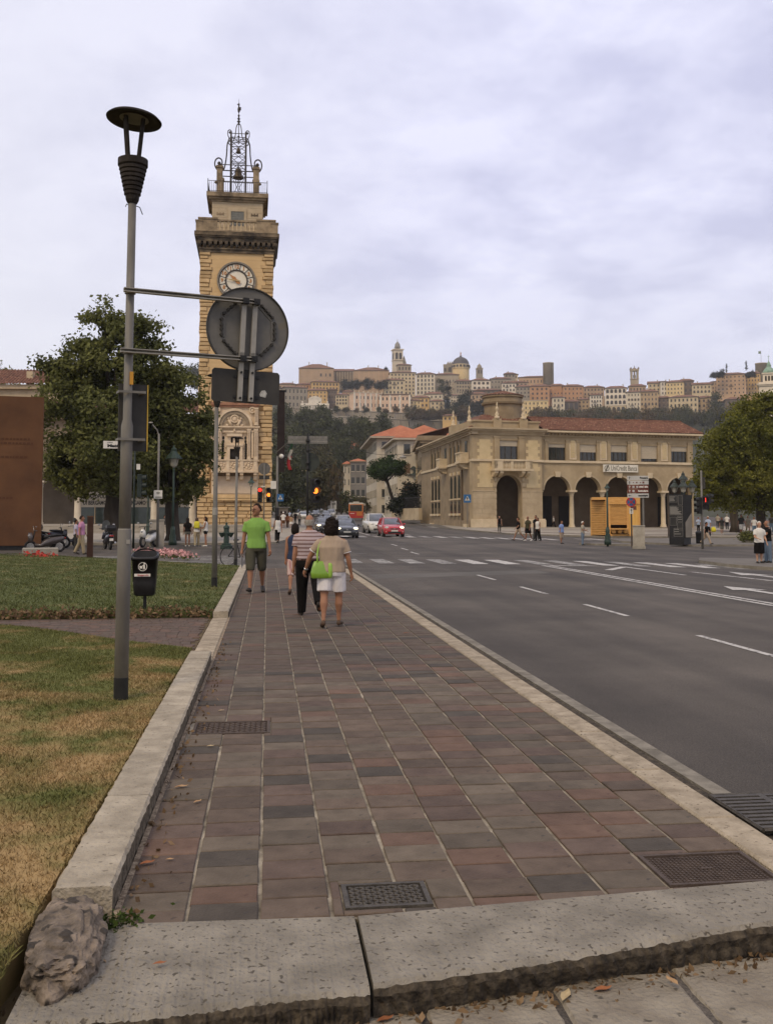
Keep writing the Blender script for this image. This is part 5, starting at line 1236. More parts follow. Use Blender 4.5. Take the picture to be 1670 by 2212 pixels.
obj('crown',crown_mesh('crown',9000,bl,0.2,LF['pine'],77,shell=(.45,1.0)),t)
trunk([(0,0,-.5),(-.5,0,2),(-1.2,0,4.2),(-1.6,0,5.6),(-1.6,0,6.6)],[.36,.32,.28,.24,.15],t,[([(-1.5,0,5.0),(-2.4,.3,6.2),(-3.2,.5,7.2)],[.17,.12,.07]),([(-1.6,0,5.4),(-.6,-.3,6.4),(.2,-.5,7.2)],[.16,.11,.06]),([(-1.6,0,5.8),(-1.2,.6,7),(-.9,1,7.8)],[.14,.1,.06]),([(-1.6,0,5.6),(-2.6,-.4,6.0),(-3.9,-.5,6.7)],[.13,.09,.05])])
t=thing('hedge','dark hedge behind railings between the pine and the bank','hedge',AT(885,1106,160),0)
k=160/FPX
obj('foliage',crown_mesh('foliage',4500,[((u-885)*k,0,(1106-v)*k,a*k,a*k,b*k)for u,v,a,b in((860,1090,12,16),(880,1075,14,26),(893,1060,10,22),(870,1095,20,12),(893,1090,10,16),(850,1098,10,8))],0.22,LF['cypress'],78,shell=(.5,1.0)),t)
# ========================== BUILDINGS ROUND THE SQUARE
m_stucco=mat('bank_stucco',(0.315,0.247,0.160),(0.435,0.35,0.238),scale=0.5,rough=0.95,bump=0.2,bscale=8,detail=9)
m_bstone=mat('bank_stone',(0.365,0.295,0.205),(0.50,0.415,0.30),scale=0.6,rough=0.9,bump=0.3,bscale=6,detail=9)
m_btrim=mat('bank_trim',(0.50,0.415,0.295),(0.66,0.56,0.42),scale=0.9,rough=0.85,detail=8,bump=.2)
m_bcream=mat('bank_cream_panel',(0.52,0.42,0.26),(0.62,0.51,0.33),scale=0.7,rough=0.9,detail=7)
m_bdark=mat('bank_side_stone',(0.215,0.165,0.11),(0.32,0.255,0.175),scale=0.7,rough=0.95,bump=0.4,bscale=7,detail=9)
m_glass=mat('window_glass',(0.02,0.022,0.02),(0.05,0.05,0.042),scale=1.4,rough=0.12,spec=0.6)
m_wframe=mat('window_frame',(0.045,0.038,0.03),(0.065,0.055,0.045),scale=3)
m_blind=mat('roller_blind',(0.43,0.375,0.295),(0.50,0.44,0.355),scale=2,rough=0.85,stretch=(1,1,6))
m_cotto=mat('roof_tile',(0.092,0.045,0.033),(0.20,0.094,0.063),scale=1.6,rough=0.95,detail=8,spots=(0.27,0.155,0.11),spot_scale=2.6,spot_lo=0.60,bump=.3)
m_cotto2=mat('bright_roof_tile',(0.33,0.12,0.07),(0.44,0.175,0.10),scale=0.7,rough=0.95,detail=8)
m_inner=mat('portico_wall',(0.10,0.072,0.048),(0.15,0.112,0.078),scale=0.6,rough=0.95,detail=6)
def frame_on(P0,P1):
 ang=math.atan2(P1.y-P0.y,P1.x-P0.x);ex=Vector((math.cos(ang),math.sin(ang),0))
 def fx(u,dy=0.0):
  d=ray(u,1118);o=P0+Vector((-ex.y,ex.x,0))*dy
  den=d[0]*ex.y-d[1]*ex.x;t=(o.x*ex.y-o.y*ex.x)/den
  return Vector((d[0]*t-o.x,d[1]*t-o.y,0)).dot(ex)
 def fz(u,v,dy=0.0):
  s_=fx(u,dy);q=P0+ex*s_+Vector((-ex.y,ex.x,0))*dy;d=ray(u,v);t=math.hypot(q.x,q.y)/math.hypot(d[0],d[1])
  return CAM_H+d[2]*t-P0.z
 return ang,fx,fz
def arch_pts(x0,x1,zs,n=14):
 r_=(x1-x0)/2;c=(x0+x1)/2
 return[(c-r_*math.cos(PI*i/n),zs+r_*math.sin(PI*i/n))for i in range(n+1)]
def tiled_roof(b,x0,x1,y0,z0,y1,z1,pitch=0.34,inset=0.0,seg=1):
 n=int((x1-x0)/pitch);th=.07
 for i in range(n):
  xa=x0+(x1-x0)*i/n;w=(x1-x0)/n;f=(i+.5)/n
  s0,s1=0.0,1.0-(max(0,inset-(xa-x0)*1.0)+max(0,inset-(x1-xa)*1.0))/max(inset,1e-6)*1.0 if inset else 1.0
  s1=max(0.04,s1)
  ye,ze=y0+(y1-y0)*s1,z0+(z1-z0)*s1
  pr=[(0,0),(w*.18,th),(w*.5,th*1.7),(w*.72,th),(w*.84,0),(w,0)]
  b.loft([[(xa+px,y0,z0+pz)for px,pz in pr],[(xa+px,ye,ze+pz)for px,pz in pr]],(False,False),closed=False)
B0,B1=AT(1022,1141,121),AT(1505,1141,129.5)
B0.z=B1.z=0.22
ang,bx,bz=frame_on(B0,B1)
bank=thing('bank_building','two storey corner bank with arcade, stone balconies and red tiled roof','building',B0,ang)
zE=bz(1200,940);zS_=bz(1100,995.5);zW1=bz(1100,951);zSp=bz(1200,1058);LWX=bx(1505);xb=bx(1172)
# --- corner block
xa0,xa1=bx(1073),bx(1127.5);zAr=bz(1100,1055)
b=MB();b.prism([(0,-0.6),(xa0,-0.6)]+arch_pts(xa0,xa1,zAr)+[(xa1,-0.6),(xb,-0.6),(xb,zS_),(0,zS_)],0,1.2);b.build('wall',m_stucco,bank)
b=MB();z=0.0;zA2=bz(1100,1062);rb=random.Random(2)
while z<zA2-.2:
 hh=.62
 for(p,q)in((0.0,xa0-.05),(xa1+.05,xb)):
  x=p
  while x<q-.05:
   w=min(rb.uniform(.9,1.7),q-x);w=q-x if q-x-w<.4 else w
   MB().bb(x+.006,x+w-.006,-.06-rb.uniform(0,.015),.0,z+.006,min(z+hh,zA2)-.006).build('stone_block',m_bstone,bank);x+=w
 z+=hh
b=MB();b.bb(-.3,xa0-.12,-.55,0,-0.4,1.05);b.bb(-.25,xa0-.15,-.45,0,1.05,1.2);b.build('plinth_bench',m_btrim,bank)
b=MB();b.bb(xa1+.12,xb+.25,-.55,0,-0.4,1.05);b.bb(xa1+.15,xb+.2,-.45,0,1.05,1.2);b.build('plinth_bench',m_btrim,bank)
MB().bb(-.1,xa0,-.12,.02,zA2,zA2+.16).build('string_course',m_bstone,bank);MB().bb(xa1,xb+.1,-.12,.02,zA2,zA2+.16).build('string_course',m_bstone,bank)
for k,u in enumerate((1128,1073)):
 for j in range(9):MB().bb((bx(u)+(.02 if u>1100 else-.02-(.5 if j%2 else.3))),bx(u)+((.5 if j%2 else.3)+.02 if u>1100 else-.02),-.1,0,.3+j*.7,.3+j*.7+.5).build('quoin',m_bstone,bank)
wx0,wx1=bx(1081),bx(1120.5)
def window(parent,x0,x1,z0,z1,drop,y=.35,mull=3,pane_m=None,transom=.72):
 w=MB();t_=.09
 for a in((x0,x0+t_,z0,z1),(x1-t_,x1,z0,z1),(x0+t_,x1-t_,z0,z0+t_),(x0+t_,x1-t_,z1-t_,z1)):w.bb(a[0],a[1],y-.08,y+.05,a[2],a[3])
 for i in range(1,mull):xx_=x0+(x1-x0)*i/mull;w.bb(xx_-.04,xx_+.04,y-.06,y+.04,z0+t_,z1-t_)
 wi=w.build('window',m_wframe,parent)
 MB().bb(x0+t_,x1-t_,y,y+.03,z0+t_,z1-t_).build('pane',pane_m or m_glass,wi)
 if drop:
  s_=MB();n=max(3,int((z1-z0)*drop/.12))
  for i in range(n):za=z1-(z1-z0)*drop*(i+1)/n;s_.bb(x0+.03,x1-.03,y-.16-.012*(i%2),y-.1,za+.006,z1-(z1-z0)*drop*i/n)
  s_.build('roller_blind',m_blind,wi)
 return wi
b=MB();b.bb(0,wx0,0,1.0,zS_,zE);b.bb(wx1,xb,0,1.0,zS_,zE);b.bb(wx0,wx1,0,1.0,zW1,zE);b.bb(wx0,wx1,0,1.0,zS_,zS_+.05);b.build('wall',m_stucco,bank)
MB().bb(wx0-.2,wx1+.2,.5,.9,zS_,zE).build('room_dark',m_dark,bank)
window(bank,wx0,wx1,zS_+.15,zW1,.3)
for s_ in(-1,1):b=MB();x=(wx0+wx1)/2+s_*(wx1-wx0)*.68;b.bb(x-.36,x+.36,-.14,0,zS_,zE-.5);b.bb(x-.45,x+.45,-.2,0,zE-.5,zE-.25);b.build('pilaster',m_stucco,bank)
for u0,u1 in((1036,1060),(1142,1163)):
 for v0,v1 in((950,992),(999,1053)):
  b=MB();z0,z1=bz(1100,v1),bz(1100,v0);n=6;x0,x1=bx(u0),bx(u1)
  b.bb(x0,x1,-.05,0,z0,z1)
  for i in range(n):
   if i%2==0:zz=z0+(z1-z0)*i/n;b.bb(x0-.28,x0,-.05,0,zz,zz+(z1-z0)/n);b.bb(x1,x1+.28,-.05,0,zz,zz+(z1-z0)/n)
  b.build('stucco_panel',m_bcream,bank)
# --- arcade wing
AR=[(1176.5,1233),(1244,1299),(1311,1366),(1378,1431),(1443,1495)];yw=.6
pts=[(xb,zSp-.01)]
for u0,u1 in AR:pts+=arch_pts(bx(u0,yw),bx(u1,yw),zSp)
pts+=[(LWX,zSp-.01),(LWX,zS_),(xb,zS_)]
MB().prism(pts,yw,yw+.9).build('wall',m_stucco,bank)
MB().bb(bx(1496,yw),LWX,yw,yw+.9,-.6,zSp-.01).build('pier',m_stucco,bank)
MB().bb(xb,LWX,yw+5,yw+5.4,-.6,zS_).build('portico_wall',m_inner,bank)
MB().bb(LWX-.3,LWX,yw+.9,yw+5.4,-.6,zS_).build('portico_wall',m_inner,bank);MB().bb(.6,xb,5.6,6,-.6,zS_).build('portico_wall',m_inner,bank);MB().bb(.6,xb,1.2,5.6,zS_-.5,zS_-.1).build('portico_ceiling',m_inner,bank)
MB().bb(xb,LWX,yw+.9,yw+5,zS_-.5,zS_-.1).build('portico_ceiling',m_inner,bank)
MB().bb(0,LWX,.3,yw+5,-.6,.02).build('portico_floor',m_plaza,bank)
for i,(u0,u1)in enumerate(AR):
 c=(bx(u0,yw)+bx(u1,yw))/2
 b=MB();b.prism([(c-.3,zSp+1.65),(c+.3,zSp+1.65),(c+.42,zSp+2.35),(c-.42,zSp+2.35)],yw-.22,yw);b.build('keystone',m_btrim,bank)
 b=MB();r0=(bx(u1,yw)-bx(u0,yw))/2;b.ring((c,0,zSp),r0,r0+.22,yw-.04,yw+.1,20,0,PI);b.build('arch_band',m_bstone,bank)
 q=MB();x=c+(-.9 if i%2 else.6);q.bb(x-.9,x+.9,yw+4.9,yw+5,.2,4.2);q.build('portico_door',m_dark,bank)
col=MB();col.smooth=True;hh=zSp
col.lathe([(.44,0),(.44,.25),(.36,.3),(.4,.42),(.31,.5),(.31,hh*.4),(.26,hh-.75),(.31,hh-.7),(.28,hh-.6),(.44,hh-.25)],n=14);col.smooth=False;col.bb(-.55,.55,-.55,.55,hh-.25,hh);col.bb(-.55,.55,-.55,.55,-.3,.02)
cm=col.mesh('column',m_btrim)
for u in(1238.5,1305,1372,1437):obj('column',cm,bank,(bx(u,yw),yw+.45,0))
MB().bb(-.15,xb+.12,-.22,0,zS_-.1,zS_+.2).build('string_course',m_btrim,bank)
MB().bb(xb+.12,LWX,yw-.22,yw,zS_-.1,zS_+.2).build('string_course',m_btrim,bank)
WN=[(1185.5,1223.5,.22),(1253.5,1290.5,.48),(1320.5,1357.5,.44),(1386,1422.5,.82),(1451.5,1487.5,.32)]
xs=[xb];b=MB()
for u0,u1,dr in WN:
 a,c=bx(u0,yw),bx(u1,yw);b.bb(xs[-1],a,yw,yw+.9,zS_,zE-.0);b.bb(a,c,yw,yw+.9,zW1-.25,zE);xs.append(c)
 wi=window(bank,a,c,zS_+.25,zW1-.25,dr,yw+.3,4,transom=.8)
 for s_,xx_ in((-1,a),(1,c)):q=MB();q.bb(min(xx_,xx_+s_*.45),max(xx_,xx_+s_*.45),yw-.12,yw,zS_+.2,zE-.75);q.bb(min(xx_-.06,xx_+s_*.55),max(xx_+.06,xx_+s_*.55),yw-.2,yw,zE-.75,zE-.5);q.build('pilaster',m_stucco,bank)
b.bb(xs[-1],LWX,yw,yw+.9,zS_,zE);b.build('wall',m_stucco,bank)
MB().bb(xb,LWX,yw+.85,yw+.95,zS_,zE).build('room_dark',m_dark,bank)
for u in(1238.5,1305,1372,1437):
 c=bx(u,yw);z0,z1=zS_+.35,zE-.65;b=MB();b.bb(c-.5,c+.5,yw-.1,yw,z0,z1);p_=b.build('carved_panel',m_btrim,bank)
 b=MB()
 for j in range(7):b.bb(c-.3,c+.3,yw-.16,yw-.1,z0+.25+j*(z1-z0)/7.4,z0+.25+j*(z1-z0)/7.4+.28)
 b.build('carving',m_bcream,p_)
def eave(b,x0,x1,y,z,up=(0.16,.34,.62),zt=(.0,.22,.42,.62)):
 for e,z0,z1 in zip(up,zt[:-1],zt[1:]):b.bb(x0,x1,y-e,y+.6,z+z0,z+z1)
b=MB();eave(b,-.3,xb+.3,0,zE-.1);b.bb(-.55,xb+.55,-.8,.6,zE+.52,zE+.72);b.build('cornice',m_bstone,bank)
b=MB();eave(b,xb,LWX+.7,yw,zE-.12);b.build('cornice',m_bstone,bank)
MB().bb(xb+.5,LWX+1.0,yw-.95,yw-.5,zE+.38,zE+.6).build('gutter',m_btrim,bank)
b=MB()
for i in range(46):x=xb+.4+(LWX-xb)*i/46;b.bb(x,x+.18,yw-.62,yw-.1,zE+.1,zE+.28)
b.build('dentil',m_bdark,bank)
zr0=zE+.62;zr1=zr0+2.1
b=MB();tiled_roof(b,xb+.3,LWX+1.2,yw-1.0,zr0,yw+4.6,zr1,.30);b.build('roof',m_cotto,bank)
b=MB();tiled_roof(b,xb+.3,LWX+1.2,yw+10.2,zr0,yw+4.6,zr1,.6)
b.tube([(xb+.3,yw+4.6,zr1+.05),(LWX+1.2,yw+4.6,zr1+.05)],.16,6);b.add([(LWX+1.2,yw-1,zr0),(LWX+1.2,yw+10.2,zr0),(LWX+1.2,yw+4.6,zr1)],[(0,1,2)]);b.build('roof_back',m_cotto,bank)
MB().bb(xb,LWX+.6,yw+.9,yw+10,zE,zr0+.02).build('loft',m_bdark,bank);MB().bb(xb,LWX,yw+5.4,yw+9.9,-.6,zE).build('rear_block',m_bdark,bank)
ze=zE+.72;zP=bz(1080,908);b=MB();b.bb(.4,xb-.2,.35,1.2,ze,zP-.15);b.bb(.25,xb-.05,.2,1.35,zP-.15,zP+.05);b.bb(.4,1.2,1.2,10,ze,zP);b.bb(bx(1068),bx(1086),.1,.5,ze,zP+.25);b.bb(bx(1125),bx(1143),.1,.5,ze,zP+.25);b.build('attic',m_stucco,bank)
b=MB();zt2=zP+1.1;tiled_roof(b,1.0,xb-.6,1.2,zP-.1,4.2,zt2,.3,inset=1.8);b.add([(1.0,1.2,zP-.1),(1.0,9,zP-.1),(2.8,4.2,zt2),(2.8,7,zt2),(xb-.6,1.2,zP-.1),(xb-.6,9,zP-.1),(xb-2.4,4.2,zt2),(xb-2.4,7,zt2)],[(1,0,2,3),(4,5,7,6),(2,6,7,3)]);b.build('corner_roof',m_cotto,bank)
dy_=5.0;cxr=bx(1087.5,dy_);rr_=(bx(1131,dy_)-bx(1044,dy_))/2*.93
zd=lambda v:bz(1087,v,dy_)
b=MB();b.smooth=False;b.lathe([(rr_*.93,zE),(rr_*.93,zd(877)),(rr_*1.05,zd(875)),(rr_*1.08,zd(871)),(rr_*.98,zd(870)),(rr_*.95,zd(861)),(rr_*1.03,zd(860)),(rr_*1.03,zd(857)),(rr_*.9,zd(856))],(cxr,dy_,0),28);b.build('lantern_drum',m_bdark,bank)
b=MB()
for i in range(40):
 a=i*2*PI/40;a2=a+PI/40
 b.add([(cxr+rr_*1.06*math.cos(a),dy_+rr_*1.06*math.sin(a),zd(857)),(cxr+rr_*1.06*math.cos(a2),dy_+rr_*1.06*math.sin(a2),zd(857)+.12),(cxr+rr_*1.06*math.cos(a+PI/20),dy_+rr_*1.06*math.sin(a+PI/20),zd(857)),(cxr,dy_,zd(848)+.3)],[(0,1,3),(1,2,3)])
b.build('drum_roof',m_cotto,bank)
fin=[(.42,0),(.42,.35),(.2,.45),(.34,.75),(.18,.95),(.12,1.3),(.26,1.5),(.24,1.75),(.08,1.95),(.1,2.2),(.16,2.35),(.05,2.55),(.02,2.75)]
fb=MB();fb.smooth=True;fb.lathe(fin,n=9);fm=fb.mesh('finial',m_btrim)
for x,y,z in((bx(1077),.3,zP+.25),(bx(1134),.3,zP+.25),(.7,3,zP),(.7,9,zP)):obj('finial',fm,bank,(x,y,z),scale=(.8,.8,.78))
def balcony(parent,x0,x1,y,z,m,out=1.25,n=14,rz_=0):
 b=MB();b.bb(x0-.1,x1+.1,y-out-.1,y,z-.28,z);b.bb(x0-.06,x1+.06,y-out-.06,y-out+.3,z+.95,z+1.15)
 for p in(x0,(x0+x1)/2-.16,x1-.36)if x1-x0<3 else(x0,x0+(x1-x0)*.42,x1-.36):b.bb(p,p+.36,y-out,y-out+.26,z,z+.95)
 if x1-x0>3:b.bb(x0,x0+(x1-x0)*.22,y-out,y-out+.24,z,z+.95);b.bb(x1-(x1-x0)*.2,x1,y-out,y-out+.24,z,z+.95)
 for s_ in(x0,x1-.25):b.bb(s_,s_+.25,y-out+.26,y,z,z+1.1)
 o=b.build('balcony',m,parent);bm_=MB();bm_.smooth=True;bm_.lathe([(.09,0),(.05,.12),(.1,.38),(.05,.7),(.09,.95)],n=8);me=bm_.mesh('baluster',m)
 for i in range(n):
  f=.24+.55*(i+.5)/n
  if x1-x0<3:f=.16+.68*(i+.5)/n
  obj('baluster',me,o,(x0+(x1-x0)*f,y-out+.13,z))
 for p in(x0+.25,x0+.95,x1-1.2,x1-.5):
  if x1-x0<3 and p in(x0+.95,x1-1.2):continue
  q=MB();q.prism([(y-out+.05,z-.28),(y-out+.05,z-.55),(y-.5,z-.95),(y,z-1.0),(y,z-.28)],p-.22,p+.22,'x');q.build('bracket',m,o,fix=True)
 return o
balcony(bank,bx(1062),bx(1143),0,bz(1100,1012,-1.2),m_btrim)
sgx0,sgx1=bx(1302,yw),bx(1377,yw);sz0,sz1=bz(1340,1020,yw),bz(1340,1004,yw)
sg=thing('bank_sign','white fascia sign with a slashed circle and grey lettering over the arcade','sign',bank.matrix_basis@Vector(((sgx0+sgx1)/2,yw-.3,(sz0+sz1)/2)),ang)
w=(sgx1-sgx0)/2;h_=(sz1-sz0)/2
MB().bb(-w,w,-.06,.1,-h_,h_).build('board',mat('sign_white',(.62,.6,.55),(.7,.68,.63),scale=1),sg)
m_letter=mat('sign_letter',(.16,.15,.12),rough=.6)
lettering('UniCredit Banca',.95,m_letter,sg,(w*.18,-.065,0),width=w*1.5,bold=.012)
b=MB();b.ring((-w*.80,0,0),h_*.58,h_*.72,-.09,-.06,24);b.prism([(-w*.80-.3,-.42),(-w*.80-.1,-.42),(-w*.80+.3,.42),(-w*.80+.1,.42)],-.09,-.06);b.build('logo',m_letter,sg)
# --- the bank's long side, up the street
S0=B0.copy();S1=AT(911,1132,157);S1.z=S0.z
sang,sx_,sz_=frame_on(S1,S0)
side=bpy.data.objects.new('side_wing',None);side.empty_display_size=.2;COL.objects.link(side);side.parent=bank
side.matrix_basis=(Matrix.Translation(B0)@Matrix.Rotation(ang,4,'Z')).inverted()@Matrix.Translation(S1)@Matrix.Rotation(sang,4,'Z')
SL=(S0-S1).length
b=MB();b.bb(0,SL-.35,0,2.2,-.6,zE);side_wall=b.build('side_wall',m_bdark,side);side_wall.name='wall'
b=MB();eave(b,-.4,SL+.35,0,zE-.1);b.bb(-.5,SL+.6,-.85,.6,zE+.52,zE+.72);b.build('cornice',m_bstone,side)
MB().bb(-.1,SL,-.14,0,zS_-.1,zS_+.2).build('string_course',m_btrim,side);MB().bb(-.1,SL,-.2,0,-.6,1.0).build('base',m_bdark,side)
b=MB();tiled_roof(b,-.4,SL-1,-.6,zE+.72,4,zE+2.2,.5);b.build('roof',m_cotto,side)
def arch_win(x,z0,w,h,name='window'):
 b=MB();b.prism([(x-w/2,z0),(x+w/2,z0)]+[(x+w/2*math.cos(i*PI/8),z0+h-w/2+w/2*math.sin(i*PI/8))for i in range(9)],-.05,.1);o=b.build(name,m_glass,side)
 MB().bb(x-w/2-.15,x+w/2+.15,-.2,0,z0-.2,z0).build('sill',m_btrim,o);return o
grp=[sx_(u)for u in(1003,)]
for xc in(sx_(984),sx_(942)):
 for i in(-1,0,1):
  x=xc+i*2.5
  arch_win(x,3.9,1.2,3.0)
  w_=MB();w_.bb(x-.6,x+.6,-.06,.1,1.9,3.5);o=w_.build('window',m_glass,side);MB().bb(x-.8,x+.8,-.3,0,1.62,1.9).build('sill',m_btrim,o)
  w_=MB();w_.bb(x-.65,x+.65,-.05,.1,zS_+.3,zE-.9);o=w_.build('window',m_glass,side)
  MB().bb(x-1.1,x-.8,-.16,0,zS_+.2,zE-.3).build('pilaster',m_bdark,side);MB().bb(x+.8,x+1.1,-.16,0,zS_+.2,zE-.3).build('pilaster',m_bdark,side)
  b=MB();b.bb(x-.3,x+.3,-.25,0,7.0,7.4);b.build('keystone',m_btrim,side)
for xc,w_ in((sx_(1008),2.6),(sx_(963),2.2)):
 balcony(side,xc-w_/2,xc+w_/2,0,zS_+.05,m_btrim,1.1,6)
 b=MB();b.bb(xc-.6,xc+.6,-.06,.1,zS_+.2,zE-.7);b.build('window',m_glass,side)
for u in(1012,938):b=MB();x=sx_(u);b.bb(x-.9,x+.9,-.5,0,-.4,.55);b.build('bench',m_btrim,side)
# --- older stone building beyond with rusticated corner
q0,q1=AT(901,1128,188),AT(914,1131,160);q1.z=q0.z=.6;ang=math.atan2(q1.y-q0.y,q1.x-q0.x)
t=thing('corner_house','dark stone house with rusticated corner behind the bank','building',q0,ang);w=(q1-q0).length
MB().bb(0,w,0,12,-1,13.6).build('wall',m_bdark,t);b=MB();b.bb(-.8,w+.4,-.9,12,13.6,14.4);b.bb(-.4,w+.2,-.45,12,13.2,13.6);b.build('cornice',m_bdark,t)
for j in range(24):MB().bb(-.12,.9+(.3 if j%2 else 0),-.2,.3,j*.55+.03,j*.55+.5).build('quoin',m_bstone,t)
for j,z in enumerate((1.6,4.9,8.9)):
 for i in range(7):wn_=MB();x=2.6+i*3.6;wn_.bb(x-.7,x+.7,-.06,.1,z,z+2.4);wo_=wn_.build('window',m_glass,t);MB().bb(x-.9,x+.9,-.25,0,z-.2,z).build('sill',m_btrim,wo_)
b=MB();tiled_roof(b,-.8,w+.4,-.9,14.4,5,16,.5);b.build('roof',m_cotto,t)
# --- white office building with red roofs
m_wht=mat('white_stone',(0.46,0.41,0.34),(0.60,0.55,0.47),scale=0.35,rough=0.9,detail=8)
m_brownsh=mat('brown_shutter',(0.12,0.075,0.045),(0.17,0.11,0.07),scale=2,stretch=(1,1,8))
def block(name,label,P0,P1,depth_,h,m,roof_m,rows,cols,wf,side_cols=0,over=1.0,rise=3,side_depth=None,shut=None):
 ang=math.atan2(P1.y-P0.y,P1.x-P0.x);t=thing(name,label,'building',P0,ang);w=(P1-P0).length
 MB().bb(0,w,0,depth_,-1,h).build('wall',m,t)
 MB().bb(-over,w+over,-over,depth_+over,h,h+.35).build('eaves',m_wht if over>.5 else m_bdark,t)
 k=min(depth_,w)/2*.9;r=MB();x0,x1,y0,y1=-over-.1,w+over+.1,-over-.1,depth_+over+.1
 if depth_>w:r.add([(x0,y0,h+.35),(x1,y0,h+.35),(x1,y1,h+.35),(x0,y1,h+.35),(w/2,y0+k,h+.35+rise),(w/2,y1-k,h+.35+rise)],[(0,1,4),(1,2,5,4),(2,3,5),(3,0,4,5)])
 else:r.add([(x0,y0,h+.35),(x1,y0,h+.35),(x1,y1,h+.35),(x0,y1,h+.35),(x0+k,depth_/2,h+.35+rise),(x1-k,depth_/2,h+.35+rise)],[(0,1,5,4),(1,2,5),(2,3,4,5),(3,0,4)])
 r.build('roof',roof_m,t)
 for j in range(rows):
  for i in range(cols):
   pw=w/cols;ph=h/rows;ww,wh=pw*wf[0],ph*wf[1];x=(i+.5)*pw;z=j*ph+ph*.28
   q=MB();q.bb(x-ww/2,x+ww/2,-.05,.12,z,z+wh);o=q.build('window',shut if shut and(i+j)%3 else m_glass,t);MB().bb(x-ww/2-.12,x+ww/2+.12,-.18,0,z-.2,z-.02).build('sill',m_wht,o)
  for i in range(side_cols):
   pw=depth_/side_cols;ww=pw*.62;y=(i+.5)*pw;ph=h/rows;z=j*ph+ph*.28;wh=ph*wf[1]
   q=MB();q.bb(-.06,.12,y-ww/2,y+ww/2,z,z+wh)
   o=q.build('window',m_glass,t)
   for f in(.25,.5,.75):MB().bb(-.1,-.05,y-ww/2+ww*f-.06,y-ww/2+ww*f+.06,z,z+wh).build('mullion',m_wht,o)
 return t,w,ang
block('office_building','white stone office building with brown shutters and bright red roof behind the stone pine',Vector((24.9,188.4,1.4)),Vector((36.5,188.1,1.4)),26,15.3,m_wht,m_cotto2,4,3,(.32,.5),8,.9,3.0,shut=m_brownsh)
block('office_building','taller white wing with dark overhanging eaves left of the red roofed office',Vector((24.5,220.6,1.6)),Vector((36,220.2,1.6)),36,18.0,m_wht,m_cotto2,5,3,(.4,.5),9,1.6,3.0)
block('apartment_block','narrow white house beside the grey flats at the end of the street',AT(742,1106,330),AT(757,1106,330),12,(1118-1016)*330/FPX,m_wht,m_cotto2,4,2,(.25,.5),0,.5,1)
block('apartment_block','grey block of flats with strip windows at the end of the street',AT(757,1106,325),AT(790,1106,325),12,(1118-1010)*325/FPX,mat('grey_render',(.15,.135,.12),(.2,.185,.165),scale=.3),m_cotto2,4,3,(.62,.5),0,.4,1)
block('town_house','ochre red house with tiled roof above the grey flats',AT(730,1000,420),AT(788,1000,420),14,(1000-986)*420/FPX+3,TW['orange'],m_cotto2,1,5,(.3,.4),0,1,3.5)
block('town_house','house with only its orange roof showing among trees right of the mast',AT(688,1003,440),AT(712,1003,440),9,2.8,TW['cream'],m_cotto2,1,3,(.3,.4),0,1,3)
block('town_house','house with faded red roof showing behind the hanging flag',AT(640,1012,460),AT(668,1012,460),9,2.5,TW['cream'],m_cotto2,1,3,(.3,.4),0,1,3)
p0,p1=AT(846,1112,165),AT(905,1118,150);ang2=math.atan2(p1.y-p0.y,p1.x-p0.x)
t=thing('garden_wall','low stone wall with black railings in front of the hedge','wall',p0,ang2);L_=(p1-p0).length
MB().bb(0,L_,0,.5,-.8,1.0).build('wall',m_bstone,t);b=MB();b.bb(0,L_,.2,.26,2.6,2.68)
for i in range(int(L_/.35)):b.cyl((i*.35,.23,1),(i*.35,.23,2.9),.03,n=4)
b.build('railing',m_black,t)
# --- arcaded bank building on the left, behind the chestnuts
AL0,AL1=AT(-20,1134,104),AT(430,1134,104);AL0.z=AL1.z=.82
ang,ax_,az_=frame_on(AL0,AL1)
arc=thing('arcaded_building','long arcaded building with white columns and shop signs behind the chestnut trees','building',AL0,ang)
cols=[-84+83*i for i in range(7)];wA=ax_(420)
zsp=az_(250,1038);zt3=az_(250,985);pts=[(ax_(-84),zsp-.01)]
for i in range(6):pts+=arch_pts(ax_(cols[i])+.35,ax_(cols[i+1])-.35,zsp)
pts+=[(ax_(414)+.5,zsp-.01),(ax_(414)+.5,zt3),(ax_(-84),zt3)]
m_lw=mat('arcade_plaster',(.19,.15,.115),(.27,.22,.17),scale=.6,rough=.95,detail=8)
MB().prism(pts,0,.8).build('wall',m_lw,arc);x0=ax_(-84);x1=ax_(414)+.5
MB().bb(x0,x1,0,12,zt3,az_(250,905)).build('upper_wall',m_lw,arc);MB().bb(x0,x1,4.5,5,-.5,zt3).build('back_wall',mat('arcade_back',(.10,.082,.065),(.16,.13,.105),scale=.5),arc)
MB().bb(x0,x1,.8,4.5,zt3-.4,zt3-.05).build('arcade_ceiling',m_lw,arc);MB().bb(x0,x1,-1,5,-.8,0).build('arcade_floor',m_plaza,arc)
hh=zsp;col=MB();col.smooth=True;col.lathe([(.48,0),(.48,.2),(.38,.3),(.34,hh-.7),(.4,hh-.62),(.33,hh-.55),(.52,hh-.2)],n=12);col.smooth=False;col.bb(-.56,.56,-.5,.5,hh-.2,hh)
cm=col.mesh('column',mat('white_column',(.50,.45,.38),(.62,.57,.49),scale=1.2))
for u in cols:obj('column',cm,arc,(ax_(u),.4,0))
m_teal=mat('shop_glass',(.03,.045,.043),(.06,.085,.08),scale=1,rough=.15,spec=.6)
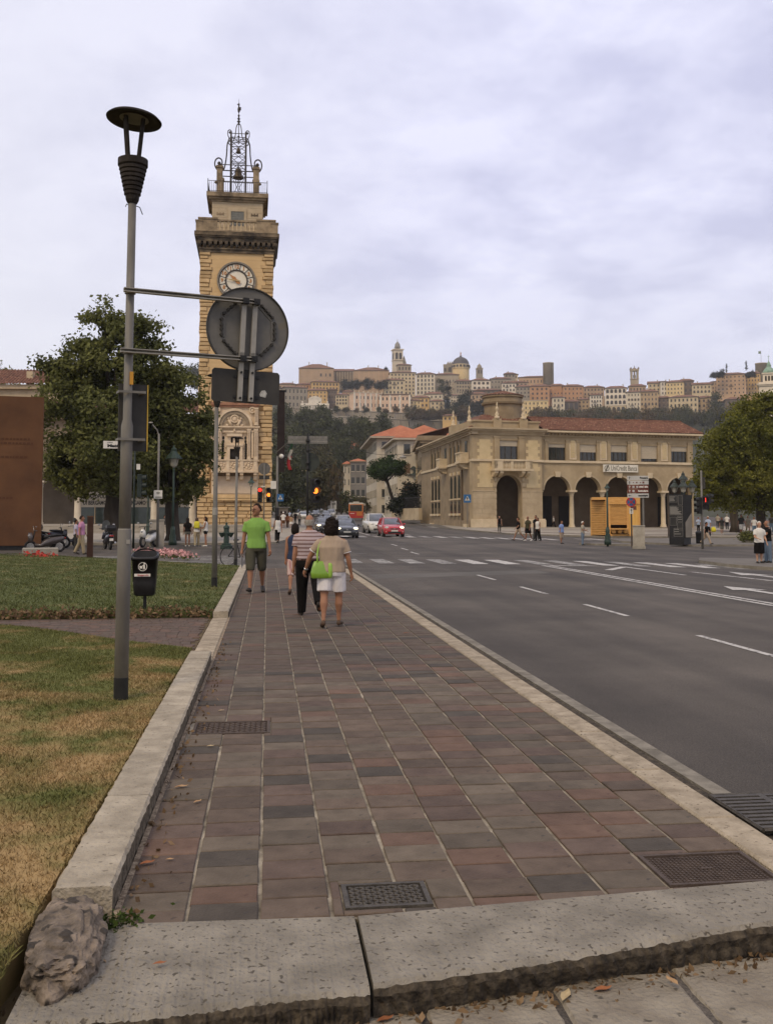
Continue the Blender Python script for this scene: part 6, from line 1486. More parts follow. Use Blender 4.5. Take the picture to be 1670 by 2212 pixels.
for i,u in enumerate((206,290,374)):
 cx_=ax_(u,4.5);w=2.1
 sgn=thing('shop_sign',('white bank sign in the arch left of the big trunk','white bank sign in the arch behind the big lamp post','white bank sign in the arch beside the clock tower')[i],'sign',arc.matrix_basis@Vector((cx_,4.3,az_(u,1079,4.3))),ang,'shop signs under the arcade')
 MB().bb(-w,w,0,.12,-.85,.85).build('board',mat('shop_sign_board',(.46,.43,.38),(.52,.49,.44),scale=1),sgn)
 lettering('BANCA POPOLARE',.62,m_black,sgn,(0,-.01,.33),width=3.7,bold=.02);lettering('DI BERGAMO',.62,m_black,sgn,(0,-.01,-.38),width=2.6,bold=.02)
 q=MB();q.bb(cx_-w,cx_+w,4.35,4.5,.1,az_(u,1092,4.4));q.build('shop_window',m_teal,arc)
 q=MB()
 for xx_ in(-w,-.05,w-.1):q.bb(cx_+xx_,cx_+xx_+.1,4.28,4.36,.1,az_(u,1092,4.4))
 q.build('window_frame',m_pale,arc)
ze=az_(250,905)
b=MB();b.bb(x0-1,x1+.4,-.8,12,ze,ze+.5);b.build('cornice',m_pale,arc)
b=MB();tiled_roof(b,x0-1,x1+.2,-1,ze+.5,5,ze+2.6,.36);b.build('roof',m_cotto,arc)
b=MB();b.bb(x0,ax_(160,7),6,14,ze,ze+4.0);b.bb(x0-.4,ax_(160,7)+.4,5.5,14,ze+4.0,ze+4.5);b.build('upper_storey',m_pale,arc)
b=MB();tiled_roof(b,x0-.4,ax_(160,7)+.4,5.2,ze+4.5,10,ze+6.8,.36);b.build('upper_roof',m_cotto,arc)
cx_=ax_(57,7);MB().bb(cx_-.35,cx_+.35,7,7.7,ze+3,az_(57,801,7)).build('chimney',m_pale,arc)
p=AT(604,1120,125);t=thing('hanging_banner','dark narrow vertical sign projecting behind the right edge of the clock tower','sign',AT(607,940,112),0)
MB().bb(-.42,.42,0,.3,-4.2,5.0).build('panel',mat('dark_brown',(.035,.022,.018),(.06,.04,.03),scale=1),t);MB().bb(-.55,.55,-.05,.35,5.0,5.2).build('frame',m_black,t);MB().cyl((-.3,.15,-22),(-.3,.15,-4.2),.07,n=6).build('pole',m_black,t)
# ========================== FOREGROUND POST, SIGNS, BIN
m_galv=mat('galvanised',(0.125,0.120,0.113),(0.20,0.192,0.18),scale=5,rough=0.6,metal=0.15,bump=0.12,bscale=40,detail=8,stretch=(1,1,.35))
m_galv_l=mat('galvanised_bright',(0.24,0.23,0.215),(0.36,0.345,0.32),scale=7,rough=0.5,metal=0.3,stretch=(1,1,.5))
m_lamp=mat('lamp_housing',(0.022,0.019,0.017),(0.042,0.036,0.033),scale=8,rough=0.8,spec=.12)
m_lampin=mat('lamp_reflector',(0.10,0.09,0.08),(0.15,0.135,0.12),scale=5,rough=0.5)
m_signback=mat('sign_back',(0.105,0.102,0.098),(0.160,0.155,0.148),scale=4,rough=0.65,detail=8,metal=.1,spots=(.15,.135,.11),spot_scale=5,spot_lo=.66)
m_signdark=mat('sign_back_dark',(0.036,0.034,0.032),(0.052,0.05,0.047),scale=6,rough=0.7)
m_blackm=mat('black_metal',(0.012,0.012,0.011),(0.022,0.021,0.02),scale=6,rough=0.5)
m_binp=mat('bin_plastic',(0.012,0.012,0.013),(0.022,0.022,0.024),scale=8,rough=0.45,bump=.1)
m_wplate=mat('white_plate',(.60,.585,.56),(.70,.685,.66),scale=3,rough=.5)
m_blue=mat('sign_blue',(.02,.10,.26),(.03,.13,.32),scale=3,rough=.4)
m_red=mat('sign_red',(.42,.02,.02),(.5,.03,.025),scale=3,rough=.4)
m_brownplate=mat('brown_plate',(.12,.035,.025),(.15,.045,.03),scale=3,rough=.5)
m_green=mat('lamp_green',(.018,.035,.028),(.035,.06,.048),scale=4,rough=.5)
m_greenl=mat('old_green_iron',(.045,.065,.055),(.08,.105,.09),scale=4,rough=.6)
m_yel=mat('yellow_paint',(.55,.36,.05),rough=.5)
LP0=GZ(261,1508,.08);_e=AT(532,709,8.80);LP1=Vector((_e.x,_e.y,LP0.z))
ang,fx,fz=frame_on(LP0,LP1)
post=thing('street_lamp','nearest tall grey lamp post in the lawn, disc shaded, with crossbars for the signs','street lamp',LP0,ang,'disc shaded street lamps')
LEAN=.0068
def lamp_head(parent,z0,lean=LEAN,s_=1.0):
 b=MB();b.smooth=False;prof=[(.040,-.03),(.055,0),(.060,.04)]
 for i in range(7):r0=.060+.0075*i;prof+=[(r0+.011,.045+i*.036),(r0+.011,.07+i*.036),(r0+.004,.073+i*.036)]
 prof+=[(.127,.30),(.127,.355),(.115,.36)]
 b.lathe([(r*s_,z*s_)for r,z in prof],(lean*z0,0,z0),24);b.build('lamp_cone',m_lamp,parent)
 zt_=z0+.355*s_;zd=z0+.70*s_
 for a in(R(205),R(325),R(145)):
  c,s2=math.cos(a)*s_,math.sin(a)*s_
  b=MB();b.tube([(lean*z0+c*.04,s2*.04,zt_-.1),(lean*zd+c*.085,s2*.085,zd+.03)],.019*s_,8);b.build('lamp_arm',m_lamp,parent)
 b=MB();b.smooth=True;b.lathe([(.0,.05),(.14,.04),(.21,.012),(.236,-.012),(.233,-.02),(.18,-.002),(.13,.006),(0,.008)],n=36);b.v=[(x*s_,y*s_,z*s_)for x,y,z in b.v]
 d=b.build('lamp_shade',m_lamp,parent,(lean*zd,0,zd+.02*s_));d.rotation_euler=(0,R(5),0)
 b=MB();b.add([(.125*s_*math.cos(i*PI/10),.125*s_*math.sin(i*PI/10),-.004*s_)for i in range(20)],[tuple(range(20))[::-1]]);b.build('reflector',m_lampin,d)
zj,zs2=fz(270,1147),fz(275,905);zc=fz(284,432)
b=MB();b.smooth=True
X=lambda z:LEAN*z
b.tube([(X(-.2),0,-.2),(X(zj),0,zj),(X(zj),0,zj+.02)],[.0585,.0575,.052],20,(True,False));b.tube([(X(zj),0,zj+.015),(X(zs2-.06),0,zs2-.06),(X(zs2),0,zs2),(X(zc),0,zc)],[.051,.050,.037,.034],20);b.build('pole',m_galv,post)
MB().lathe([(.060,-.2),(.060,.15),(.0595,.17)],n=20).build('base_band',m_blackm,post)
b=MB();b.lathe([(.0545,zj-.03),(.0545,zj+.02)],(X(zj),0,0),20);b.box((X(zj)+.02,-.056,zj-.09),(.03,.012,.035));b.build('joint_collar',m_galv_l,post)
lamp_head(post,zc)
b=MB();b.tube([(X(zc)-.03,0,zc-.05),(X(zc)-.05,-.02,zc-.045),(X(zc)-.06,-.02,zc-.07)],.004,4);b.tube([(X(zc)+.03,0,zc-.045),(X(zc)+.06,-.02,zc-.06),(X(zc)+.085,-.02,zc-.12)],.004,4);b.build('cable_end',m_blackm,post)
b=MB();zz=fz(281,818);b.bb(X(zz)+.006,X(zz)+.034,-.052,-.034,zz-.055,zz+.055);b.build('sticker',mat('orange_sticker',(.5,.25,.03),rough=.5),post)
bars=[]
for v0,uL,uR in((630,256,549),(760,251,546)):
 z=fz(275,v0);xl,xr=fx(uL),fx(uR)
 b=MB();b.bb(xl,xr,-.062,-.052,z-.018,z+.018);b.bb(xl,xr,-.10,-.062,z+.010,z+.018);b.bb(xl,xr,-.10,-.062,z-.018,z-.010);b.build('crossbar',m_galv_l,post)
 b=MB();b.lathe([(.047,-.016),(.047,.016)],(X(z),0,z),16);b.box((X(z),-.06,z),(.09,.02,.034));b.build('clamp',m_galv,post);bars.append(z)
zb_=fz(525,868)
for i,u in enumerate((520.5,544.5)):
 xa=fx(u);xb_=fx(u-9);zt_=bars[0]+.03
 for(xt,z1,xq,z0,mm)in((xa,zt_,fx(u-5),bars[1]+.03,m_galv_l),(fx(u-5),bars[1]+.06,xb_,zb_,m_galv_l)):
  b=MB();w=.022
  b.add([(xt-w,-.06,z1),(xt+w,-.06,z1),(xq+w,-.06,z0),(xq-w,-.06,z0),(xt-w,-.035,z1),(xt+w,-.035,z1),(xq+w,-.035,z0),(xq-w,-.035,z0)],[(0,3,2,1),(4,5,6,7),(0,1,5,4),(1,2,6,5),(2,3,7,6),(3,0,4,7)]);b.build('sign_channel',mm,post,fix=True)
 for z in bars:b=MB();xx_=xa-(.0 if z==bars[0]else.02);b.box((xx_,-.075,z),(.055,.07,.05));b.cyl((xx_,-.115,z),(xx_,-.10,z),.014,n=6);b.build('bracket',m_blackm,post)
 for f in(.32,.93):z=bars[1]+(zb_-bars[1])*f;b=MB();xx_=fx(u-5)+(xb_-fx(u-5))*f;b.cyl((xx_,-.075,z),(xx_,-.055,z),.011,n=6);b.build('bolt',m_blackm,post)
sc_x,sc_z=fx(532),fz(532,711);rr=(fx(620)-fx(444))/2
M_=Matrix.Translation(LP0)@Matrix.Rotation(ang,4,'Z')
rs=thing('road_sign','large round road sign seen from behind on the lamp post crossbars','road sign',M_@Vector((sc_x,0,sc_z)),ang)
b=MB();b.prism([(rr*math.cos(i*PI/32),rr*math.sin(i*PI/32))for i in range(64)],-.004,0.004);b.build('plate',m_signback,rs)
b=MB();b.ring((0,0,0),rr-.004,rr+.006,-.020,.012,64);b.build('rim',m_signdark,rs)
for a in(R(135),R(45),R(180),R(0),R(225),R(315)):
 b=MB();Rm=rr*.66;b.M=Matrix.Rotation(-a,4,'Y')@Matrix.Translation((Rm,0,0))
 hl=rr*.225
 b.bb(-.006,.003,-.030,-.004,-hl,hl);
 for f in(-.85,-.25,.2,.8):b.bb(-.016,.012,-.026,-.004,hl*f-.008,hl*f+.008)
 b.M=None;b.build('fixing_rail',m_signdark,rs)
 b=MB();b.M=Matrix.Rotation(-a,4,'Y')@Matrix.Translation((Rm,0,0));b.bb(-.034,-.012,-.012,-.004,-hl*1.05,hl*1.05);b.M=None;b.build('fixing_flange',m_signback,rs)
x0,x1=fx(453),fx(600);z1,z0=fz(528,800),fz(528,871)
ps=thing('road_sign','dark rectangular road sign seen from behind below the round one','road sign',M_@Vector(((x0+x1)/2,0,(z0+z1)/2)),ang)
w,h_=(x1-x0)/2,(z1-z0)/2
b=MB();c=.02;b.prism([(-w+c,-h_),(w-c,-h_),(w,-h_+c),(w,h_-c),(w-c,h_),(-w+c,h_),(-w,h_-c),(-w,-h_+c)],-.022,-.012);o=b.build('plate',m_signdark,ps);o.rotation_euler[1]=R(1.2)
b=MB();b.prism([(w*.42,-h_*.55),(w*.58,-h_*.62),(w*.62,-h_*.35),(w*.56,-h_*.16),(w*.46,-h_*.2),(w*.40,-h_*.42)],-.026,-.0215);b.build('sticker',mat('torn_sticker',(.30,.30,.29),(.55,.55,.53),scale=60,rough=.6),ps)
b=MB();b.bb(-.12,.12,-.03,-.022,h_*.5,h_*.66);b.bb(-.12,.12,-.03,-.022,-h_*.72,-h_*.56);b.build('fixing_rail',m_blackm,ps)
pp=thing('road_sign','tall narrow dark panel with yellow edge clamped to the nearest lamp post','road sign',M_@Vector((X(1.9)+.055,.0,fz(277,900))),ang)
hz_=(fz(277,826)-fz(277,972))/2
MB().bb(-.115,.125,.06,.075,-hz_,hz_).build('panel',m_signdark,pp);MB().bb(.125,.133,.052,.08,-hz_,hz_).build('edge_strip',m_yel,pp)
for z in(-hz_*.68,hz_*.72):b=MB();b.bb(-.135,.09,-.062,-.05,z-.01,z+.01);b.bb(.05,.09,-.05,.07,z-.012,z+.012);b.bb(-.135,-.115,-.05,.07,z-.01,z+.01);b.build('clamp',m_galv,pp)
# ---- further lamps of the same kind
for u,v,vt,lb in((463,1270,803,'second lamp post of the row, its disc hidden behind the rectangular sign'),(509,1222,941,'third and farthest lamp post of the row, in front of the clock tower balcony')):
 p=GZ(u,v,.08)if u<500 else GT(u,v,.1);D=depth(p);H_=(v-vt)*D/FPX;s_=H_/5.0
 t=thing('street_lamp',lb,'street lamp',p,0,'disc shaded street lamps')
 zc2=H_-.78*s_;b=MB();b.smooth=True;b.tube([(0,0,-.1),(0,0,zc2*.42),(.002,0,zc2*.45),(.01,0,zc2)],[.066*s_,.062*s_,.052*s_,.045*s_],14);b.build('pole',m_galv,t)
 MB().lathe([(.07*s_,0),(.07*s_,.24*s_)],n=14).build('base_band',m_blackm,t);b=MB();b.lathe([(.064*s_,zc2*.40),(.064*s_,zc2*.44)],n=14);b.build('joint_collar',m_galv_l,t)
 lamp_head(t,zc2,.004,s_*1.0)
# ---- litter bin
p=GZ(312,1320,.08);kb=depth(p)/FPX
lb_=thing('litter_bin','black plastic litter bin on a post in the lawn behind the nearest lamp post','litter bin',p,facing(p)-.1)
w,hb,z0=28*kb,96*kb,33*kb
def rsq(w,d,z,n=24,e=.35,slope=0):
 out=[]
 for i in range(n):
  a=2*PI*i/n;c,s2=math.cos(a),math.sin(a);out.append((w*math.copysign(abs(c)**e,c),d*math.copysign(abs(s2)**e,s2),z+slope*s2))
 return out
b=MB();b.smooth=True;d_=w*.8
b.loft([rsq(w*.62,d_*.62,z0),rsq(w*.78,d_*.78,z0+.02),rsq(w*.86,d_*.86,z0+hb*.3),rsq(w*.96,d_*.96,z0+hb*.82),rsq(w*1.03,d_*1.03,z0+hb*.83,slope=.03),rsq(w*1.03,d_*1.03,z0+hb*.93,slope=.05),rsq(w*.93,d_*.93,z0+hb*.935,slope=.05),rsq(w*.85,d_*.85,z0+hb*.55)],(True,True));b.build('body',m_binp,lb_)
b=MB();b.loft([[(w*1.0*math.cos(a),d_*.98*math.sin(a),z0+hb*(.9+.12*math.sin(a)))for a in[PI*i/12 for i in range(13)]],[(w*.9*math.cos(a),d_*.92*math.sin(a),z0+hb*(.93+.13*math.sin(a)))for a in[PI*i/12 for i in range(13)]]],(False,False),closed=False);b.build('hood',m_binp,lb_)
MB().bb(-.025,.025,d_*.2,d_*.2+.03,-.1,z0+hb*.6).build('post',m_blackm,lb_)
zc3=z0+hb*.66;yf=-d_*.955
b=MB();b.ring((-.02,0,zc3),.062,.07,yf-.012,yf+.02,28);b.build('emblem_ring',m_wplate,lb_)
b=MB();q=[(-.045,-.03),(-.01,-.03),(-.004,.012),(-.05,.012)];b.prism([(x-.02,zc3+z)for x,z in q],yf-.012,yf+.02);b.prism([(.0+x-.02,zc3+z)for x,z in((.004,-.045),(.016,-.045),(.02,-.01),(.03,-.045),(.042,-.045),(.032,.03),(.012,.03),(-.012,.012),(-.006,.004),(.008,.012))],yf-.012,yf+.02);b.prism([(.003+.012*math.cos(i*PI/5),zc3+.044+.012*math.sin(i*PI/5))for i in range(10)],yf-.012,yf+.02);b.build('emblem_figure',m_wplate,lb_,fix=True)
b=MB();zl=z0+hb*.47;b.bb(-.15,.10,yf+.008,yf+.03,zl-.022,zl+.022);b.build('label',m_wplate,lb_);lettering('Gruppo a2a',.038,m_red,lb_,(-.015,yf+.004,zl),width=.17)
# ========================== LEFT SIDE OF THE SQUARE
def local(u,v,lift=0.0,rz=0.0):
 p=GT(u,v,lift);k=depth(p)/FPX
 return p,k,facing(p)+rz
m_corten=mat('corten_steel',(0.080,0.037,0.018),(0.140,0.066,0.030),scale=0.4,rough=0.9,bump=0.15,bscale=12,detail=10)
p,k,rz=local(88,1186,.06)
cs=thing('steel_monument','tall rust brown weathering steel monument slab at the left edge','monument',p,rz-.05)
MB().bb(-130*k,0,0,.35,.18,330*k).build('slab',m_corten,cs);MB().bb(-130*k,-22*k,.1,.3,-.3,.18).build('foot',m_blackm,cs)
eng=mat('corten_engraving',(.085,.036,.017),rough=.9)
for i,(z,w)in enumerate(((235,60),(226,66),(196,50),(108,22))):
 q=MB();r_=random.Random(i)
 x=-86.0
 while x<-86+w:l_=r_.uniform(3,8);q.bb(x*k,(x+l_)*k,-.012,0,z*k,(z+4.5)*k);x+=l_+2
 q.build('engraved_line',eng,cs)
p,k,rz=local(90,1200,.08);t=thing('plinth','low grey stone plinth at the foot of the rusty monument','plinth',p,rz)
MB().bev(-40*k,34*k,0,1.4,-.2,15*k,.02).build('block',m_concrete,t)
p,k,rz=local(194,1203,.06);t=thing('steel_post','square dark rust brown steel post standing right of the man in pink','post',p,rz)
MB().bb(-6.5*k,6.5*k,0,.28,-.1,88*k).build('shaft',mat('dark_corten',(.03,.014,.009),(.055,.026,.016),scale=2,rough=.9),t);MB().bb(-6.8*k,6.8*k,-.01,.29,86*k,88.5*k).build('cap',m_corten,t)
m_chrome=mat('chrome',(.35,.35,.36),(.5,.5,.5),scale=4,rough=.2,metal=.9);m_tyre=mat('tyre',(.012,.012,.012),(.02,.02,.02),scale=8,rough=.9);m_lamp_red=mat('tail_red',(.35,.02,.015),rough=.3)
m_seat=mat('seat_vinyl',(.014,.013,.013),(.022,.021,.02),scale=6,rough=.4);m_mglass=mat('windscreen',(.16,.17,.17),(.22,.23,.23),scale=2,rough=.1)
def motorbike(name,label,cat,p,rz,paint_m,group,screen=True,topbox=True,s_=1.0,scooter=True):
 t=thing(name,label,cat,p,rz,group);t.scale=(s_,)*3
 for x in(-.68,.66):
  b=MB();b.M=Matrix.Translation((x,0,.28));pts=[(.235*math.cos(i*PI/9),0,.235*math.sin(i*PI/9))for i in range(19)];b.smooth=True;b.tube(pts,.058,7);b.M=None;o=b.build('wheel',m_tyre,t)
  b=MB();b.M=Matrix.Translation((x,0,.28));b.cyl((0,-.04,0),(0,.04,0),.18,n=12);b.M=None;b.build('rim',m_chrome,o)
 b=MB();b.smooth=True
 b.loft([[(-.78+.02*k_,y*w,z)for y,z in zip((-1,-.7,0,.7,1),(.5,.82,.95,.82,.5))]for k_,w in((0,.10),(5,.2),(9,.16))],(True,True),closed=True);b.build('front_fairing',paint_m,t)
 b=MB();b.smooth=True
 sec=lambda x,w,z0,z1:[(x,-w*.7,z0),(x,-w,(z0+z1)/2),(x,-w*.7,z1),(x,w*.7,z1),(x,w,(z0+z1)/2),(x,w*.7,z0)]
 b.loft([sec(-.5,.12,.3,.42),sec(-.2,.2,.24,.40),sec(.02,.2,.28,.62),sec(.35,.21,.36,.74),sec(.75,.15,.5,.78),sec(.92,.06,.62,.74)]);b.build('body',paint_m,t)
 b=MB();b.smooth=True;b.loft([sec(-.05,.13,.68,.78),sec(.15,.17,.72,.82),sec(.5,.16,.76,.88),sec(.82,.1,.8,.88)]);b.build('seat',m_seat,t)
 b=MB();b.tube([(-.66,0,.3),(-.55,0,.7),(-.48,0,1.02)],.035,6);b.tube([(-.42,-.36,1.02),(-.48,-.15,1.05),(-.48,.15,1.05),(-.42,.36,1.02)],.018,6);b.build('handlebar',m_blackm,t)
 b=MB();b.ball((-.74,0,.80),(.06,.1,.08),8,6);b.build('headlight',m_chrome,t)
 for sy in(-1,1):b=MB();b.ball((-.5,sy*.36,1.22),(.015,.07,.05),7,5);b.cyl((-.48,sy*.26,1.05),(-.5,sy*.34,1.2),.008,n=4);b.build('mirror',m_chrome,t)
 if screen:b=MB();b.smooth=True;b.loft([[(-.72,-.2,.95),(-.76,0,.95),(-.72,.2,.95)],[(-.58,-.19,1.3),(-.62,0,1.34),(-.58,.19,1.3)],[(-.52,-.1,1.42),(-.55,0,1.45),(-.52,.1,1.42)]],(False,False),closed=False);b.build('windscreen',m_mglass,t)
 if topbox:b=MB();b.smooth=False;b.loft([[(.66+a*.2,c*.2,.92)for a,c in((-1,-1),(1,-1),(1,1),(-1,1))],[(.66+a*.23,c*.23,1.06)for a,c in((-1,-1),(1,-1),(1,1),(-1,1))],[(.66+a*.19,c*.2,1.2)for a,c in((-1,-1),(1,-1),(1,1),(-1,1))]]);b.build('top_box',m_seat,t)
 MB().bb(.9,.93,-.09,.09,.44,.56).build('number_plate',m_wplate,t);MB().bb(.9,.94,-.1,.1,.66,.72).build('tail_light',m_lamp_red,t)
 b=MB();b.cyl((.1,.2,.3),(.75,.22,.36),.05,n=8);b.build('exhaust',m_chrome,t)
 b=MB();b.cyl((0,-.1,.25),(.05,-.28,.0),.014,n=4);b.build('side_stand',m_blackm,t);return t
bk_black=paint('bike_black',(.014,.014,.016),.25,coat=.6);bk_white=paint('bike_white',(.6,.6,.6),.3,coat=.5);bk_grey=paint('bike_grey',(.06,.05,.048),.3,coat=.5);bk_blue=paint('bike_dark',(.02,.02,.03),.3,coat=.5)
p=GT(97,1193);motorbike('motorbike','black motorbike lying low in front, nearest of the bikes behind the monument','motorbike',p,facing(p)+R(10),bk_grey,'parked motorbikes',False,False,1.0)
p=GT(110,1184);motorbike('motorbike','black touring scooter with top box and cover parked behind the low motorbike','motorbike',p,facing(p)+R(172),bk_black,'parked motorbikes',False,True,1.05)
p=GT(140,1183);motorbike('motorbike','scooter with a tall clear windscreen at the right end of the bike group','motorbike',p,facing(p)+R(215),bk_blue,'parked motorbikes',True,False,1.12)
p=GT(233,1187);motorbike('motorbike','dark scooter seen from behind with top box left of the nearest lamp post','motorbike',p,facing(p)+R(265)+PI-R(180),bk_blue,'parked motorbikes',True,True,1.05).rotation_euler[2]=facing(p)-R(80)
p=GT(322,1182);motorbike('motorbike','white and black motorbike facing us right of the nearest lamp post','motorbike',p,facing(p)+R(62),bk_white,'parked motorbikes',False,False,1.08)
# ---- posts, cabinet, lamps and signals under the trees
def pole_thing(name,label,cat,u,v,vt,r,m,group=None,lift=.0,base=None):
 p,k,rz=local(u,v,lift);t=thing(name,label,cat,p,rz,group);h=(v-vt)*k
 b=MB();b.smooth=True;b.tube([(0,0,-.1),(0,0,h*.5),(0,0,h)],[r,r*.9,r*.8],10);b.build('pole',m,t)
 if base:b=MB();b.smooth=True;b.lathe([(r*3,0),(r*3,.25),(r*2.2,.35),(r*2.5,.5),(r*1.6,.7),(r*1.9,.85),(r*1.1,1.1)],n=12);b.build('base',m,t)
 return t,k,h
m_siglens=mat('signal_dark_lens',(.02,.012,.01),rough=.25);m_siggreen=mat('signal_housing',(.012,.02,.017),(.02,.03,.026),scale=5,rough=.5)
m_amber=mat('amber_lit',(.8,.2,.02),emit=((1.0,.22,.025),2.6));m_redlit=mat('red_lit',(.8,.04,.02),emit=((1.0,.035,.02),2.4))
def signal(parent,x,y,z,s_,lit=None,rz=0.0,n=3,m=None):
 h=s_/n;r=h*.38;e=bpy.data.objects.new('signal_head',None);
 b=MB();b.bev(-r*1.25,r*1.25,0,r*1.4,-s_/2,s_/2,r*.2);o=b.build('signal_head',m or m_siggreen,parent,(x,y,z),rz)
 for i in range(n):
  zc_=s_/2-(i+.5)*h
  q=MB();q.add([(r*math.cos(a*PI/8),-.01,zc_+r*math.sin(a*PI/8))for a in range(16)],[tuple(range(16))])
  q.build('lens',lit[1]if lit and lit[0]==i else m_siglens,o)
  q=MB();q.loft([[(r*1.08*math.cos(a),yy,zc_+r*1.08*math.sin(a))for a in[-.5+(PI+1.0)*j/12 for j in range(13)]]for yy in(0,-r*1.6)],(False,False),closed=False);q.build('visor',m or m_siggreen,o)
 return o
t,k,h=pole_thing('traffic_light','green traffic light seen from the side just right of the nearest lamp post','traffic light',288,1185,962,.06,m_siggreen)
signal(t,16*k,0,h-87*k,50*k,None,R(80));b=MB();b.bb(4*k,12*k,-.1,.1,h-52*k,h-40*k);b.build('detector',m_wplate,t)
stn=thing('street_sign','white street name plate with black letters half hidden by the nearest lamp post','street sign',t.location+Vector((0,0,0)),t.rotation_euler[2])
MB().bb(-66*k,3*k,-.1,-.06,216*k,232*k).build('plate',m_wplate,stn);b=MB();b.ring((-31*k,0,224*k),0,.01,-.1,-.09,4)
lettering('Matteotti',8.5*k,m_black,stn,(-57.5*k,-.105,221.5*k),align='LEFT',bold=.012,width=46*k);lettering('piazza',3.6*k,m_black,stn,(-57.5*k,-.105,229*k),align='LEFT',width=11*k)
t,k,h=pole_thing('street_lamp','thin grey pole with a bent arm lamp in front of the lower chestnut','street lamp',340,1183,936,.075,m_galv)
b=MB();b.tube([(0,0,h-.1),(-4*k,0,h+8*k),(-14*k,0,h+20*k)],.04,6);b.build('arm',m_galv,t);b=MB();b.ball((-18*k,0,h+24*k),(5*k,2.4*k,2*k),8,6);b.build('lamp_head',m_galv_l,t)
wf=thing('wifi_sign','white square sign with a wifi symbol on the bent arm lamp pole','sign',t.location,t.rotation_euler[2]);zq=115*k
MB().bb(-9*k,9*k,-.12,-.09,zq-9*k,zq+9*k).build('board',m_wplate,wf)
for r_ in(2,3.6,5.2):b=MB();b.ring((0,0,zq-1*k),r_*k,(r_+.9)*k,-.13,-.12,10,R(45),R(135));b.build('symbol',m_letter,wf)
b=MB();b.bb(-6*k,8*k,-.13,-.12,zq-7*k,zq-5*k);b.build('lettering_line',m_letter,wf)
p,k,rz=local(339,1181);t=thing('utility_cabinet','grey utility cabinet standing beside the bent arm lamp pole','cabinet',p,rz)
MB().bev(-16*k,15*k,0,.5,0,58*k,.03).build('body',mat('cabinet_grey',(.30,.275,.235),(.38,.35,.31),scale=2,rough=.8),t);MB().bev(-17*k,16*k,-.03,.53,55.5*k,59*k,.02).build('lid',m_concrete,t);MB().bb(-14*k,13*k,-.012,0,4*k,52*k).build('door',mat('cabinet_door',(.33,.30,.26),(.40,.37,.33),scale=3),t)
def lantern_post(label,u,v,vt,group,m=m_greenl,r=.08):
 t,k,h=pole_thing('street_lamp',label,'street lamp',u,v,vt,r,m,group,base=True)
 return t,k,h
def lantern(parent,c,s_,m=m_greenl):
 b=MB();b.smooth=False;b.lathe([(.08*s_,0),(.16*s_,.1*s_),(.25*s_,.45*s_)],c,8,(True,False));o=b.build('lantern_glass',mat('lantern_glass',(.30,.29,.25),(.42,.40,.35),scale=3,rough=.25),parent)
 b=MB();b.lathe([(.40*s_,.43*s_),(.38*s_,.5*s_),(.24*s_,.66*s_),(.13*s_,.8*s_),(.14*s_,.9*s_),(.05*s_,1.0*s_),(.02*s_,1.12*s_)],c,10);b.build('lantern_cap',m,parent)
 b=MB()
 for i in range(4):a=PI/4+i*PI/2;b.cyl((c[0]+.1*s_*math.cos(a),c[1]+.1*s_*math.sin(a),c[2]),(c[0]+.25*s_*math.cos(a),c[1]+.25*s_*math.sin(a),c[2]+.45*s_),.018*s_,n=4)
 b.build('lantern_frame',m,parent)
t,k,h=lantern_post('dark green cast iron lamp post with heavy base left of the three girls',373,1178,1010,'green lamp posts',m_green);lantern(t,(0,0,h),1.2,m_green)
t,k,h=lantern_post('pale green lamp post half hidden behind the grey cabinet',319,1165,1020,'green lamp posts',m_greenl);lantern(t,(0,0,h),1.2,m_greenl)
t,k,h=pole_thing('street_lamp','small green lantern on a slim post in front of the tower foot','street lamp',542,1150,1052,.05,m_green,'green lamp posts');lantern(t,(0,0,h),20*k,m_green)
# ---- cast iron drinking fountain
p,k,rz=local(489,1186);t=thing('drinking_fountain','dark green cast iron drinking fountain with two basins on a round foot','fountain',p,rz)
b=MB();b.smooth=False;b.lathe([(13*k,0),(13*k,8*k),(10*k,9*k),(10*k,12*k),(6*k,13*k),(5.4*k,32*k),(7*k,33*k),(7*k,36*k),(5.6*k,37*k),(5.6*k,44*k),(7*k,45*k),(6*k,49*k),(3*k,51*k),(2*k,53*k),(2.6*k,55*k),(.6*k,58*k)],n=14);b.build('column',m_green,t)
for s_ in(-1,1):b=MB();b.lathe([(1.5*k,25*k),(5*k,30*k),(7.5*k,35*k),(7.0*k,35.5*k),(4*k,32*k)],(s_*9.5*k,0,0),12);b.cyl((s_*4*k,0,30*k),(s_*8*k,0,28*k),1.6*k,n=6);b.build('basin',m_green,t)
# ---- signals and signs in front of the tower
t,k,h=pole_thing('traffic_light','pole with lit red walking signal and lit amber light before the tower','traffic light',570,1160,1000,.05,m_galv)
signal(t,-9*k,-.1,h-69*k,32*k,(0,m_redlit),0,3);signal(t,10*k,-.1,h-69*k,32*k,(1,m_amber),R(-12),3);MB().bb(-7*k,2*k,-.1,.1,h-52*k,h-50*k).build('cap',m_wplate,t)
r2=thing('road_sign','round road sign seen from behind above the lit signals','road sign',t.location,t.rotation_euler[2]);zq=h-12*k
b=MB();b.prism([(13*k*math.cos(i*PI/16),zq+13*k*math.sin(i*PI/16))for i in range(32)],.06,.09);b.build('plate',m_signback,r2);MB().bb(-11*k,11*k,.06,.09,zq-23*k,zq-15*k).build('supplementary_plate',m_signdark,r2)
b=MB();b.bb(-2*k,2*k,.0,.06,zq-20*k,zq+10*k);b.build('bracket',m_galv,r2)
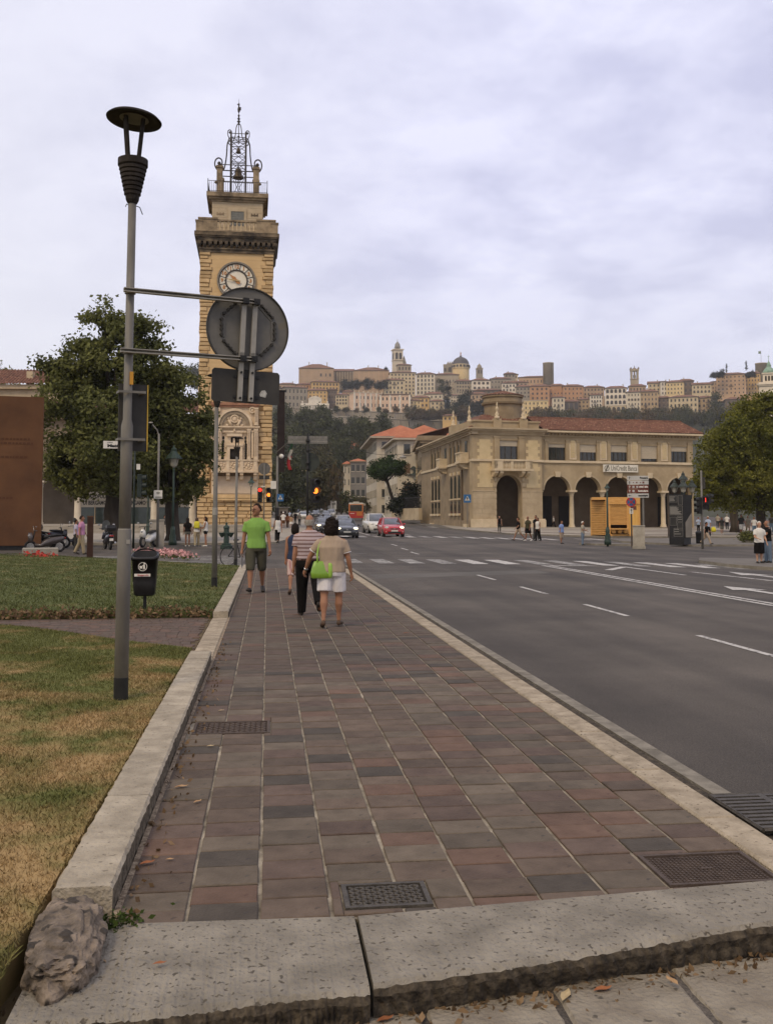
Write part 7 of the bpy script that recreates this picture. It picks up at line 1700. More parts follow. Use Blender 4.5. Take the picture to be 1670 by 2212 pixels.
t,k,h=pole_thing('camera_mast','slim grey mast with white dome camera at the right edge of the tower','camera mast',598,1172,985,.09,m_galv);b=MB();b.tube([(0,0,h-5*k),(7*k,0,h+5*k),(10*k,0,h+4*k)],.05,6);b.build('arm',m_galv,t);b=MB();b.smooth=True;b.ball((9*k,0,h),5*k,10,8);b.build('dome_camera',m_wplate,t)
MB().bb(-14*k,-2*k,-.12,-.08,h-71*k,h-54*k).build('notice_board',m_wplate,t);MB().lathe([(.13,0),(.13,2.2)],n=10).build('sleeve',m_blackm,t)
def crossing_sign(name,label,parent_loc,rz,x,z,s_):
 t=thing(name,label,'road sign',parent_loc,rz);MB().bb(x-s_,x+s_,-.1,-.06,z-s_*1.1,z+s_*1.1).build('plate',m_blue,t)
 MB().add([(x-s_*.7,-.105,z-s_*.6),(x+s_*.7,-.105,z-s_*.6),(x,-.105,z+s_*.75)],[(0,1,2)]).build('triangle',m_wplate,t)
 b=MB();f=[(-.05,.42),(.1,.42),(.12,.2),(.3,-.1),(.22,-.15),(.05,.02),(.2,-.5),(.08,-.5),(-.06,-.1),(-.2,-.5),(-.32,-.5),(-.12,.05),(-.25,.0),(-.3,.08)]
 b.add([(x+a*s_,-.11,z+c*s_)for a,c in f],[tuple(range(len(f)))]);b.build('walking_figure',m_black,t)
 b=MB()
 for i in range(4):b.add([(x+(-.6+i*.34)*s_,-.11,z-.58*s_),(x+(-.42+i*.34)*s_,-.11,z-.58*s_),(x+(-.38+i*.3)*s_,-.11,z-.4*s_),(x+(-.5+i*.3)*s_,-.11,z-.4*s_)],[(0,1,2,3)])
 b.build('stripes',m_black,t);return t
crossing_sign('road_sign','blue pedestrian crossing sign with white triangle on the mast beside the tower',t.location,t.rotation_euler[2],7*k,h-90*k,7.2*k)
# ---- central mast with sign backs and the amber signal
t,k,h=pole_thing('traffic_light','black mast over the walkers with one amber light showing','traffic light',664,1168,935,.085,m_blackm)
for f in(.07,.16,.28,.33):b=MB();b.lathe([(.12,h*(1-f)-.1),(.15,h*(1-f)),(.12,h*(1-f)+.1)],n=10);b.build('collar',m_blackm,t)
b=MB();b.ring((0,0,h-52*k),18*k,19*k,.02,.06,14,0,PI);b.bb(-20*k,20*k,.02,.06,h-53*k,h-52*k);b.build('bracket',m_blackm,t)
signal(t,17*k,-.1,h-125*k,52*k,(1,m_amber),R(28),3,m_blackm)
b=MB();b.bb(0,12*k,-.03,.03,h-105*k,h-103*k);b.bb(0,12*k,-.03,.03,h-147*k,h-145*k);b.build('signal_arm',m_blackm,t)
s3=thing('direction_sign','two grey direction sign panels seen from behind on top of the black mast','road sign',t.location,t.rotation_euler[2])
for z0,z1 in((h-13*k,h-6*k),(h-22*k,h-14*k)):MB().bb(-43*k,43*k,.1,.16,z0,z1).build('panel',m_galv_l,s3)
b=MB()
for z in(h-8*k,h-11*k,h-16*k,h-20*k):b.bb(-43*k,43*k,.07,.1,z,z+.8*k)
b.build('stiffener',m_galv,s3)
s4=thing('road_sign','dark round road sign seen from behind on the black mast','road sign',t.location,t.rotation_euler[2]);zq=h-62*k
b=MB();b.prism([(5*k+20*k*math.cos(i*PI/16),zq+20*k*math.sin(i*PI/16))for i in range(32)],.14,.18);b.build('plate',mat('dark_green_plate',(.035,.042,.038),(.05,.058,.052),scale=2),s4);b=MB();b.bb(-1*k,8*k,.08,.14,zq-1*k,zq+1*k);b.build('bracket',m_blackm,s4)
p=AT(628,955,92);t=thing('flag','limp green white and red flag hanging above the street beside the tower','flag',p,0);k=92/FPX
MB().cyl((-30*k,4,-16*k),(0,0,4*k),.035,n=6).build('pole',m_galv,t)
for i,(m,z0,z1,xo)in enumerate(((mat('flag_g',(.02,.06,.03)),0,-20,0),(mat('flag_w',(.42,.40,.37)),-16,-38,-1),(mat('flag_r',(.30,.02,.025)),-30,-60,-3))):
 b=MB();b.smooth=True;b.loft([[((xo+x+2.2*math.sin(j*.9+i))*k,.12*math.sin(x*1.3+j),(z0+(z1-z0)*j/6)*k)for x in(-3,-1,1,3+(.5*i))]for j in range(7)],(False,False),closed=False);b.build('stripe',m,t)
p0,p1=AT(772,971,150),AT(905,972,150);b=MB();t=thing('suspended_lamp','street lamp hanging from a wire across the street before the white building','street lamp',(0,0,0))
b.tube([tuple(p0.lerp(p1,f)-Vector((0,0,4*.8*f*(1-f))))for f in[i/10 for i in range(11)]],.03,4);b.build('wire',m_blackm,t);c=p0.lerp(p1,.74);b=MB();b.lathe([(.5,-1.3),(.55,-1.1),(.2,-.95),(.08,-.6)],tuple(c),10);b.build('lamp',m_galv_l,t)
# ========================== RIGHT SIDE OF THE SQUARE
m_owood=mat('orange_wood',(.52,.27,.08),(.66,.38,.13),scale=2,rough=.7,stretch=(1,1,5),bump=.2,detail=7)
m_owood_d=mat('orange_wood_panel',(.60,.34,.09),(.70,.43,.13),scale=1.2,rough=.7,stretch=(6,1,1))
p,k,rz=local(1315,1158,.14);rz+=R(4)
ki=thing('kiosk','orange slatted timber kiosk with a bench standing on the square','kiosk',p,rz)
xl,xr=-6*k,67*k;H=84*k;dp=3.2;xL=-34*k
b=MB()
for x0,x1 in((xl,xl+.4),(xr-1.08,xr-.9),(xr-.14,xr)):MB().bb(x0,x1,0,.3,0,H).build('post',m_owood,ki)
MB().bb(xL,xr,0-.03,dp,H-.22,H).build('roof_board',m_owood,ki);MB().bb(xl,xr,-.05,.3,H-.6,H-.22).build('beam',m_owood,ki);MB().bb(xl,xr,0,dp,0,.18).build('floor',m_owood,ki)
MB().bb(xr-.9,xr-.14,.05,.25,.18,H-.6).build('panel',m_owood_d,ki);MB().bb(xl,xr,dp-.2,dp,0,H).build('back_wall',mat('kiosk_inside',(.17,.075,.02),(.24,.11,.03),scale=2),ki)
MB().bb(xr-.12,xr,.3,dp-.2,0,H).build('side_wall',m_owood_d,ki)
n=15
for i in range(n):z=.95+(H-1.6)*i/n;MB().bb(xl+.4,xr-1.08,.06,.16,z,z+.085).build('slat',m_owood,ki)
ll=math.hypot(xl-xL,1.8);aa=math.atan2(1.8,xL-xl)
for i in range(19):
 z=.1+(H-.4)*i/19;b=MB();b.M=Matrix.Translation((xl,.1,0))@Matrix.Rotation(aa,4,'Z');b.bb(0,ll,-.05,.05,z,z+.11);b.M=None;b.build('slat',m_owood,ki)
MB().bb(xL,xL+.2,1.8,2.0,0,H).build('post',m_owood,ki);MB().bb(xL,xl,2.2,dp,0,H).build('side_panel',m_owood_d,ki)
b=MB();b.bb(xl+.4,xr-1.08,-.5,.2,.55,.65);b.build('bench',m_owood,ki)
for i in range(3):b=MB();b.smooth=True;b.lathe([(.1,-.3),(.2,-.18),(.22,0),(.18,.1)],(xl+.65+i*.48,-.15,.5),12);b.build('pot',m_owood,ki)
b=MB()
for i in range(7):b.ring((xl+.55+i*.2,0,H-.62),.06,.09,-.02,.06,8,PI,2*PI)
b.build('scallop',m_owood,ki);MB().bb(xr-.75,xr-.3,.02,.05,H-1.05,H-.75).build('name_plate',m_brownplate,ki)
p,k,rz=local(1446,1177,.1);rz+=R(8)
to=thing('information_pillar','tall black information pillar with white text panels on the pavement','information pillar',p,rz)
H=110*k;w1=31*k;m_tot=mat('totem_black',(.014,.013,.012),(.022,.021,.02),scale=3,rough=.35);m_totg=mat('totem_panel',(.028,.027,.026),(.04,.039,.037),scale=3,rough=.4);m_tline=mat('totem_text',(.34,.33,.31),rough=.6)
ang2=R(32)
b=MB();b.prism([(0,0),(w1,0),(w1+20*k,1.0),(20*k,1.0)],0,15*k,'z');b.build('base',m_black,to)
b=MB();b.prism([(.04,.04),(w1,.04),(w1,.9),(.04,.9)],15*k,H,'z');b.build('body',m_tot,to)
b=MB();b.M=Matrix.Translation((w1,.04,0))@Matrix.Rotation(R(22),4,'Z');b.bb(0,20*k,0,.6,15*k,H-2*k);b.M=None;b.build('side_body',m_tot,to)
b=MB();b.M=Matrix.Translation((w1,.02,0))@Matrix.Rotation(R(22),4,'Z');b.prism([(4*k,16*k),(19*k,16*k),(19*k,69*k),(4*k,48*k)],-.03,0);b.M=None;b.build('grey_panel',mat('totem_grey',(.16,.15,.14),(.21,.2,.19),scale=2),to)
for x0,x1,z0,z1,nl in((2,18,92,106,4),(20,29,86,107,0),(2,29,64,84,9),(2,16,42,60,0),(18,29,50,62,2),(18,29,32,48,0),(10,29,18,36,3)):
 o=MB().bb(x0*k,x1*k,.015,.04,z0*k,z1*k).build('panel',m_totg,to)
 f=MB();t_=.25*k
 for q in((x0,x1,z0,z0+.3),(x0,x1,z1-.3,z1),(x0,x0+.3,z0,z1),(x1-.3,x1,z0,z1)):f.bb(q[0]*k,q[1]*k,.008,.015,q[2]*k,q[3]*k)
 r_=random.Random(x0+z0)
 for i in range(nl):zz=z1-2-(z1-z0-3)*i/max(1,nl);f.bb((x0+1)*k,(x0+1+(x1-x0-2)*r_.uniform(.5,1))*k,.008,.015,(zz-.9)*k,zz*k)
 f.build('printed_lines',m_tline,o)
p,k,rz=local(1391,1181,.12);ds=thing('direction_sign','post with five stacked direction plates, white and brown with arrows','road sign',p,rz);H=153*k
MB().cyl((0,.05,-.1),(0,.05,H),.06,n=10).build('pole',m_galv,ds)
m_dgrey=mat('dir_white',(.40,.40,.40),(.47,.47,.47),scale=2,rough=.5)
for i,(z0,z1,m,tx_,arr)in enumerate(((144,153.5,m_dgrey,'Procura','u'),(134.5,143,m_dgrey,'','u'),(125.5,133.5,m_brownplate,"citta' alta",'u'),(116.5,124.5,m_brownplate,'funicolare','u'),(106,115,m_dgrey,'municipio','l'))):
 pl=MB().bb(-33*k,12*k,-.06,-.03,z0*k,z1*k).build('plate',m,ds);ink=m_black if m is m_dgrey else m_wplate
 zc_=(z0+z1)/2*k;x=-28*k;b=MB()
 if arr=='u':b.bb(x-.5*k,x+.5*k,-.07,-.06,zc_-3*k,zc_+1*k);b.add([(x-2.6*k,-.07,zc_-.2*k),(x,-.07,zc_+3.2*k),(x+2.6*k,-.07,zc_-.2*k),(x,-.07,zc_+1.6*k)],[(0,3,1),(3,2,1)])
 else:b.bb(x-2*k,x+3*k,-.07,-.06,zc_-.5*k,zc_+.5*k);b.add([(x-3*k,-.07,zc_),(x,-.07,zc_-2.6*k),(x-1.4*k,-.07,zc_),(x,-.07,zc_+2.6*k)],[(0,1,2),(0,2,3)])
 b.build('arrow',ink,pl)
 if tx_:lettering(tx_,5.2*k,ink,pl,(10.5*k,-.07,zc_),align='RIGHT',bold=.008)
 if i in(1,2,3):
  b=MB()
  for xx_,w in(((-20,2),(-13,3),(-5,2),(1,4))if i==1 else((-20,4.5),(-12,4))if i==2 else((-20,4.5),)):b.bb((xx_-w/2)*k,(xx_+w/2)*k,-.07,-.06,zc_-w/2*k,zc_+w/2*k)
  b.build('symbol',m_dgrey if i>1 else m_brownplate,pl)
p,k,rz=local(1365,1179,.12);ns=thing('road_sign','round blue no stopping sign with red cross and ring on a thin pole','road sign',p,rz);H=105*k;zc_=94.5*k;r_=10.6*k
MB().cyl((0,.05,-.1),(0,.05,H),.045,n=8).build('pole',mat('rusty_pole',(.06,.045,.035),(.09,.07,.055),scale=3),ns)
b=MB();b.prism([(r_*math.cos(i*PI/16),zc_+r_*math.sin(i*PI/16))for i in range(32)],-.05,-.03);b.build('plate',m_blue,ns)
b=MB();b.ring((0,0,zc_),r_*.8,r_,-.065,-.05,32);b.build('ring',m_red,ns)
for a in(PI/4,-PI/4):b=MB();b.M=Matrix.Translation((0,0,zc_))@Matrix.Rotation(a,4,'Y');b.bb(-r_*.85,r_*.85,-.06,-.05,-r_*.09,r_*.09);b.M=None;b.build('cross_bar',m_red,ns)
pl=MB().bb(-4*k,4*k,-.05,-.03,69*k,81*k).build('supplementary_plate',m_wplate,ns);b=MB();b.bb(-.5*k,.5*k,-.06,-.05,71*k,77*k);b.add([(-2*k,-.06,76*k),(0,-.06,80*k),(2*k,-.06,76*k)],[(0,2,1)]);b.build('arrow',m_black,pl)
p,k,rz=local(1381,1182,.12);cb_=thing('utility_cabinet','weathered pale concrete cabinet beside the direction sign post','cabinet',p,rz)
MB().bev(-13*k,12*k,0,.6,2*k,46*k,.03).build('body',mat('pale_concrete',(.27,.245,.21),(.42,.39,.345),scale=2.2,rough=.95,detail=9),cb_);MB().bb(-14.5*k,13.5*k,-.05,.65,-.1,2*k).build('foot',m_concrete,cb_);MB().bev(-14*k,13*k,-.03,.63,44.5*k,47*k,.02).build('lid',m_concrete,cb_)
t,k,h=pole_thing('street_lamp','slim dark green lantern post standing in front of the orange kiosk','street lamp',1313,1177,1058,.07,m_green,'green lamp posts',.12,True);lantern(t,(0,0,h-.1),16*k,m_green)
m_greenl_,m_greenl=m_greenl,mat('candelabra_iron',(.022,.03,.026),(.045,.056,.05),scale=4,rough=.6)
def candelabra(label,u,v,vt,vl,group,sp=18,n=3):
 p,k,rz=local(u,v,.12);t=thing('street_lamp',label,'street lamp',p,rz,group);H=(v-vt)*k;zl=(v-vl)*k
 b=MB();b.smooth=True;b.lathe([(.42,-.1),(.42,.35),(.3,.45),(.34,.7),(.2,.95),(.24,1.2),(.13,1.5),(.11,zl*.55),(.16,zl*.57),(.1,zl*.6),(.09,zl-.3),(.2,zl-.1),(.1,zl)],n=12);b.build('pole',m_greenl,t)
 s_=(vl-vt)*k*.62
 for i in range(n):
  a=rz*0+i*2*PI/n+PI;x,y=sp*k*math.cos(a),sp*k*math.sin(a)
  b=MB();b.tube([(0,0,zl-.4),(x*.5,y*.5,zl-.75),(x*.95,y*.95,zl-.55),(x,y,zl-.1)],.05,6);b.build('arm',m_greenl,t);lantern(t,(x,y,zl-.1),s_,m_greenl)
 b=MB();b.cyl((0,0,zl),(0,0,H-s_*1.1),.05,n=6);b.build('stem',m_greenl,t);lantern(t,(0,0,H-s_*1.1),s_,m_greenl);return t,k
t,k=candelabra('ornate multi armed lamp post left of the orange kiosk before the second arch',1272,1130,1012,1052,'ornate multi armed lamp posts',17,4)
nb=thing('notice','white notice board hung on the ornate lamp post left of the kiosk','sign',t.location,t.rotation_euler[2]);MB().bb(-16*k,-3*k,-.6,-.55,55*k,70*k).build('board',m_wplate,nb);MB().bb(-3*k,1*k,-.62,-.5,62*k,63*k).build('bracket',m_galv,nb)
pl_=t;b=MB();b.bev(-9*k,11*k,-.7,.7,-.2,16*k,.05);b.build('pedestal',m_btrim,t)
candelabra('ornate multi armed lamp post rising behind the black information pillar',1478,1160,1018,1062,'ornate multi armed lamp posts',18,4)
candelabra('ornate multi armed lamp post by the pine on the far pavement',862,1118,1016,1042,'ornate multi armed lamp posts',9,3)
candelabra('ornate multi armed lamp post at the corner before the dark house',893,1123,998,1036,'ornate multi armed lamp posts',9,3)
t,k,h=pole_thing('traffic_light','traffic light pole on the right with dark signals and a red walking figure','traffic light',1518,1182,1016,.07,m_galv,None,.12)
signal(t,-8*k,-.1,h-76*k,36*k,None,R(-60),3,m_blackm);o=signal(t,8*k,-.05,h-70*k,30*k,None,R(0),2,m_blackm)
b=MB();x=8*k;zz=h-65*k;b.box((x,-.2,zz),(1.2*k,.03,7*k));b.box((x,-.2,zz+4.6*k),(1.2*k,.03,1.4*k));b.build('red_figure',m_redlit,t)
signal(t,18*k,.2,h-62*k,22*k,None,R(100),2,m_blackm);MB().bb(-1*k,8*k,.06,.1,h-40*k,h-14*k).build('upright_plate',m_signdark,t)
p,k,rz=local(1510,1174,.12);t=thing('litter_bin','black bin standing by the right hand traffic light pole','litter bin',p,rz);b=MB();b.smooth=True;b.lathe([(5.2*k,0),(6*k,2*k),(6.4*k,20*k),(7*k,21*k),(7*k,25*k),(5.6*k,25.5*k)],n=14);b.build('body',m_binp,t);MB().lathe([(6*k,25.4*k),(4*k,27*k),(.1,27.5*k)],n=14).build('lid',m_binp,t)
p,k,rz=local(1620,1172,.12);t=thing('planter','low planter of dark shrubs left of the couple','planter',p,rz)
b=MB();b.lathe([(11*k,-.1),(13*k,5*k),(12*k,5.2*k)],n=12);b.build('tub',m_concrete,t);obj('shrub',crown_mesh('shrub',1800,[(0,0,10*k,12*k,12*k,8*k),(-5*k,0,14*k,6*k,6*k,6*k),(5*k,0,12*k,7*k,7*k,6*k)],.09,LF['chestnut'],91,shell=(.3,1.1)),t)
p,k,rz=local(1010,1141,.13);crossing_sign('road_sign','blue pedestrian crossing sign on a pole at the bank corner',p,rz,0,(1141-1077)*k,8*k);t=bpy.data.objects[-1]if False else None
MB().cyl((0,0,0),(0,0,72*k),.05,n=8).build('pole',m_galv,[o for o in COL.objects if o.get('label','').startswith('blue pedestrian crossing sign on a pole')][0])
p,k,rz=local(873,1119,.13);t=thing('road_sign','small round no parking sign on a pole before the garden wall','road sign',p,rz);MB().cyl((0,0,0),(0,0,40*k),.05,n=6).build('pole',m_galv,t);b=MB();b.prism([(4.6*k*math.cos(i*PI/10),35*k+4.6*k*math.sin(i*PI/10))for i in range(20)],-.06,-.03);b.build('plate',m_wplate,t);b=MB();b.ring((0,0,35*k),3.2*k,4.6*k,-.075,-.06,20);b.build('ring',m_red,t);MB().bb(-2*k,2*k,-.06,-.03,22*k,29*k).build('supplementary_plate',m_wplate,t)
p,k,rz=local(917,1124,.13);t=thing('road_sign','small round blue arrow sign at the far corner of the bank','road sign',p,rz);MB().cyl((0,0,0),(0,0,50*k),.05,n=6).build('pole',m_galv,t);b=MB();b.prism([(4.5*k*math.cos(i*PI/10),47*k+4.5*k*math.sin(i*PI/10))for i in range(20)],-.06,-.03);b.build('plate',m_blue,t);b=MB();b.bb(-.7*k,.7*k,-.075,-.06,44*k,50*k);b.build('arrow',m_wplate,t)
p,k,rz=local(915,1127,.13);t=thing('litter_bin','small black bin beside the far corner of the bank','litter bin',p,rz);MB().lathe([(3*k,0),(3.4*k,11*k),(2*k,12*k)],n=10).build('body',m_binp,t);MB().lathe([(3.6*k,10.5*k),(3.6*k,11.5*k)],n=10).build('rim',m_blackm,t)
p,k,rz=local(612,1140,.13);t=thing('poster_panel','lit poster panel of a bus shelter among the walkers beside the tower','bus shelter',p,rz);MB().bb(-9*k,10*k,0,.15,14*k,42*k).build('panel',mat('poster_pale',(.40,.36,.32),(.5,.46,.42),scale=1),t);MB().bb(-13*k,14*k,-.6,1.2,43*k,45*k).build('roof',m_galv_l,t)
for x in(-9,9):MB().cyl((x*k,.05,0),(x*k,.05,43*k),.05,n=6).build('post',m_galv,t)
b=MB()
for x in(-4,4):b.ball((x*k,-.02,33*k),(2.6*k,.05,3.4*k),8,6);b.bb((x-3.4)*k,(x+3.4)*k,-.03,-.0,16*k,29*k)
b.build('poster_faces',mat('poster_dark',(.05,.035,.03),(.12,.08,.06),scale=2),t)
p=AT(793,1112,215);t=thing('road_sign','white direction board among the parked cars at the end of the street','road sign',AT(794-1,1112,216),0);k=216/FPX;t.location=AT(793-0,1112,216)
t.location=AT(717,1112,216);MB().bb(-3*k,10*k,0,.1,12*k,30*k).build('board',m_wplate,t);MB().bb(-8*k,-3.5*k,0,.1,14*k,20*k).build('small_board',m_dgrey,t);MB().cyl((3*k,.05,0),(3*k,.05,12*k),.06,n=6).build('pole',m_galv,t)
b=MB();b.bb(2*k,4*k,-.02,0,14*k,24*k);b.bb(0,8*k,-.02,0,22*k,25*k);b.build('arrow',m_letter,t)
# ========================== VEHICLES
m_cglass=mat('car_glass',(.03,.034,.036),(.07,.075,.075),scale=1.2,rough=.06,spec=.7);m_headl=mat('headlamp_lit',(.8,.75,.6),emit=((1.0,.82,.5),4.0));m_headu=mat('headlamp',(.45,.45,.44),(.6,.6,.58),scale=6,rough=.15,spec=.7);m_grille=mat('grille',(.012,.012,.012),(.02,.02,.02),scale=5,rough=.4);m_plate2=mat('number_plate',(.5,.5,.48),rough=.5);m_rim=mat('wheel_rim',(.22,.22,.22),(.3,.3,.3),scale=4,rough=.35,metal=.6)
def car(label,p,rz,paint_m,L_=4.0,W_=1.72,H=1.46,group='cars on the street',lit=(True,True),hood=.27,style='hatch',s_=1.0,simple=False):
 t=thing('car',label,'car',p,rz,group);t.scale=(s_,)*3
 hw=W_/2;y0=-L_/2
 bel=H*.60;g=.20*H/1.46
 hood_z=H*.62 if style!='suv' else H*.60
 yA=y0+L_*hood;yB=y0+L_*(hood+.16);yC=y0+L_*(.90 if style in('hatch','suv')else.78);yD=y0+L_
 def sec(y,w,zlo,zhi,top):
  return[(-w*.92,y,zlo),(-w,y,zlo+(zhi-zlo)*.35),(-w*.985,y,zhi*.93),(-w*top,y,zhi),(w*top,y,zhi),(w*.985,y,zhi*.93),(w,y,zlo+(zhi-zlo)*.35),(w*.92,y,zlo)]
 b=MB();b.smooth=True
 b.loft([sec(y0,hw*.72,g+.08,hood_z*.70,.7),sec(y0+.06,hw*.90,g+.02,hood_z*.80,.82),sec(y0+.22,hw*.97,g,hood_z*.88,.84),sec(y0+L_*.14,hw,g,hood_z*.945,.86),sec(yA,hw,g,hood_z*1.03,.88),sec((yA+yC)/2,hw,g,bel*1.06,.9),sec(yC,hw,g,bel*1.08,.9),sec(yD-.12,hw*.95,g+.05,bel*1.05,.88),sec(yD,hw*.85,g+.16,bel*.85,.8)]);b.build('body',paint_m,t,fix=True)
 def cs(y,w,z):return[(-w,y,z),(w,y,z)]
 rw=hw*.70;lw=hw*.885
 zt=H;yR0,yR1=yB+.22,yC-.05
 b=MB();b.smooth=True
 b.loft([[(-lw,yA-.02,hood_z*.99),(lw,yA-.02,hood_z*.99),(lw,yD-.1,bel*1.0),(-lw,yD-.1,bel*1.0)],[(-rw,yR0,zt-.05),(rw,yR0,zt-.05),(rw*.96,yR1,zt-.07),(-rw*.96,yR1,zt-.07)]],(False,True));b.build('windows',m_cglass,t,fix=True)
 b=MB();b.smooth=True;b.loft([[(-rw*1.02,yR0-.03,zt-.075),(rw*1.02,yR0-.03,zt-.075),(rw*.99,yR1+.03,zt-.095),(-rw*.99,yR1+.03,zt-.095)],[(-rw*1.0,yR0+.05,zt-.02),(rw*1.0,yR0+.05,zt-.02),(rw*.95,yR1-.02,zt-.03),(-rw*.95,yR1-.02,zt-.03)],[(-rw*.7,yR0+.25,zt),(rw*.7,yR0+.25,zt),(rw*.7,yR1-.25,zt-.005),(-rw*.7,yR1-.25,zt-.005)]]);b.build('roof',paint_m,t,fix=True)
 for sx in(-1,1):
  b=MB();b.tube([(sx*lw*1.005,yA,hood_z*.99),(sx*rw*1.01,yR0,zt-.05)],.045,5);b.tube([(sx*lw*1.0,yD-.14,bel*1.02),(sx*rw*.97,yR1,zt-.06)],.06,5);ym=(yA+yD)/2+.1;b.tube([(sx*lw*1.012,ym,bel*1.03),(sx*rw*1.012,(yR0+yR1)/2,zt-.05)],.04,5);b.build('pillar',paint_m,t)
  for yy in(y0+L_*.185,y0+L_*.80):
   wr=.30*H/1.46 if style!='suv' else.35
   b=MB();b.cyl((sx*(hw-.19),yy,wr),(sx*(hw+.005),yy,wr),wr,n=18);o=b.build('wheel',m_tyre,t)
   b=MB();b.cyl((sx*(hw-.02),yy,wr),(sx*(hw+.02),yy,wr),wr*.66,n=14);b.build('rim',m_rim,o)
   b=MB();b.M=Matrix.Translation((0,yy,wr));b.ring((0,0,0),wr*1.02,wr*1.16,0,.01,14,0,PI)if False else None;b.M=None
  b=MB();b.ball((sx*(hw+.09),yA+.16,bel*1.10),(.10,.06,.075),8,6);b.build('mirror',paint_m,t)
  b=MB();b.smooth=True;b.ball((sx*hw*.70,y0+.10,hood_z*.78),(hw*.20,.10,H*.062),10,6);b.build('headlight',m_headl if lit[0 if sx<0 else 1]else m_headu,t)
  b=MB();b.ball((sx*hw*.72,y0+.05,g+.2),(.09,.05,.06),8,6);b.build('fog_lamp',m_headu,t)
  b=MB();b.bb(sx*hw*.8-.1,sx*hw*.8+.1,yD-.06,yD-.01,bel*.75,bel*.95);b.build('tail_light',m_lamp_red,t)
 b=MB();b.bb(-hw*.42,hw*.42,y0-.012,y0+.06,hood_z*.63,hood_z*.71);b.bb(-hw*.62,hw*.62,y0-.008,y0+.06,g+.06,g+.2);b.build('grille',m_grille,t)
 MB().bb(-.26,.26,y0-.03,y0-.012,g+.21,g+.32).build('number_plate',m_plate2,t)
 b=MB();b.cyl((0,y0-.02,hood_z*.69),(0,y0+.02,hood_z*.69),.055,n=12);b.build('badge',m_chrome,t)
 if style=='suv':
  for sx in(-1,1):b=MB();b.tube([(sx*rw*.8,yR0+.2,zt+.01),(sx*rw*.8,yR0+.25,zt+.05),(sx*rw*.78,yR1-.3,zt+.05),(sx*rw*.78,yR1-.2,zt+.0)],.02,4);b.build('roof_rail',m_grille,t)
 b=MB();b.tube([(-.1,yA-.05,hood_z*1.0),(.35,yA+.1,hood_z*1.04)],.012,4);b.build('wiper',m_blackm,t);return t
cp=lambda n,c,**k_:mat('car_paint_'+n,c,rough=.28,coat=.7,spec=.5)
def at_px(u,v,lift=0.0):return GT(u,v,lift)
def to_cam(p,extra=0.0):return facing(p)+extra
p=at_px(847,1160);k=depth(p)/FPX
car('small red hatchback driving towards us on the right lane',p+Vector((.1,1.7,0)),R(3),cp('red',(.42,.022,.028)),3.45,1.66,1.47,lit=(False,True),hood=.22)
p=at_px(817,1152.5);car('white off road car with roof rails driving behind the red hatchback',p+Vector((0,2.1,0)),R(4),cp('white',(.62,.61,.58)),4.4,1.82,1.74,style='suv',lit=(False,False))
p=at_px(752,1163);car('dark grey car just right of the woman\'s head with one headlight lit',p+Vector((-.1,2.0,0)),R(1),cp('graphite',(.032,.034,.037)),4.1,1.76,1.45,lit=(True,True))
p=at_px(722,1153);car('dark car behind the grey one, mostly hidden by the walkers',p+Vector((-.7,3.0,0)),R(2),cp('slate',(.045,.045,.05)),4.2,1.76,1.48,lit=(True,True))
p=at_px(738,1143);car('pale silver saloon with white roof behind the dark cars',p+Vector((.3,2.0,0)),R(2),cp('silver',(.36,.36,.36)),4.4,1.76,1.46,style='saloon',lit=(False,False))
p=at_px(712,1141);car('second dark saloon in the queue left of the silver saloon',p+Vector((-.3,2.0,0)),R(2),cp('black',(.02,.02,.022)),4.4,1.76,1.46,style='saloon',lit=(False,False))
for u,v,c,st,lb,lt in((691,1117,'white','suv','white van with lit headlights coming down the street left of the mast',(False,False)),(713,1120,'white','hatch','small white car with bright lights just left of the mast foot',(True,True)),(752,1113,'black','saloon','dark parked car at the end of the street right of the mast',(False,False)),(766,1112,'silver','saloon','silver parked car at the end of the street before the white board',(False,False)),(792,1113,'silver','suv','silver estate car at the end of the street beside the red scooter',(False,False)),(836-45,1116,'slate','saloon','dark car half hidden by the silver estate at the end of the street',(False,False)),(730,1110,'slate','hatch','dark hatchback far up the street behind the small white car',(False,False)),(742,1107,'silver','suv','pale van farthest up the street',(False,False))):
 uu=487.5+(u-487.5)if u<0 else u
 uu={691:569+121,713:583+122-0}.get(u,u)
 p=AT({691:641,713:657,752:683,766:697,792:716,791:705,730:672,742:690}[u],v,{1117:190,1120:165,1113:195,1112:205,1116:185,1110:225,1107:250}[v]);p.z=gz(p.x,p.y)+.02
 car(lb,p,facing(p)+R(rtree.uniform(-4,4)),cp(c,(.5,.5,.5)),4.3,1.76,1.5 if st!='suv' else 1.8,style=st,lit=lt)
p=AT(778,1121,172);p.z=gz(p.x,p.y)+.1;k=172/FPX
t=thing('city_bus','orange and red city bus with white roof edge seen from behind','bus',p+Vector((0,5,0)),facing(p)-R(3));W_=1.27;H=3.05
m_borange=cp('orange',(.50,.16,.02));m_bred=cp('bus_red',(.40,.025,.02));m_bwhite=cp('bus_white',(.55,.53,.48))
MB().bev(-W_,W_,-5,5,.35,H-.25,.05).build('body',m_borange,t);MB().bev(-W_*.98,W_*.98,-4.95,5,H-.25,H,.08).build('roof',m_bwhite,t)
MB().bb(-W_*.84,W_*.84,-5.03,-4.98,1.55,H-.38).build('rear_window',m_cglass,t);MB().bb(-W_*.9,W_*.1,-5.025,-4.99,.8,1.45).build('red_panel',m_bred,t);MB().bb(-W_,W_,-5.02,-4.99,.38,.78).build('bumper',m_bred,t);MB().bb(-W_*.8,-W_*.2,-5.035,-5.02,1.12,1.22).build('lettering_band',m_wplate,t)
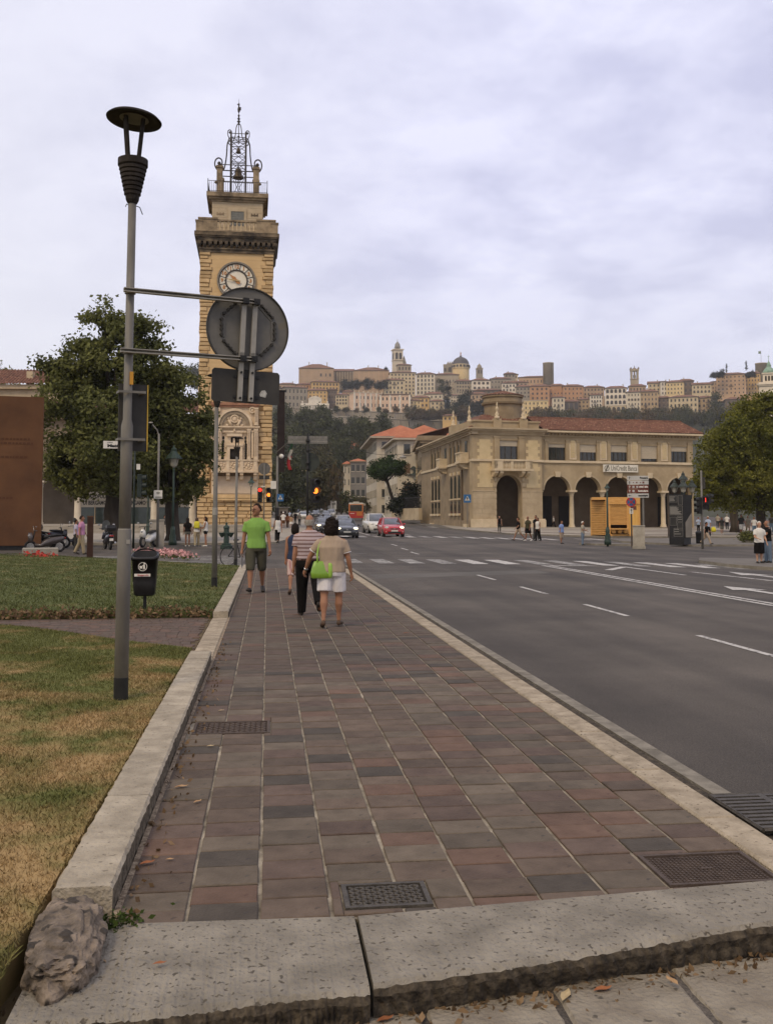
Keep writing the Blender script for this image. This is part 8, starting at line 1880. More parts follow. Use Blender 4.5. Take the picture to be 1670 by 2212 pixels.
for s_ in(-1,1):
 MB().bb(s_*W_-.012 if s_>0 else s_*W_-.012,s_*W_+.012,-4.6,4.6,1.4,2.55).build('side_window',m_cglass,t);MB().bb(s_*W_*.93-.07,s_*W_*.93+.07,-5.03,-4.98,.85,1.4).build('tail_light',m_lamp_red,t)
 for yy in(-3,3):b=MB();b.cyl((s_*(W_-.28),yy,.48),(s_*(W_+.01),yy,.48),.48,n=16);b.build('wheel',m_tyre,t)
MB().bb(-.5,.5,-5.0,-4.2,H,H+.18).build('roof_unit',m_wplate,t)
for u,v,D,lb,pm in((698,1150,88,'scooter with a lit headlamp riding between the striped man and the dark cars',bk_black),(700,1113,200,'red scooter with rider shape far up the street',paint('bike_red',(.3,.02,.02),.3)),(657-36,1120,160,'dark scooter parked by the kerb beside the tower pavement',bk_black)):
 p=AT(u,v,D);p.z=gz(p.x,p.y);t=motorbike('scooter',lb,'scooter',p,facing(p)+R(80),pm,'scooters on the street',True,False)
 if u==698:b=MB();b.ball((-.80,0,.82),(.07,.11,.10),8,6);b.build('headlamp_lit',m_headl,t)
p,k,rz=local(520,1222,.02);t=thing('bicycle','bicycle half hidden behind the man in green at the kerb','bicycle',p,rz+R(35))
for x in(-.52,.52):b=MB();b.M=Matrix.Translation((x,0,.34));b.tube([(.33*math.cos(i*PI/12),0,.33*math.sin(i*PI/12))for i in range(25)],.016,5);b.M=None;o=b.build('wheel',m_tyre,t);b=MB();[b.cyl((x,0,.34),(x+.32*math.cos(i*PI/8),0,.34+.32*math.sin(i*PI/8)),.003,n=3)for i in range(16)];b.build('spokes',m_chrome,o)
b=MB();[b.cyl(a,c,.016,n=6)for a,c in(((-.52,0,.34),(-.02,0,.3)),((-.02,0,.3),(-.18,0,.85)),((-.52,0,.34),(-.16,0,.78)),((-.02,0,.3),(.36,0,.82)),((-.16,0,.78),(.36,0,.82)),((.52,0,.34),(.34,0,.95)))];b.build('frame',m_blackm,t)
b=MB();b.tube([(.28,-.28,1.02),(.36,-.1,.98),(.36,.1,.98),(.28,.28,1.02)],.013,5);b.build('handlebar',m_chrome,t);b=MB();b.ball((-.2,0,.9),(.13,.07,.04),8,5);b.build('saddle',m_seat,t)
m_fl=leaf_mat('pink_petals',(.42,.19,.21),(.6,.38,.38),scale=3,tl=.2)
g=np.random.default_rng(5)
def flower_bed(name,u0,u1,v,n,m,label):
 a,c=GT(u0,v,.1),GT(u1,v+8,.1);t=thing(name,label,'flower bed',a.lerp(c,.5),0);o=t.location
 C=np.array([np.array(a.lerp(c,f)-o)for f in g.uniform(0,1,n)])+g.normal(size=(n,3))*np.array([.25,.45,.05])+np.array([0,0,.16])
 q=g.normal(size=(n,3));q/=np.linalg.norm(q,axis=1)[:,None];w_=np.cross(q,g.normal(size=(n,3)));w_/=np.linalg.norm(w_,axis=1)[:,None]
 s_=.06*g.uniform(.6,1.3,n)[:,None];f=obj('flowers',leaf_mesh('flowers',C,q*s_,w_*s_*.9,m),t);f['kind']='stuff'
 C2=C-np.array([0,0,.10]);l=obj('leaves',leaf_mesh('leaves',C2,q*s_,w_*s_*.6,LF['chestnut']),t);l['kind']='stuff'
flower_bed('flower_bed',338,405,1198,420,m_fl,'bed of pink flowers at the edge of the far lawn right of the bin')
flower_bed('flower_bed',300,338,1196,160,m_fl,'paler clump of pink flowers left of the litter bin top')
flower_bed('flower_bed',66,104,1203,70,leaf_mat('red_petals',(.40,.04,.035),(.55,.09,.07),scale=3,tl=.2),'bed of red flowers at the foot of the rusty monument')
# ========================== PEOPLE
def skin_m(n,c):return mat('skin_'+n,c,tuple(x*1.15 for x in c),scale=8,rough=.6,spec=.3)
SK=dict(light=skin_m('light',(.40,.235,.165)),tan=skin_m('tan',(.27,.135,.082)),brown=skin_m('brown',(.20,.095,.058)))
_cl={}
def cloth(name,c):
 if name not in _cl:_cl[name]=mat('cloth_'+name,tuple(x*.88 for x in c),tuple(min(1,x*1.1)for x in c),scale=5,rough=.9,spec=.12,bump=.9,bscale=7,detail=6,stretch=(1.6,1,.7))
 return _cl[name]
HAIR=dict(black=mat('hair_black',(.012,.009,.008),(.024,.018,.015),scale=30,rough=.75,bump=.6,bscale=60,spec=.08),brown=mat('hair_brown',(.045,.025,.014),(.08,.045,.026),scale=30,rough=.6,bump=.5),grey=mat('hair_grey',(.22,.2,.18),(.34,.32,.29),scale=30,rough=.7,bump=.5),white=mat('hair_white',(.50,.48,.45),(.6,.58,.55),scale=30,rough=.7),dark=mat('hair_dark_brown',(.018,.011,.008),(.032,.02,.014),scale=30,rough=.75,bump=.5,spec=.08))
def remesh(b,voxel,smooth_n=4):
 me=b.mesh('tmp',[]);o=bpy.data.objects.new('tmp',me);COL.objects.link(o)
 bm=bmesh.new();bm.from_mesh(me);bmesh.ops.recalc_face_normals(bm,faces=bm.faces);bm.to_mesh(me);bm.free()
 r=o.modifiers.new('r','REMESH');r.mode='VOXEL';r.voxel_size=voxel;r.use_smooth_shade=True
 s_=o.modifiers.new('s','SMOOTH');s_.iterations=smooth_n;s_.factor=.5
 bpy.context.view_layer.update()
 out=bpy.data.meshes.new_from_object(o.evaluated_get(bpy.context.evaluated_depsgraph_get()));bpy.data.objects.remove(o);bpy.data.meshes.remove(me)
 out.polygons.foreach_set('use_smooth',[True]*len(out.polygons));return out
def capsule(b,pts,rs,n=10):
 P=[Vector(p)for p in pts];d0=(P[0]-P[1]).normalized();d1=(P[-1]-P[-2]).normalized()
 b.tube([P[0]+d0*rs[0]*.8]+[P[0]+d0*rs[0]*.4]+P+[P[-1]+d1*rs[-1]*.4,P[-1]+d1*rs[-1]*.8],[rs[0]*.45,rs[0]*.85]+list(rs)+[rs[-1]*.85,rs[-1]*.45],n)
class Pose:
 def __init__(s,legs=((0,0),(0,0)),arms=((0,6,10),(0,6,10)),lean=0,fat=1.0,head=(0,0),wide=1.0,foot=((0),(0)),hipw=.088):
  s.fat,s.lean,s.head,s.wide=fat,lean,head,wide
  s.hip,s.knee,s.ank,s.toe={},{},{},{}
  for i,sx in enumerate((-1,1)):
   a,kb=R(legs[i][0]),R(legs[i][1]);h=Vector((sx*hipw*wide,0,.90));k=h+Vector((sx*.01,-math.sin(a)*.42,-math.cos(a)*.42));q=a-kb
   an=k+Vector((0,-math.sin(q)*.40,-math.cos(q)*.40));f=R(foot[i]);s.hip[sx],s.knee[sx],s.ank[sx]=h,k,an
   s.toe[sx]=an+Vector((sx*.025,-math.cos(f)*.17,-.05-math.sin(f)*.17))
  dz=min(min(s.ank[x].z-.085 for x in(-1,1)),min(s.toe[x].z-.03 for x in(-1,1)));s.dz=-dz
  s.sho,s.elb,s.wri,s.hand={},{},{},{}
  L=R(lean)
  for i,sx in enumerate((-1,1)):
   sw,ab,eb=(R(x)for x in arms[i][:3]);tw=R(arms[i][3])if len(arms[i])>3 else 0
   S_=Vector((sx*.180*wide,-math.sin(L)*.46,.90+math.cos(L)*.452));d=Vector((sx*math.sin(ab),-math.sin(sw)*math.cos(ab),-math.cos(sw)*math.cos(ab)))
   e=S_+d*.285;q=sw+eb;d2=Vector((sx*math.sin(ab*.6)-sx*math.sin(tw),-math.sin(q),-math.cos(q)*max(.2,math.cos(tw)))).normalized();s.sho[sx],s.elb[sx],s.wri[sx]=S_,e,e+d2*.25;s.hand[sx]=d2
  s.nk=Vector((0,-math.sin(L)*.52,.90+math.cos(L)*.55));s.hd=s.nk+Vector((0,-.02-math.sin(R(head[0]))*.1,.155))
 def torso(s,b,z0,z1,inf=0.0,fl=1.0,n=16):
  pr=[(.80,.150,.105),(.88,.168,.118),(.96,.160,.112),(1.05,.142,.102),(1.16,.150,.108),(1.27,.168,.114),(1.33,.172,.105),(1.385,.150,.088),(1.425,.100,.070),(1.47,.060,.056)]
  rings=[];L=R(s.lean)
  zz=[z0]+[p[0]for p in pr if z0<p[0]<z1]+[z1]
  for z in zz:
   w=np.interp(z,[p[0]for p in pr],[p[1]for p in pr]);d=np.interp(z,[p[0]for p in pr],[p[2]for p in pr])
   belly=s.fat if z<1.3 else 1+(s.fat-1)*.5
   if z<1.02:belly=1+(belly-1)*.9;w*=fl
   w=w*s.wide*(1+(belly-1)*.7)+inf;d=d*belly+inf;cy=-math.sin(L)*max(0,z-.9)
   rings.append([(w*math.copysign(abs(math.cos(a))**.85,math.cos(a)),cy+d*math.copysign(abs(math.sin(a))**.85,math.sin(a)),z)for a in[2*PI*i/n for i in range(n)]])
  b.loft(rings)
def shift(me,dz):
 co=np.empty(len(me.vertices)*3);me.vertices.foreach_get('co',co);co=co.reshape(-1,3);co[:,2]+=dz;me.vertices.foreach_set('co',co.ravel());me.update();return me
def fingers(b,P,sx,grip=35):
 w,d=P.wri[sx],P.hand[sx].normalized();side=Vector((0,-1,0))-d*Vector((0,-1,0)).dot(d);side.normalize();inn=d.cross(side).normalized()*(-sx if True else 1)
 if inn.x*sx>0:inn=-inn
 palm=w+d*.085
 for i,(off,L_)in enumerate(((.030,.066),(.010,.076),(-.010,.070),(-.029,.054))):
  p0=palm+side*off;c,s_=math.cos(R(grip)),math.sin(R(grip));d1=d*c+inn*s_;d2=d*math.cos(R(grip*2))+inn*math.sin(R(grip*2))
  b.tube([p0-d*.02,p0,p0+d1*L_*.5,p0+d1*L_*.5+d2*L_*.5],[.0105,.0105,.0095,.006],6)
 t0=w+d*.035+side*.03;b.tube([t0-side*.015,t0,t0+(side*.5+d*.7+inn*.3).normalized()*.035,t0+(side*.35+d*.8+inn*.5).normalized()*.062],[.012,.0125,.0105,.007],6)
_bodies={}
def build_figure(key,P,top,bottom,voxel,fine):
 k=(key,top,bottom)
 if k in _bodies:return _bodies[k]
 f=P.fat;lf=1+(f-1)*.6;out={}
 b=MB();P.torso(b,.82,1.46)
 for sx in(-1,1):
  capsule(b,[P.nk+Vector((sx*.03,.01,-.03)),P.sho[sx]+Vector((-sx*.01,.005,.006))],[.05,.048])
  capsule(b,[P.hip[sx],P.hip[sx].lerp(P.knee[sx],.4),P.knee[sx]],[.086*lf,.076*lf,.052*lf]);sh=P.knee[sx].lerp(P.ank[sx],.32)+Vector((0,.014,0))
  capsule(b,[P.knee[sx],sh,P.knee[sx].lerp(P.ank[sx],.7),P.ank[sx]],[.050*lf,.056*lf,.040,.033]);capsule(b,[P.ank[sx]+Vector((0,.02,-.045)),P.ank[sx].lerp(P.toe[sx],.5)+Vector((0,0,-.01)),P.toe[sx]],[.032,.036,.026])
  al=1+(f-1)*.5
  capsule(b,[P.sho[sx],P.sho[sx].lerp(P.elb[sx],.5),P.elb[sx]],[.052*al,.045*al,.036*al]);capsule(b,[P.elb[sx],P.elb[sx].lerp(P.wri[sx],.35),P.wri[sx]],[.037*al,.037*al,.024])
  d=P.hand[sx].normalized();capsule(b,[P.wri[sx],P.wri[sx]+d*.05,P.wri[sx]+d*(.085 if fine else.13)],[.022,.033,.026])
 capsule(b,[P.nk+Vector((0,.01,-.06)),P.nk+Vector((0,0,.04))],[.056*(1+(f-1)*.4),.052]);H_=P.hd
 b.ball(tuple(H_),(.076,.098,.115),14,10);hy,hp=R(P.head[1]),R(P.head[0]);fw=Vector((-math.sin(hy),-math.cos(hy),0));rt=Vector((math.cos(hy),-math.sin(hy),0))
 capsule(b,[H_+fw*.03+Vector((0,0,-.06)),H_+fw*.062+Vector((0,0,-.088))],[.058,.036])
 body=remesh(b,voxel)
 bb_=MB();bb_.smooth=True
 bb_.tube([H_+fw*.088+Vector((0,0,.02)),H_+fw*.118+Vector((0,0,-.02)),H_+fw*.092+Vector((0,0,-.034))],[.008,.015,.012],6)
 for sx in(-1,1):bb_.ball(tuple(H_+rt*sx*.077+Vector((0,0,-.005))),(.012,.022,.032),7,6)
 if fine:
  for sx in(-1,1):fingers(bb_,P,sx)
 n0=len(body.vertices);vs=[tuple(v.co)for v in body.vertices]+bb_.v;fs=[tuple(p.vertices)for p in body.polygons]+[tuple(i+n0 for i in q)for q in bb_.f]
 me=bpy.data.meshes.new('body');me.from_pydata(vs,[],fs);me.polygons.foreach_set('use_smooth',[True]*len(fs));me.materials.append(SK['tan']);out['body']=shift(me,P.dz)
 def limb_cloth(b,sx,frac,infl,flare=0.0):
  pass
 if top:
  z0=dict(tee=.865,polo=.86,shirt=.83,tunic=.70,vest=.88,dress=.56,tucked=.945)[top];b=MB();P.torso(b,z0,1.455,.016,1.05 if top in('tunic','dress')else 1.02)
  if top not in('vest','tunic'):
   for sx in(-1,1):
    fr=.62 if top!='shirt' else.7;e=P.sho[sx].lerp(P.elb[sx],fr);al=1+(f-1)*.4;b.tube([P.nk+Vector((sx*.045,.008,-.045)),P.sho[sx]+Vector((-sx*.045,.004,.006)),P.sho[sx]+Vector((sx*.006,0,-.014)),P.sho[sx].lerp(e,.55),e],[.055,.058,.062*al,.066*al,.068*al],12)
  out['top']=shift(remesh(b,voxel*.9,3),P.dz)
  if top in('polo','tucked')and fine:b=MB();b.smooth=True;b.tube([P.nk+Vector((.066*math.cos(a),.06*math.sin(a)-.0,-.055+.018*math.sin(a)))for a in[2*PI*i/14 for i in range(15)]],.014,6);out['collar']=shift(b.mesh('collar',[]),P.dz)
 if bottom:
  b=MB()
  if bottom in('shorts','long_shorts','trousers','leggings','short_shorts'):
   P.torso(b,.80,.99,.012)
   for sx in(-1,1):
    h,k_,a=P.hip[sx],P.knee[sx],P.ank[sx]
    if bottom=='short_shorts':e=h.lerp(k_,.42);pth,rr_=[h+Vector((0,0,.03)),h.lerp(e,.5),e],[.10*lf,.098*lf,.096*lf]
    elif bottom=='shorts':e=h.lerp(k_,.82);pth,rr_=[h+Vector((0,0,.03)),h.lerp(e,.5),e],[.102*lf,.102*lf,.100*lf]
    elif bottom=='long_shorts':e=k_.lerp(a,.12);pth,rr_=[h+Vector((0,0,.03)),h.lerp(k_,.5),k_,e],[.102*lf,.096*lf,.083*lf,.078*lf]
    elif bottom=='leggings':pth,rr_=[h+Vector((0,0,.03)),h.lerp(k_,.5),k_,k_.lerp(a,.35)+Vector((0,.012,0)),k_.lerp(a,.95)],[.094*lf,.084*lf,.060*lf,.062*lf,.042]
    else:pth,rr_=[h+Vector((0,0,.03)),h.lerp(k_,.5),k_,k_.lerp(a,.5),a+Vector((0,0,-.035))],[.104*lf,.098*lf,.080*lf,.072*lf,.070]
    b.tube(pth,rr_,12)
  elif bottom in('skirt','mini'):
   z1=.40 if bottom=='skirt' else.62
   b.loft([[(w*math.cos(t),d*math.sin(t),z)for t in[2*PI*i/16 for i in range(16)]]for z,w,d in((z1,.20*lf,.165*lf),(.7,.195*lf,.15*lf),(.88,.182*lf,.132*lf),(1.0,.155*lf,.115*lf))])
  out['bottom']=shift(remesh(b,voxel*.9,3),P.dz)
 b=MB();b.smooth=True
 for sx in(-1,1):
  a,t=P.ank[sx],P.toe[sx];b.loft([[tuple(c+Vector((w*math.cos(q),0,hh*math.sin(q))))for q in[2*PI*i/10 for i in range(10)]]for c,w,hh in((a+Vector((0,.05,-.05)),.026,.025),(a+Vector((0,.03,-.035)),.037,.045),(a.lerp(t,.45)+Vector((0,0,-.008)),.044,.042),(t+Vector((0,0,.0)),.043,.030),(t+Vector((0,-.045,-.002)),.024,.018))])
 out['shoes']=shift(b.mesh('shoes',[]),P.dz)
 _bodies[k]=out;return out
def hair_mesh(P,style):
 H_=P.hd;hy=R(P.head[1]);b=MB();b.smooth=True;bk=Vector((math.sin(hy),math.cos(hy),0));r_=random.Random(4)
 if style=='bald':
  rows=[[tuple(H_+Vector((.083*math.sin(a)*c,.104*math.cos(a)*c,z)))for a in[-1.75+3.5*i/12 for i in range(13)]]for z,c in((-.07,.93),(-.03,1.0),(.015,1.02),(.03,.97))]
  b.loft(rows,(False,False),closed=False)
 else:
  lo=dict(short=-.035,bob=-.14,long=-.36,curly=-.15,crop=-.03)[style];n=16;rows=[]
  for z in([.128,.118,.09,.05,.01,-.03]+([-.08,lo]if lo<-.05 else[])):
   rr_=math.sqrt(max(.02,1-(z/.13)**2))if z>0 else 1.0;wob=.018 if style=='curly' else.004
   wx=(.086 if style in('short','crop')else.098)*(1.18 if style=='curly' and z<.08 else 1)*rr_;wy=.108*(1.12 if style=='curly' and z<.08 else 1)*rr_
   if z<-.1:wx*=.82;wy*=.8
   row=[]
   for i in range(n):
    a=2*PI*i/n;fy=math.cos(a);y=wy*fy
    if z<.075:y=max(y,-.045)if z>.02 else max(y,-.005 if style!='crop' else.01)
    q=Vector((wx*math.sin(a)+r_.uniform(-wob,wob),y+.012+r_.uniform(-wob,wob),z+r_.uniform(-wob,wob)*.6));row.append(tuple(H_+Vector((q.x*math.cos(hy)+q.y*math.sin(hy),-q.x*math.sin(hy)+q.y*math.cos(hy),q.z))))
   rows.append(row)
  b.loft(rows[::-1])
  if style=='curly':
   for i in range(46):a,e=r_.uniform(0,2*PI),r_.uniform(-1.1,1.4);q=Vector((math.cos(a)*math.cos(e)*.108,abs(math.sin(a))*math.cos(e)*.125 if e<.6 else math.sin(a)*math.cos(e)*.11,math.sin(e)*.135));b.ball(tuple(H_+q),r_.uniform(.02,.034),6,5)
 return shift(b.mesh('hair',[]),P.dz)
PEOPLE={}
def person(label,p,rz,height,key,P,top,topm,bottom,botm,shoem,skin='tan',hair=('short','dark'),group=None,voxel=.024,fine=False,extra=None):
 ms=build_figure(key,P,top,bottom,voxel,fine);s_=height/1.735
 t=thing('person',label,'person',p,rz,group);t.scale=(s_*1.0,)*3
 def add(nm,me,m,slot='OBJECT'):
  if not me.materials:me.materials.append(m)
  o=obj(nm,me,t);o.material_slots[0].link='OBJECT';o.material_slots[0].material=m;return o
 add('body',ms['body'],SK[skin])
 if top:add('shirt' if top not in('dress','tunic')else 'dress' if top=='dress' else 'tunic',ms['top'],topm)
 if 'collar' in ms:add('collar',ms['collar'],topm)
 if bottom:add('skirt' if bottom in('skirt','mini')else 'shorts' if 'short' in bottom else 'trousers',ms['bottom'],botm)
 add('shoes',ms['shoes'],shoem)
 if hair:add('hair',hair_mesh(P,hair[0]),HAIR[hair[1]])
 if fine:
  H_=P.hd;hy=R(P.head[1]);fw=Vector((-math.sin(hy),-math.cos(hy),0));rt=Vector((math.cos(hy),-math.sin(hy),0));dzv=Vector((0,0,P.dz))
  for sx in(-1,1):b=MB();b.ball(tuple(H_+fw*.088+rt*sx*.032+Vector((0,0,.012))+dzv),.009,6,5);b.build('eye',m_black,t)
  b=MB();c=H_+fw*.094+Vector((0,0,-.058))+dzv;b.tube([c-rt*.022-fw*.008,c,c+rt*.022-fw*.008],.0055,5);b.build('mouth',mat('lips',(.22,.08,.06)),t)
 if extra:extra(t,P)
 return t
C_=cloth
W=lambda a,b_,c=(0,6,12),d=(0,6,12),**k_:Pose((a,b_),(c,d),**k_)
m_shoe_d=mat('shoe_dark',(.022,.018,.014),(.035,.029,.024),scale=6,rough=.6);m_shoe_w=mat('shoe_white',(.5,.49,.47),(.58,.57,.55),scale=6,rough=.6);m_shoe_b=mat('shoe_brown',(.06,.035,.02),(.09,.055,.035),scale=6,rough=.6)
# ---- the four walkers on the pavement
p=GZ(553,1281,0);hgt=(1281-1087)*depth(p)/FPX
P=Pose(((14,6),(-13,14)),((-4,12,12),(6,12,14)),fat=1.12,head=(0,40),foot=(-12,18),hipw=.095)
def glasses(t,P):
 H_=P.hd;hy=R(P.head[1]);fw=Vector((-math.sin(hy),-math.cos(hy),0));rt=Vector((math.cos(hy),-math.sin(hy),0));c=H_+fw*.103+Vector((0,0,.012+P.dz));b=MB()
 for sx in(-1,1):q=c+rt*sx*.033;b.tube([tuple(q+rt*.024*math.cos(a)+Vector((0,0,.017*math.sin(a))))for a in[2*PI*i/10 for i in range(11)]],.003,4);b.tube([tuple(c+rt*sx*.057),tuple(c+rt*sx*.075-fw*.1)],.003,4)
 b.build('glasses',m_black,t)
gm=person('man in a bright green polo shirt and dark shorts walking towards us',p,facing(p)-R(4),hgt,'green',P,'polo',C_('green',(.19,.35,.085)),'long_shorts',C_('olive_shorts',(.070,.068,.052)),m_shoe_d,'tan',('crop','dark'),None,.013,True,glasses)
Mg=Matrix.Translation(p)@Matrix.Rotation(gm.rotation_euler[2],4,'Z')@Matrix.Scale(hgt/1.735,4)
hp_=Mg@(P.wri[-1]+P.hand[-1]*.10+Vector((0,0,P.dz)))
t=thing('paper','white folded papers held in the hand of the man in green','paper',hp_,gm.rotation_euler[2])
b=MB();b.smooth=False;b.loft([[(.0,-.07,.05),(.01,.0,.06),(.0,.08,.05)],[(-.01,-.1,-.1),(.012,0,-.12),(-.01,.1,-.1)],[(.01,-.1,-.25),(.025,.01,-.27),(.0,.1,-.22)]],(False,False),closed=False);b.build('sheet',C_('paper',(.68,.68,.70)),t);b=MB();b.loft([[(.02,-.06,.04),(.025,.05,.04)],[(.02,-.09,-.2),(.04,.07,-.24)]],(False,False),closed=False);b.build('sheet',C_('paper',(.68,.68,.70)),t)
p=GZ(637,1284,0);hgt=(1284-1130)*depth(p)/FPX
P=Pose(((10,4),(-12,18)),((4,8,14),(-6,6,10)),fat=1.08,foot=(0,22))
person('short woman in a navy sleeveless tunic and pink checked shorts walking away',p,facing(p)+PI-R(3),hgt,'navy',P,'tunic',C_('navy',(.030,.042,.085)),'long_shorts',mat('pink_check',(.52,.40,.38),(.40,.22,.22),scale=18,rough=.9,detail=1,mid=(.45,.55),stretch=(1,1,.15)),m_shoe_b,'tan',('bob','black'),None,.014,True)
p=GZ(668,1330,0);hgt=(1330-1110)*depth(p)/FPX
P=Pose(((-24,30),(9,4)),((3,10,8),(-6,9,12)),fat=1.32,wide=1.13,foot=(38,0),hipw=.098,lean=2)
def stripe_mat():
 m=mat('striped_polo',(.5,.5,.5),rough=.9,spec=.1);t=m.node_tree;N=t.nodes;L=t.links;tcx=N.new('ShaderNodeTexCoord');w=N.new('ShaderNodeTexWave');w.wave_type='BANDS';w.bands_direction='Z';w.inputs['Scale'].default_value=4.9;w.inputs['Distortion'].default_value=.35;w.inputs['Detail'].default_value=1
 L.new(tcx.outputs['Object'],w.inputs['Vector']);rp=N.new('ShaderNodeValToRGB');e=rp.color_ramp.elements;e[0].position=0.0;e[0].color=(.20,.13,.115,1);e[1].position=.60;e[1].color=(.22,.145,.13,1)
 for ps,c in((.64,(.60,.53,.50)),(.88,(.62,.55,.52)),(.92,(.30,.2,.19))):x=e.new(ps);x.color=(*c,1)
 L.new(w.outputs['Fac'],rp.inputs[0]);L.new(rp.outputs[0],N['Principled BSDF'].inputs['Base Color']);return m
ms_=stripe_mat()
sm_=person('bald man in a striped polo shirt and black trousers walking away',p,facing(p)+PI+R(4),hgt,'striped',P,'tucked',ms_,'trousers',C_('black',(.008,.007,.007)),m_shoe_d,'tan',('bald','grey'),None,.013,True)
b=MB();b.smooth=True;f_=P.fat;b.loft([[((.166*P.wide*(1+(f_-1)*.63)+.019)*math.cos(a),(.114*(1+(f_-1)*.9)+.019)*math.sin(a),z+P.dz)for a in[2*PI*i/20 for i in range(20)]]for z in(.945,.98)],(False,False));b.build('belt',mat('belt_leather',(.04,.018,.012),(.06,.03,.02),scale=6,rough=.5),sm_)
p=GZ(716,1355,0);hgt=(1355-1122)*depth(p)/FPX
P=Pose(((12,6),(-6,10)),((22,30,14),(-2,17,16)),fat=1.34,wide=1.05,foot=(4,14),hipw=.10)
P=Pose(((8,5),(-9,12)),((-2,17,16),(14,34,8)),fat=1.34,wide=1.05,foot=(3,16),hipw=.10)
wm=person('woman in a beige t-shirt and white shorts with dark curly hair walking away',p,facing(p)+PI-R(3),hgt,'beige',P,'tee',C_('beige',(.36,.285,.225)),'shorts',C_('white_cotton',(.66,.64,.68)),m_shoe_b,'tan',('curly','black'),None,.013,True)
for sx in(-1,1):
 e=P.sho[sx].lerp(P.elb[sx],.62);q=P.sho[sx].lerp(P.elb[sx],.66);b=MB();b.smooth=True;b.tube([tuple(e+Vector((0,0,P.dz))),tuple(q+Vector((0,0,P.dz)))],[.066*1.16,.067*1.16],14);b.build('cuff',C_('white_cotton',(.66,.64,.68)),wm)
q=P.wri[1]-P.hand[1]*.02;b=MB();b.smooth=True;b.tube([tuple(q+Vector((0,0,P.dz))),tuple(q+P.hand[1]*.03+Vector((0,0,P.dz)))],.032,10);b.build('bracelet',m_chrome,wm)
s_=hgt/1.735;Mw=Matrix.Translation(p)@Matrix.Rotation(wm.rotation_euler[2],4,'Z')@Matrix.Scale(s_,4)
hb_=thing('handbag','lime green shoulder bag hanging at the side of the woman in beige','handbag',Mw@Vector((.17,.11,.92+P.dz)),wm.rotation_euler[2]+R(12));hb_.scale=(s_*.88,)*3
m_lime=mat('lime_leather',(.17,.32,.03),(.22,.39,.045),scale=3,rough=.35,spec=.5,bump=.15);m_lime2=mat('lime_leather_end',(.25,.44,.055),(.30,.5,.08),scale=3,rough=.35,spec=.5)
b=MB();b.smooth=True
def bring(z,w,d,e=.5):return[(w*math.copysign(abs(math.cos(a))**e,math.cos(a)),d*math.copysign(abs(math.sin(a))**e,math.sin(a)),z)for a in[2*PI*i/20 for i in range(20)]]
b.loft([bring(-.165,.15,.07),bring(-.155,.175,.085),bring(-.06,.18,.085),bring(.05,.155,.06),bring(.13,.125,.03),bring(.145,.11,.015)]);b.build('bag_body',m_lime,hb_)
b=MB();b.smooth=True;b.M=Matrix.Translation((-.15,.02,-.02))@Matrix.Rotation(R(-90),4,'Y')@Matrix.Rotation(R(8),4,'X');b.loft([bring(-.03,.13,.085,.55),bring(.0,.15,.10,.55),bring(.035,.145,.095,.55),bring(.05,.11,.07,.6)]);b.build('bag_end',m_lime2,hb_)
for y_ in(-.02,.03):b=MB();b.smooth=True;b.tube([(-.09,y_,.12),(-.085,y_-.02,.26),(-.05,y_-.05,.43),(-.01,y_-.07,.50),(.03,y_-.07,.42),(.06,y_-.03,.26),(.06,y_,.12)],.014,6,flat=.5);b.build('strap',m_lime2,hb_)
MB().box((-.085,.045,.13),(.03,.01,.05)).build('buckle',m_chrome,hb_)
# ---- everyone farther off
POSES={'stand':Pose(((1,2),(-2,2)),((2,7,10),(-2,7,12))),'walk':Pose(((20,8),(-20,22)),((-18,6,12),(18,6,20)),foot=(-8,26)),'walk2':Pose(((-16,20),(16,6)),((14,7,20),(-14,7,10)),foot=(22,-6)),'step':Pose(((10,6),(-10,12)),((-8,8,10),(8,8,25)),foot=(0,12)),'fold':Pose(((3,2),(-3,4)),((18,10,80,40),(14,10,60,30))),'phone':Pose(((2,2),(-2,2)),((25,8,90,10),(2,8,12))),'stout':Pose(((3,2),(-3,4)),((4,14,14),(-4,14,12)),fat=1.3,wide=1.05),'stoutwalk':Pose(((13,6),(-13,16)),((-8,13,14),(10,13,20)),fat=1.22,foot=(-4,18)),'stride':Pose(((26,8),(-24,24)),((-22,8,20),(20,8,35)),foot=(-10,28)),'hug':Pose(((2,2),(-3,3)),((30,22,70,35),(40,14,85,10)),fat=1.2,wide=1.04),'old':Pose(((2,3),(-2,3)),((12,10,60,25),(4,10,20)),fat=1.18,lean=4)}
cols=dict(pink=(.45,.22,.36),khaki=(.30,.25,.17),black=(.012,.011,.011),grey=(.13,.125,.11),white=(.62,.61,.60),lav=(.42,.40,.52),olive=(.055,.050,.030),blue=(.19,.27,.52),paleblue=(.36,.44,.60),beige=(.44,.36,.26),jeans=(.10,.15,.22),brown=(.14,.07,.04),red=(.32,.06,.05),denim=(.14,.19,.27),teal=(.1,.18,.2),tan=(.33,.22,.13),darkgrey=(.04,.04,.04),rust=(.30,.12,.06),stone=(.33,.30,.25))
def passer(u,v,vh,label,pose,turn,top,tc_,bot,bc,shoe,skin='tan',hair=('short','dark'),group=None,D=None,lift=.13,hmax=1.86):
 if D:p=AT(u,v,D)
 else:p=GT(u,v,lift)
 h=min((v-vh)*depth(p)/FPX,hmax)
 return person(label,p,facing(p)+R(turn),max(1.35,h),pose,POSES[pose],top,C_(tc_,cols[tc_]),bot,C_(bc,cols[bc]),shoe,skin,hair,group)
GL,GS,GR='people on the left of the square','people on the pavement by the tower','people on the right of the square'
passer(175,1198,1113,'man in a pink polo shirt and khaki trousers walking to the right','stoutwalk',80,'polo','pink','trousers','khaki',m_shoe_d,'tan',('short','dark'),GL,lift=0)
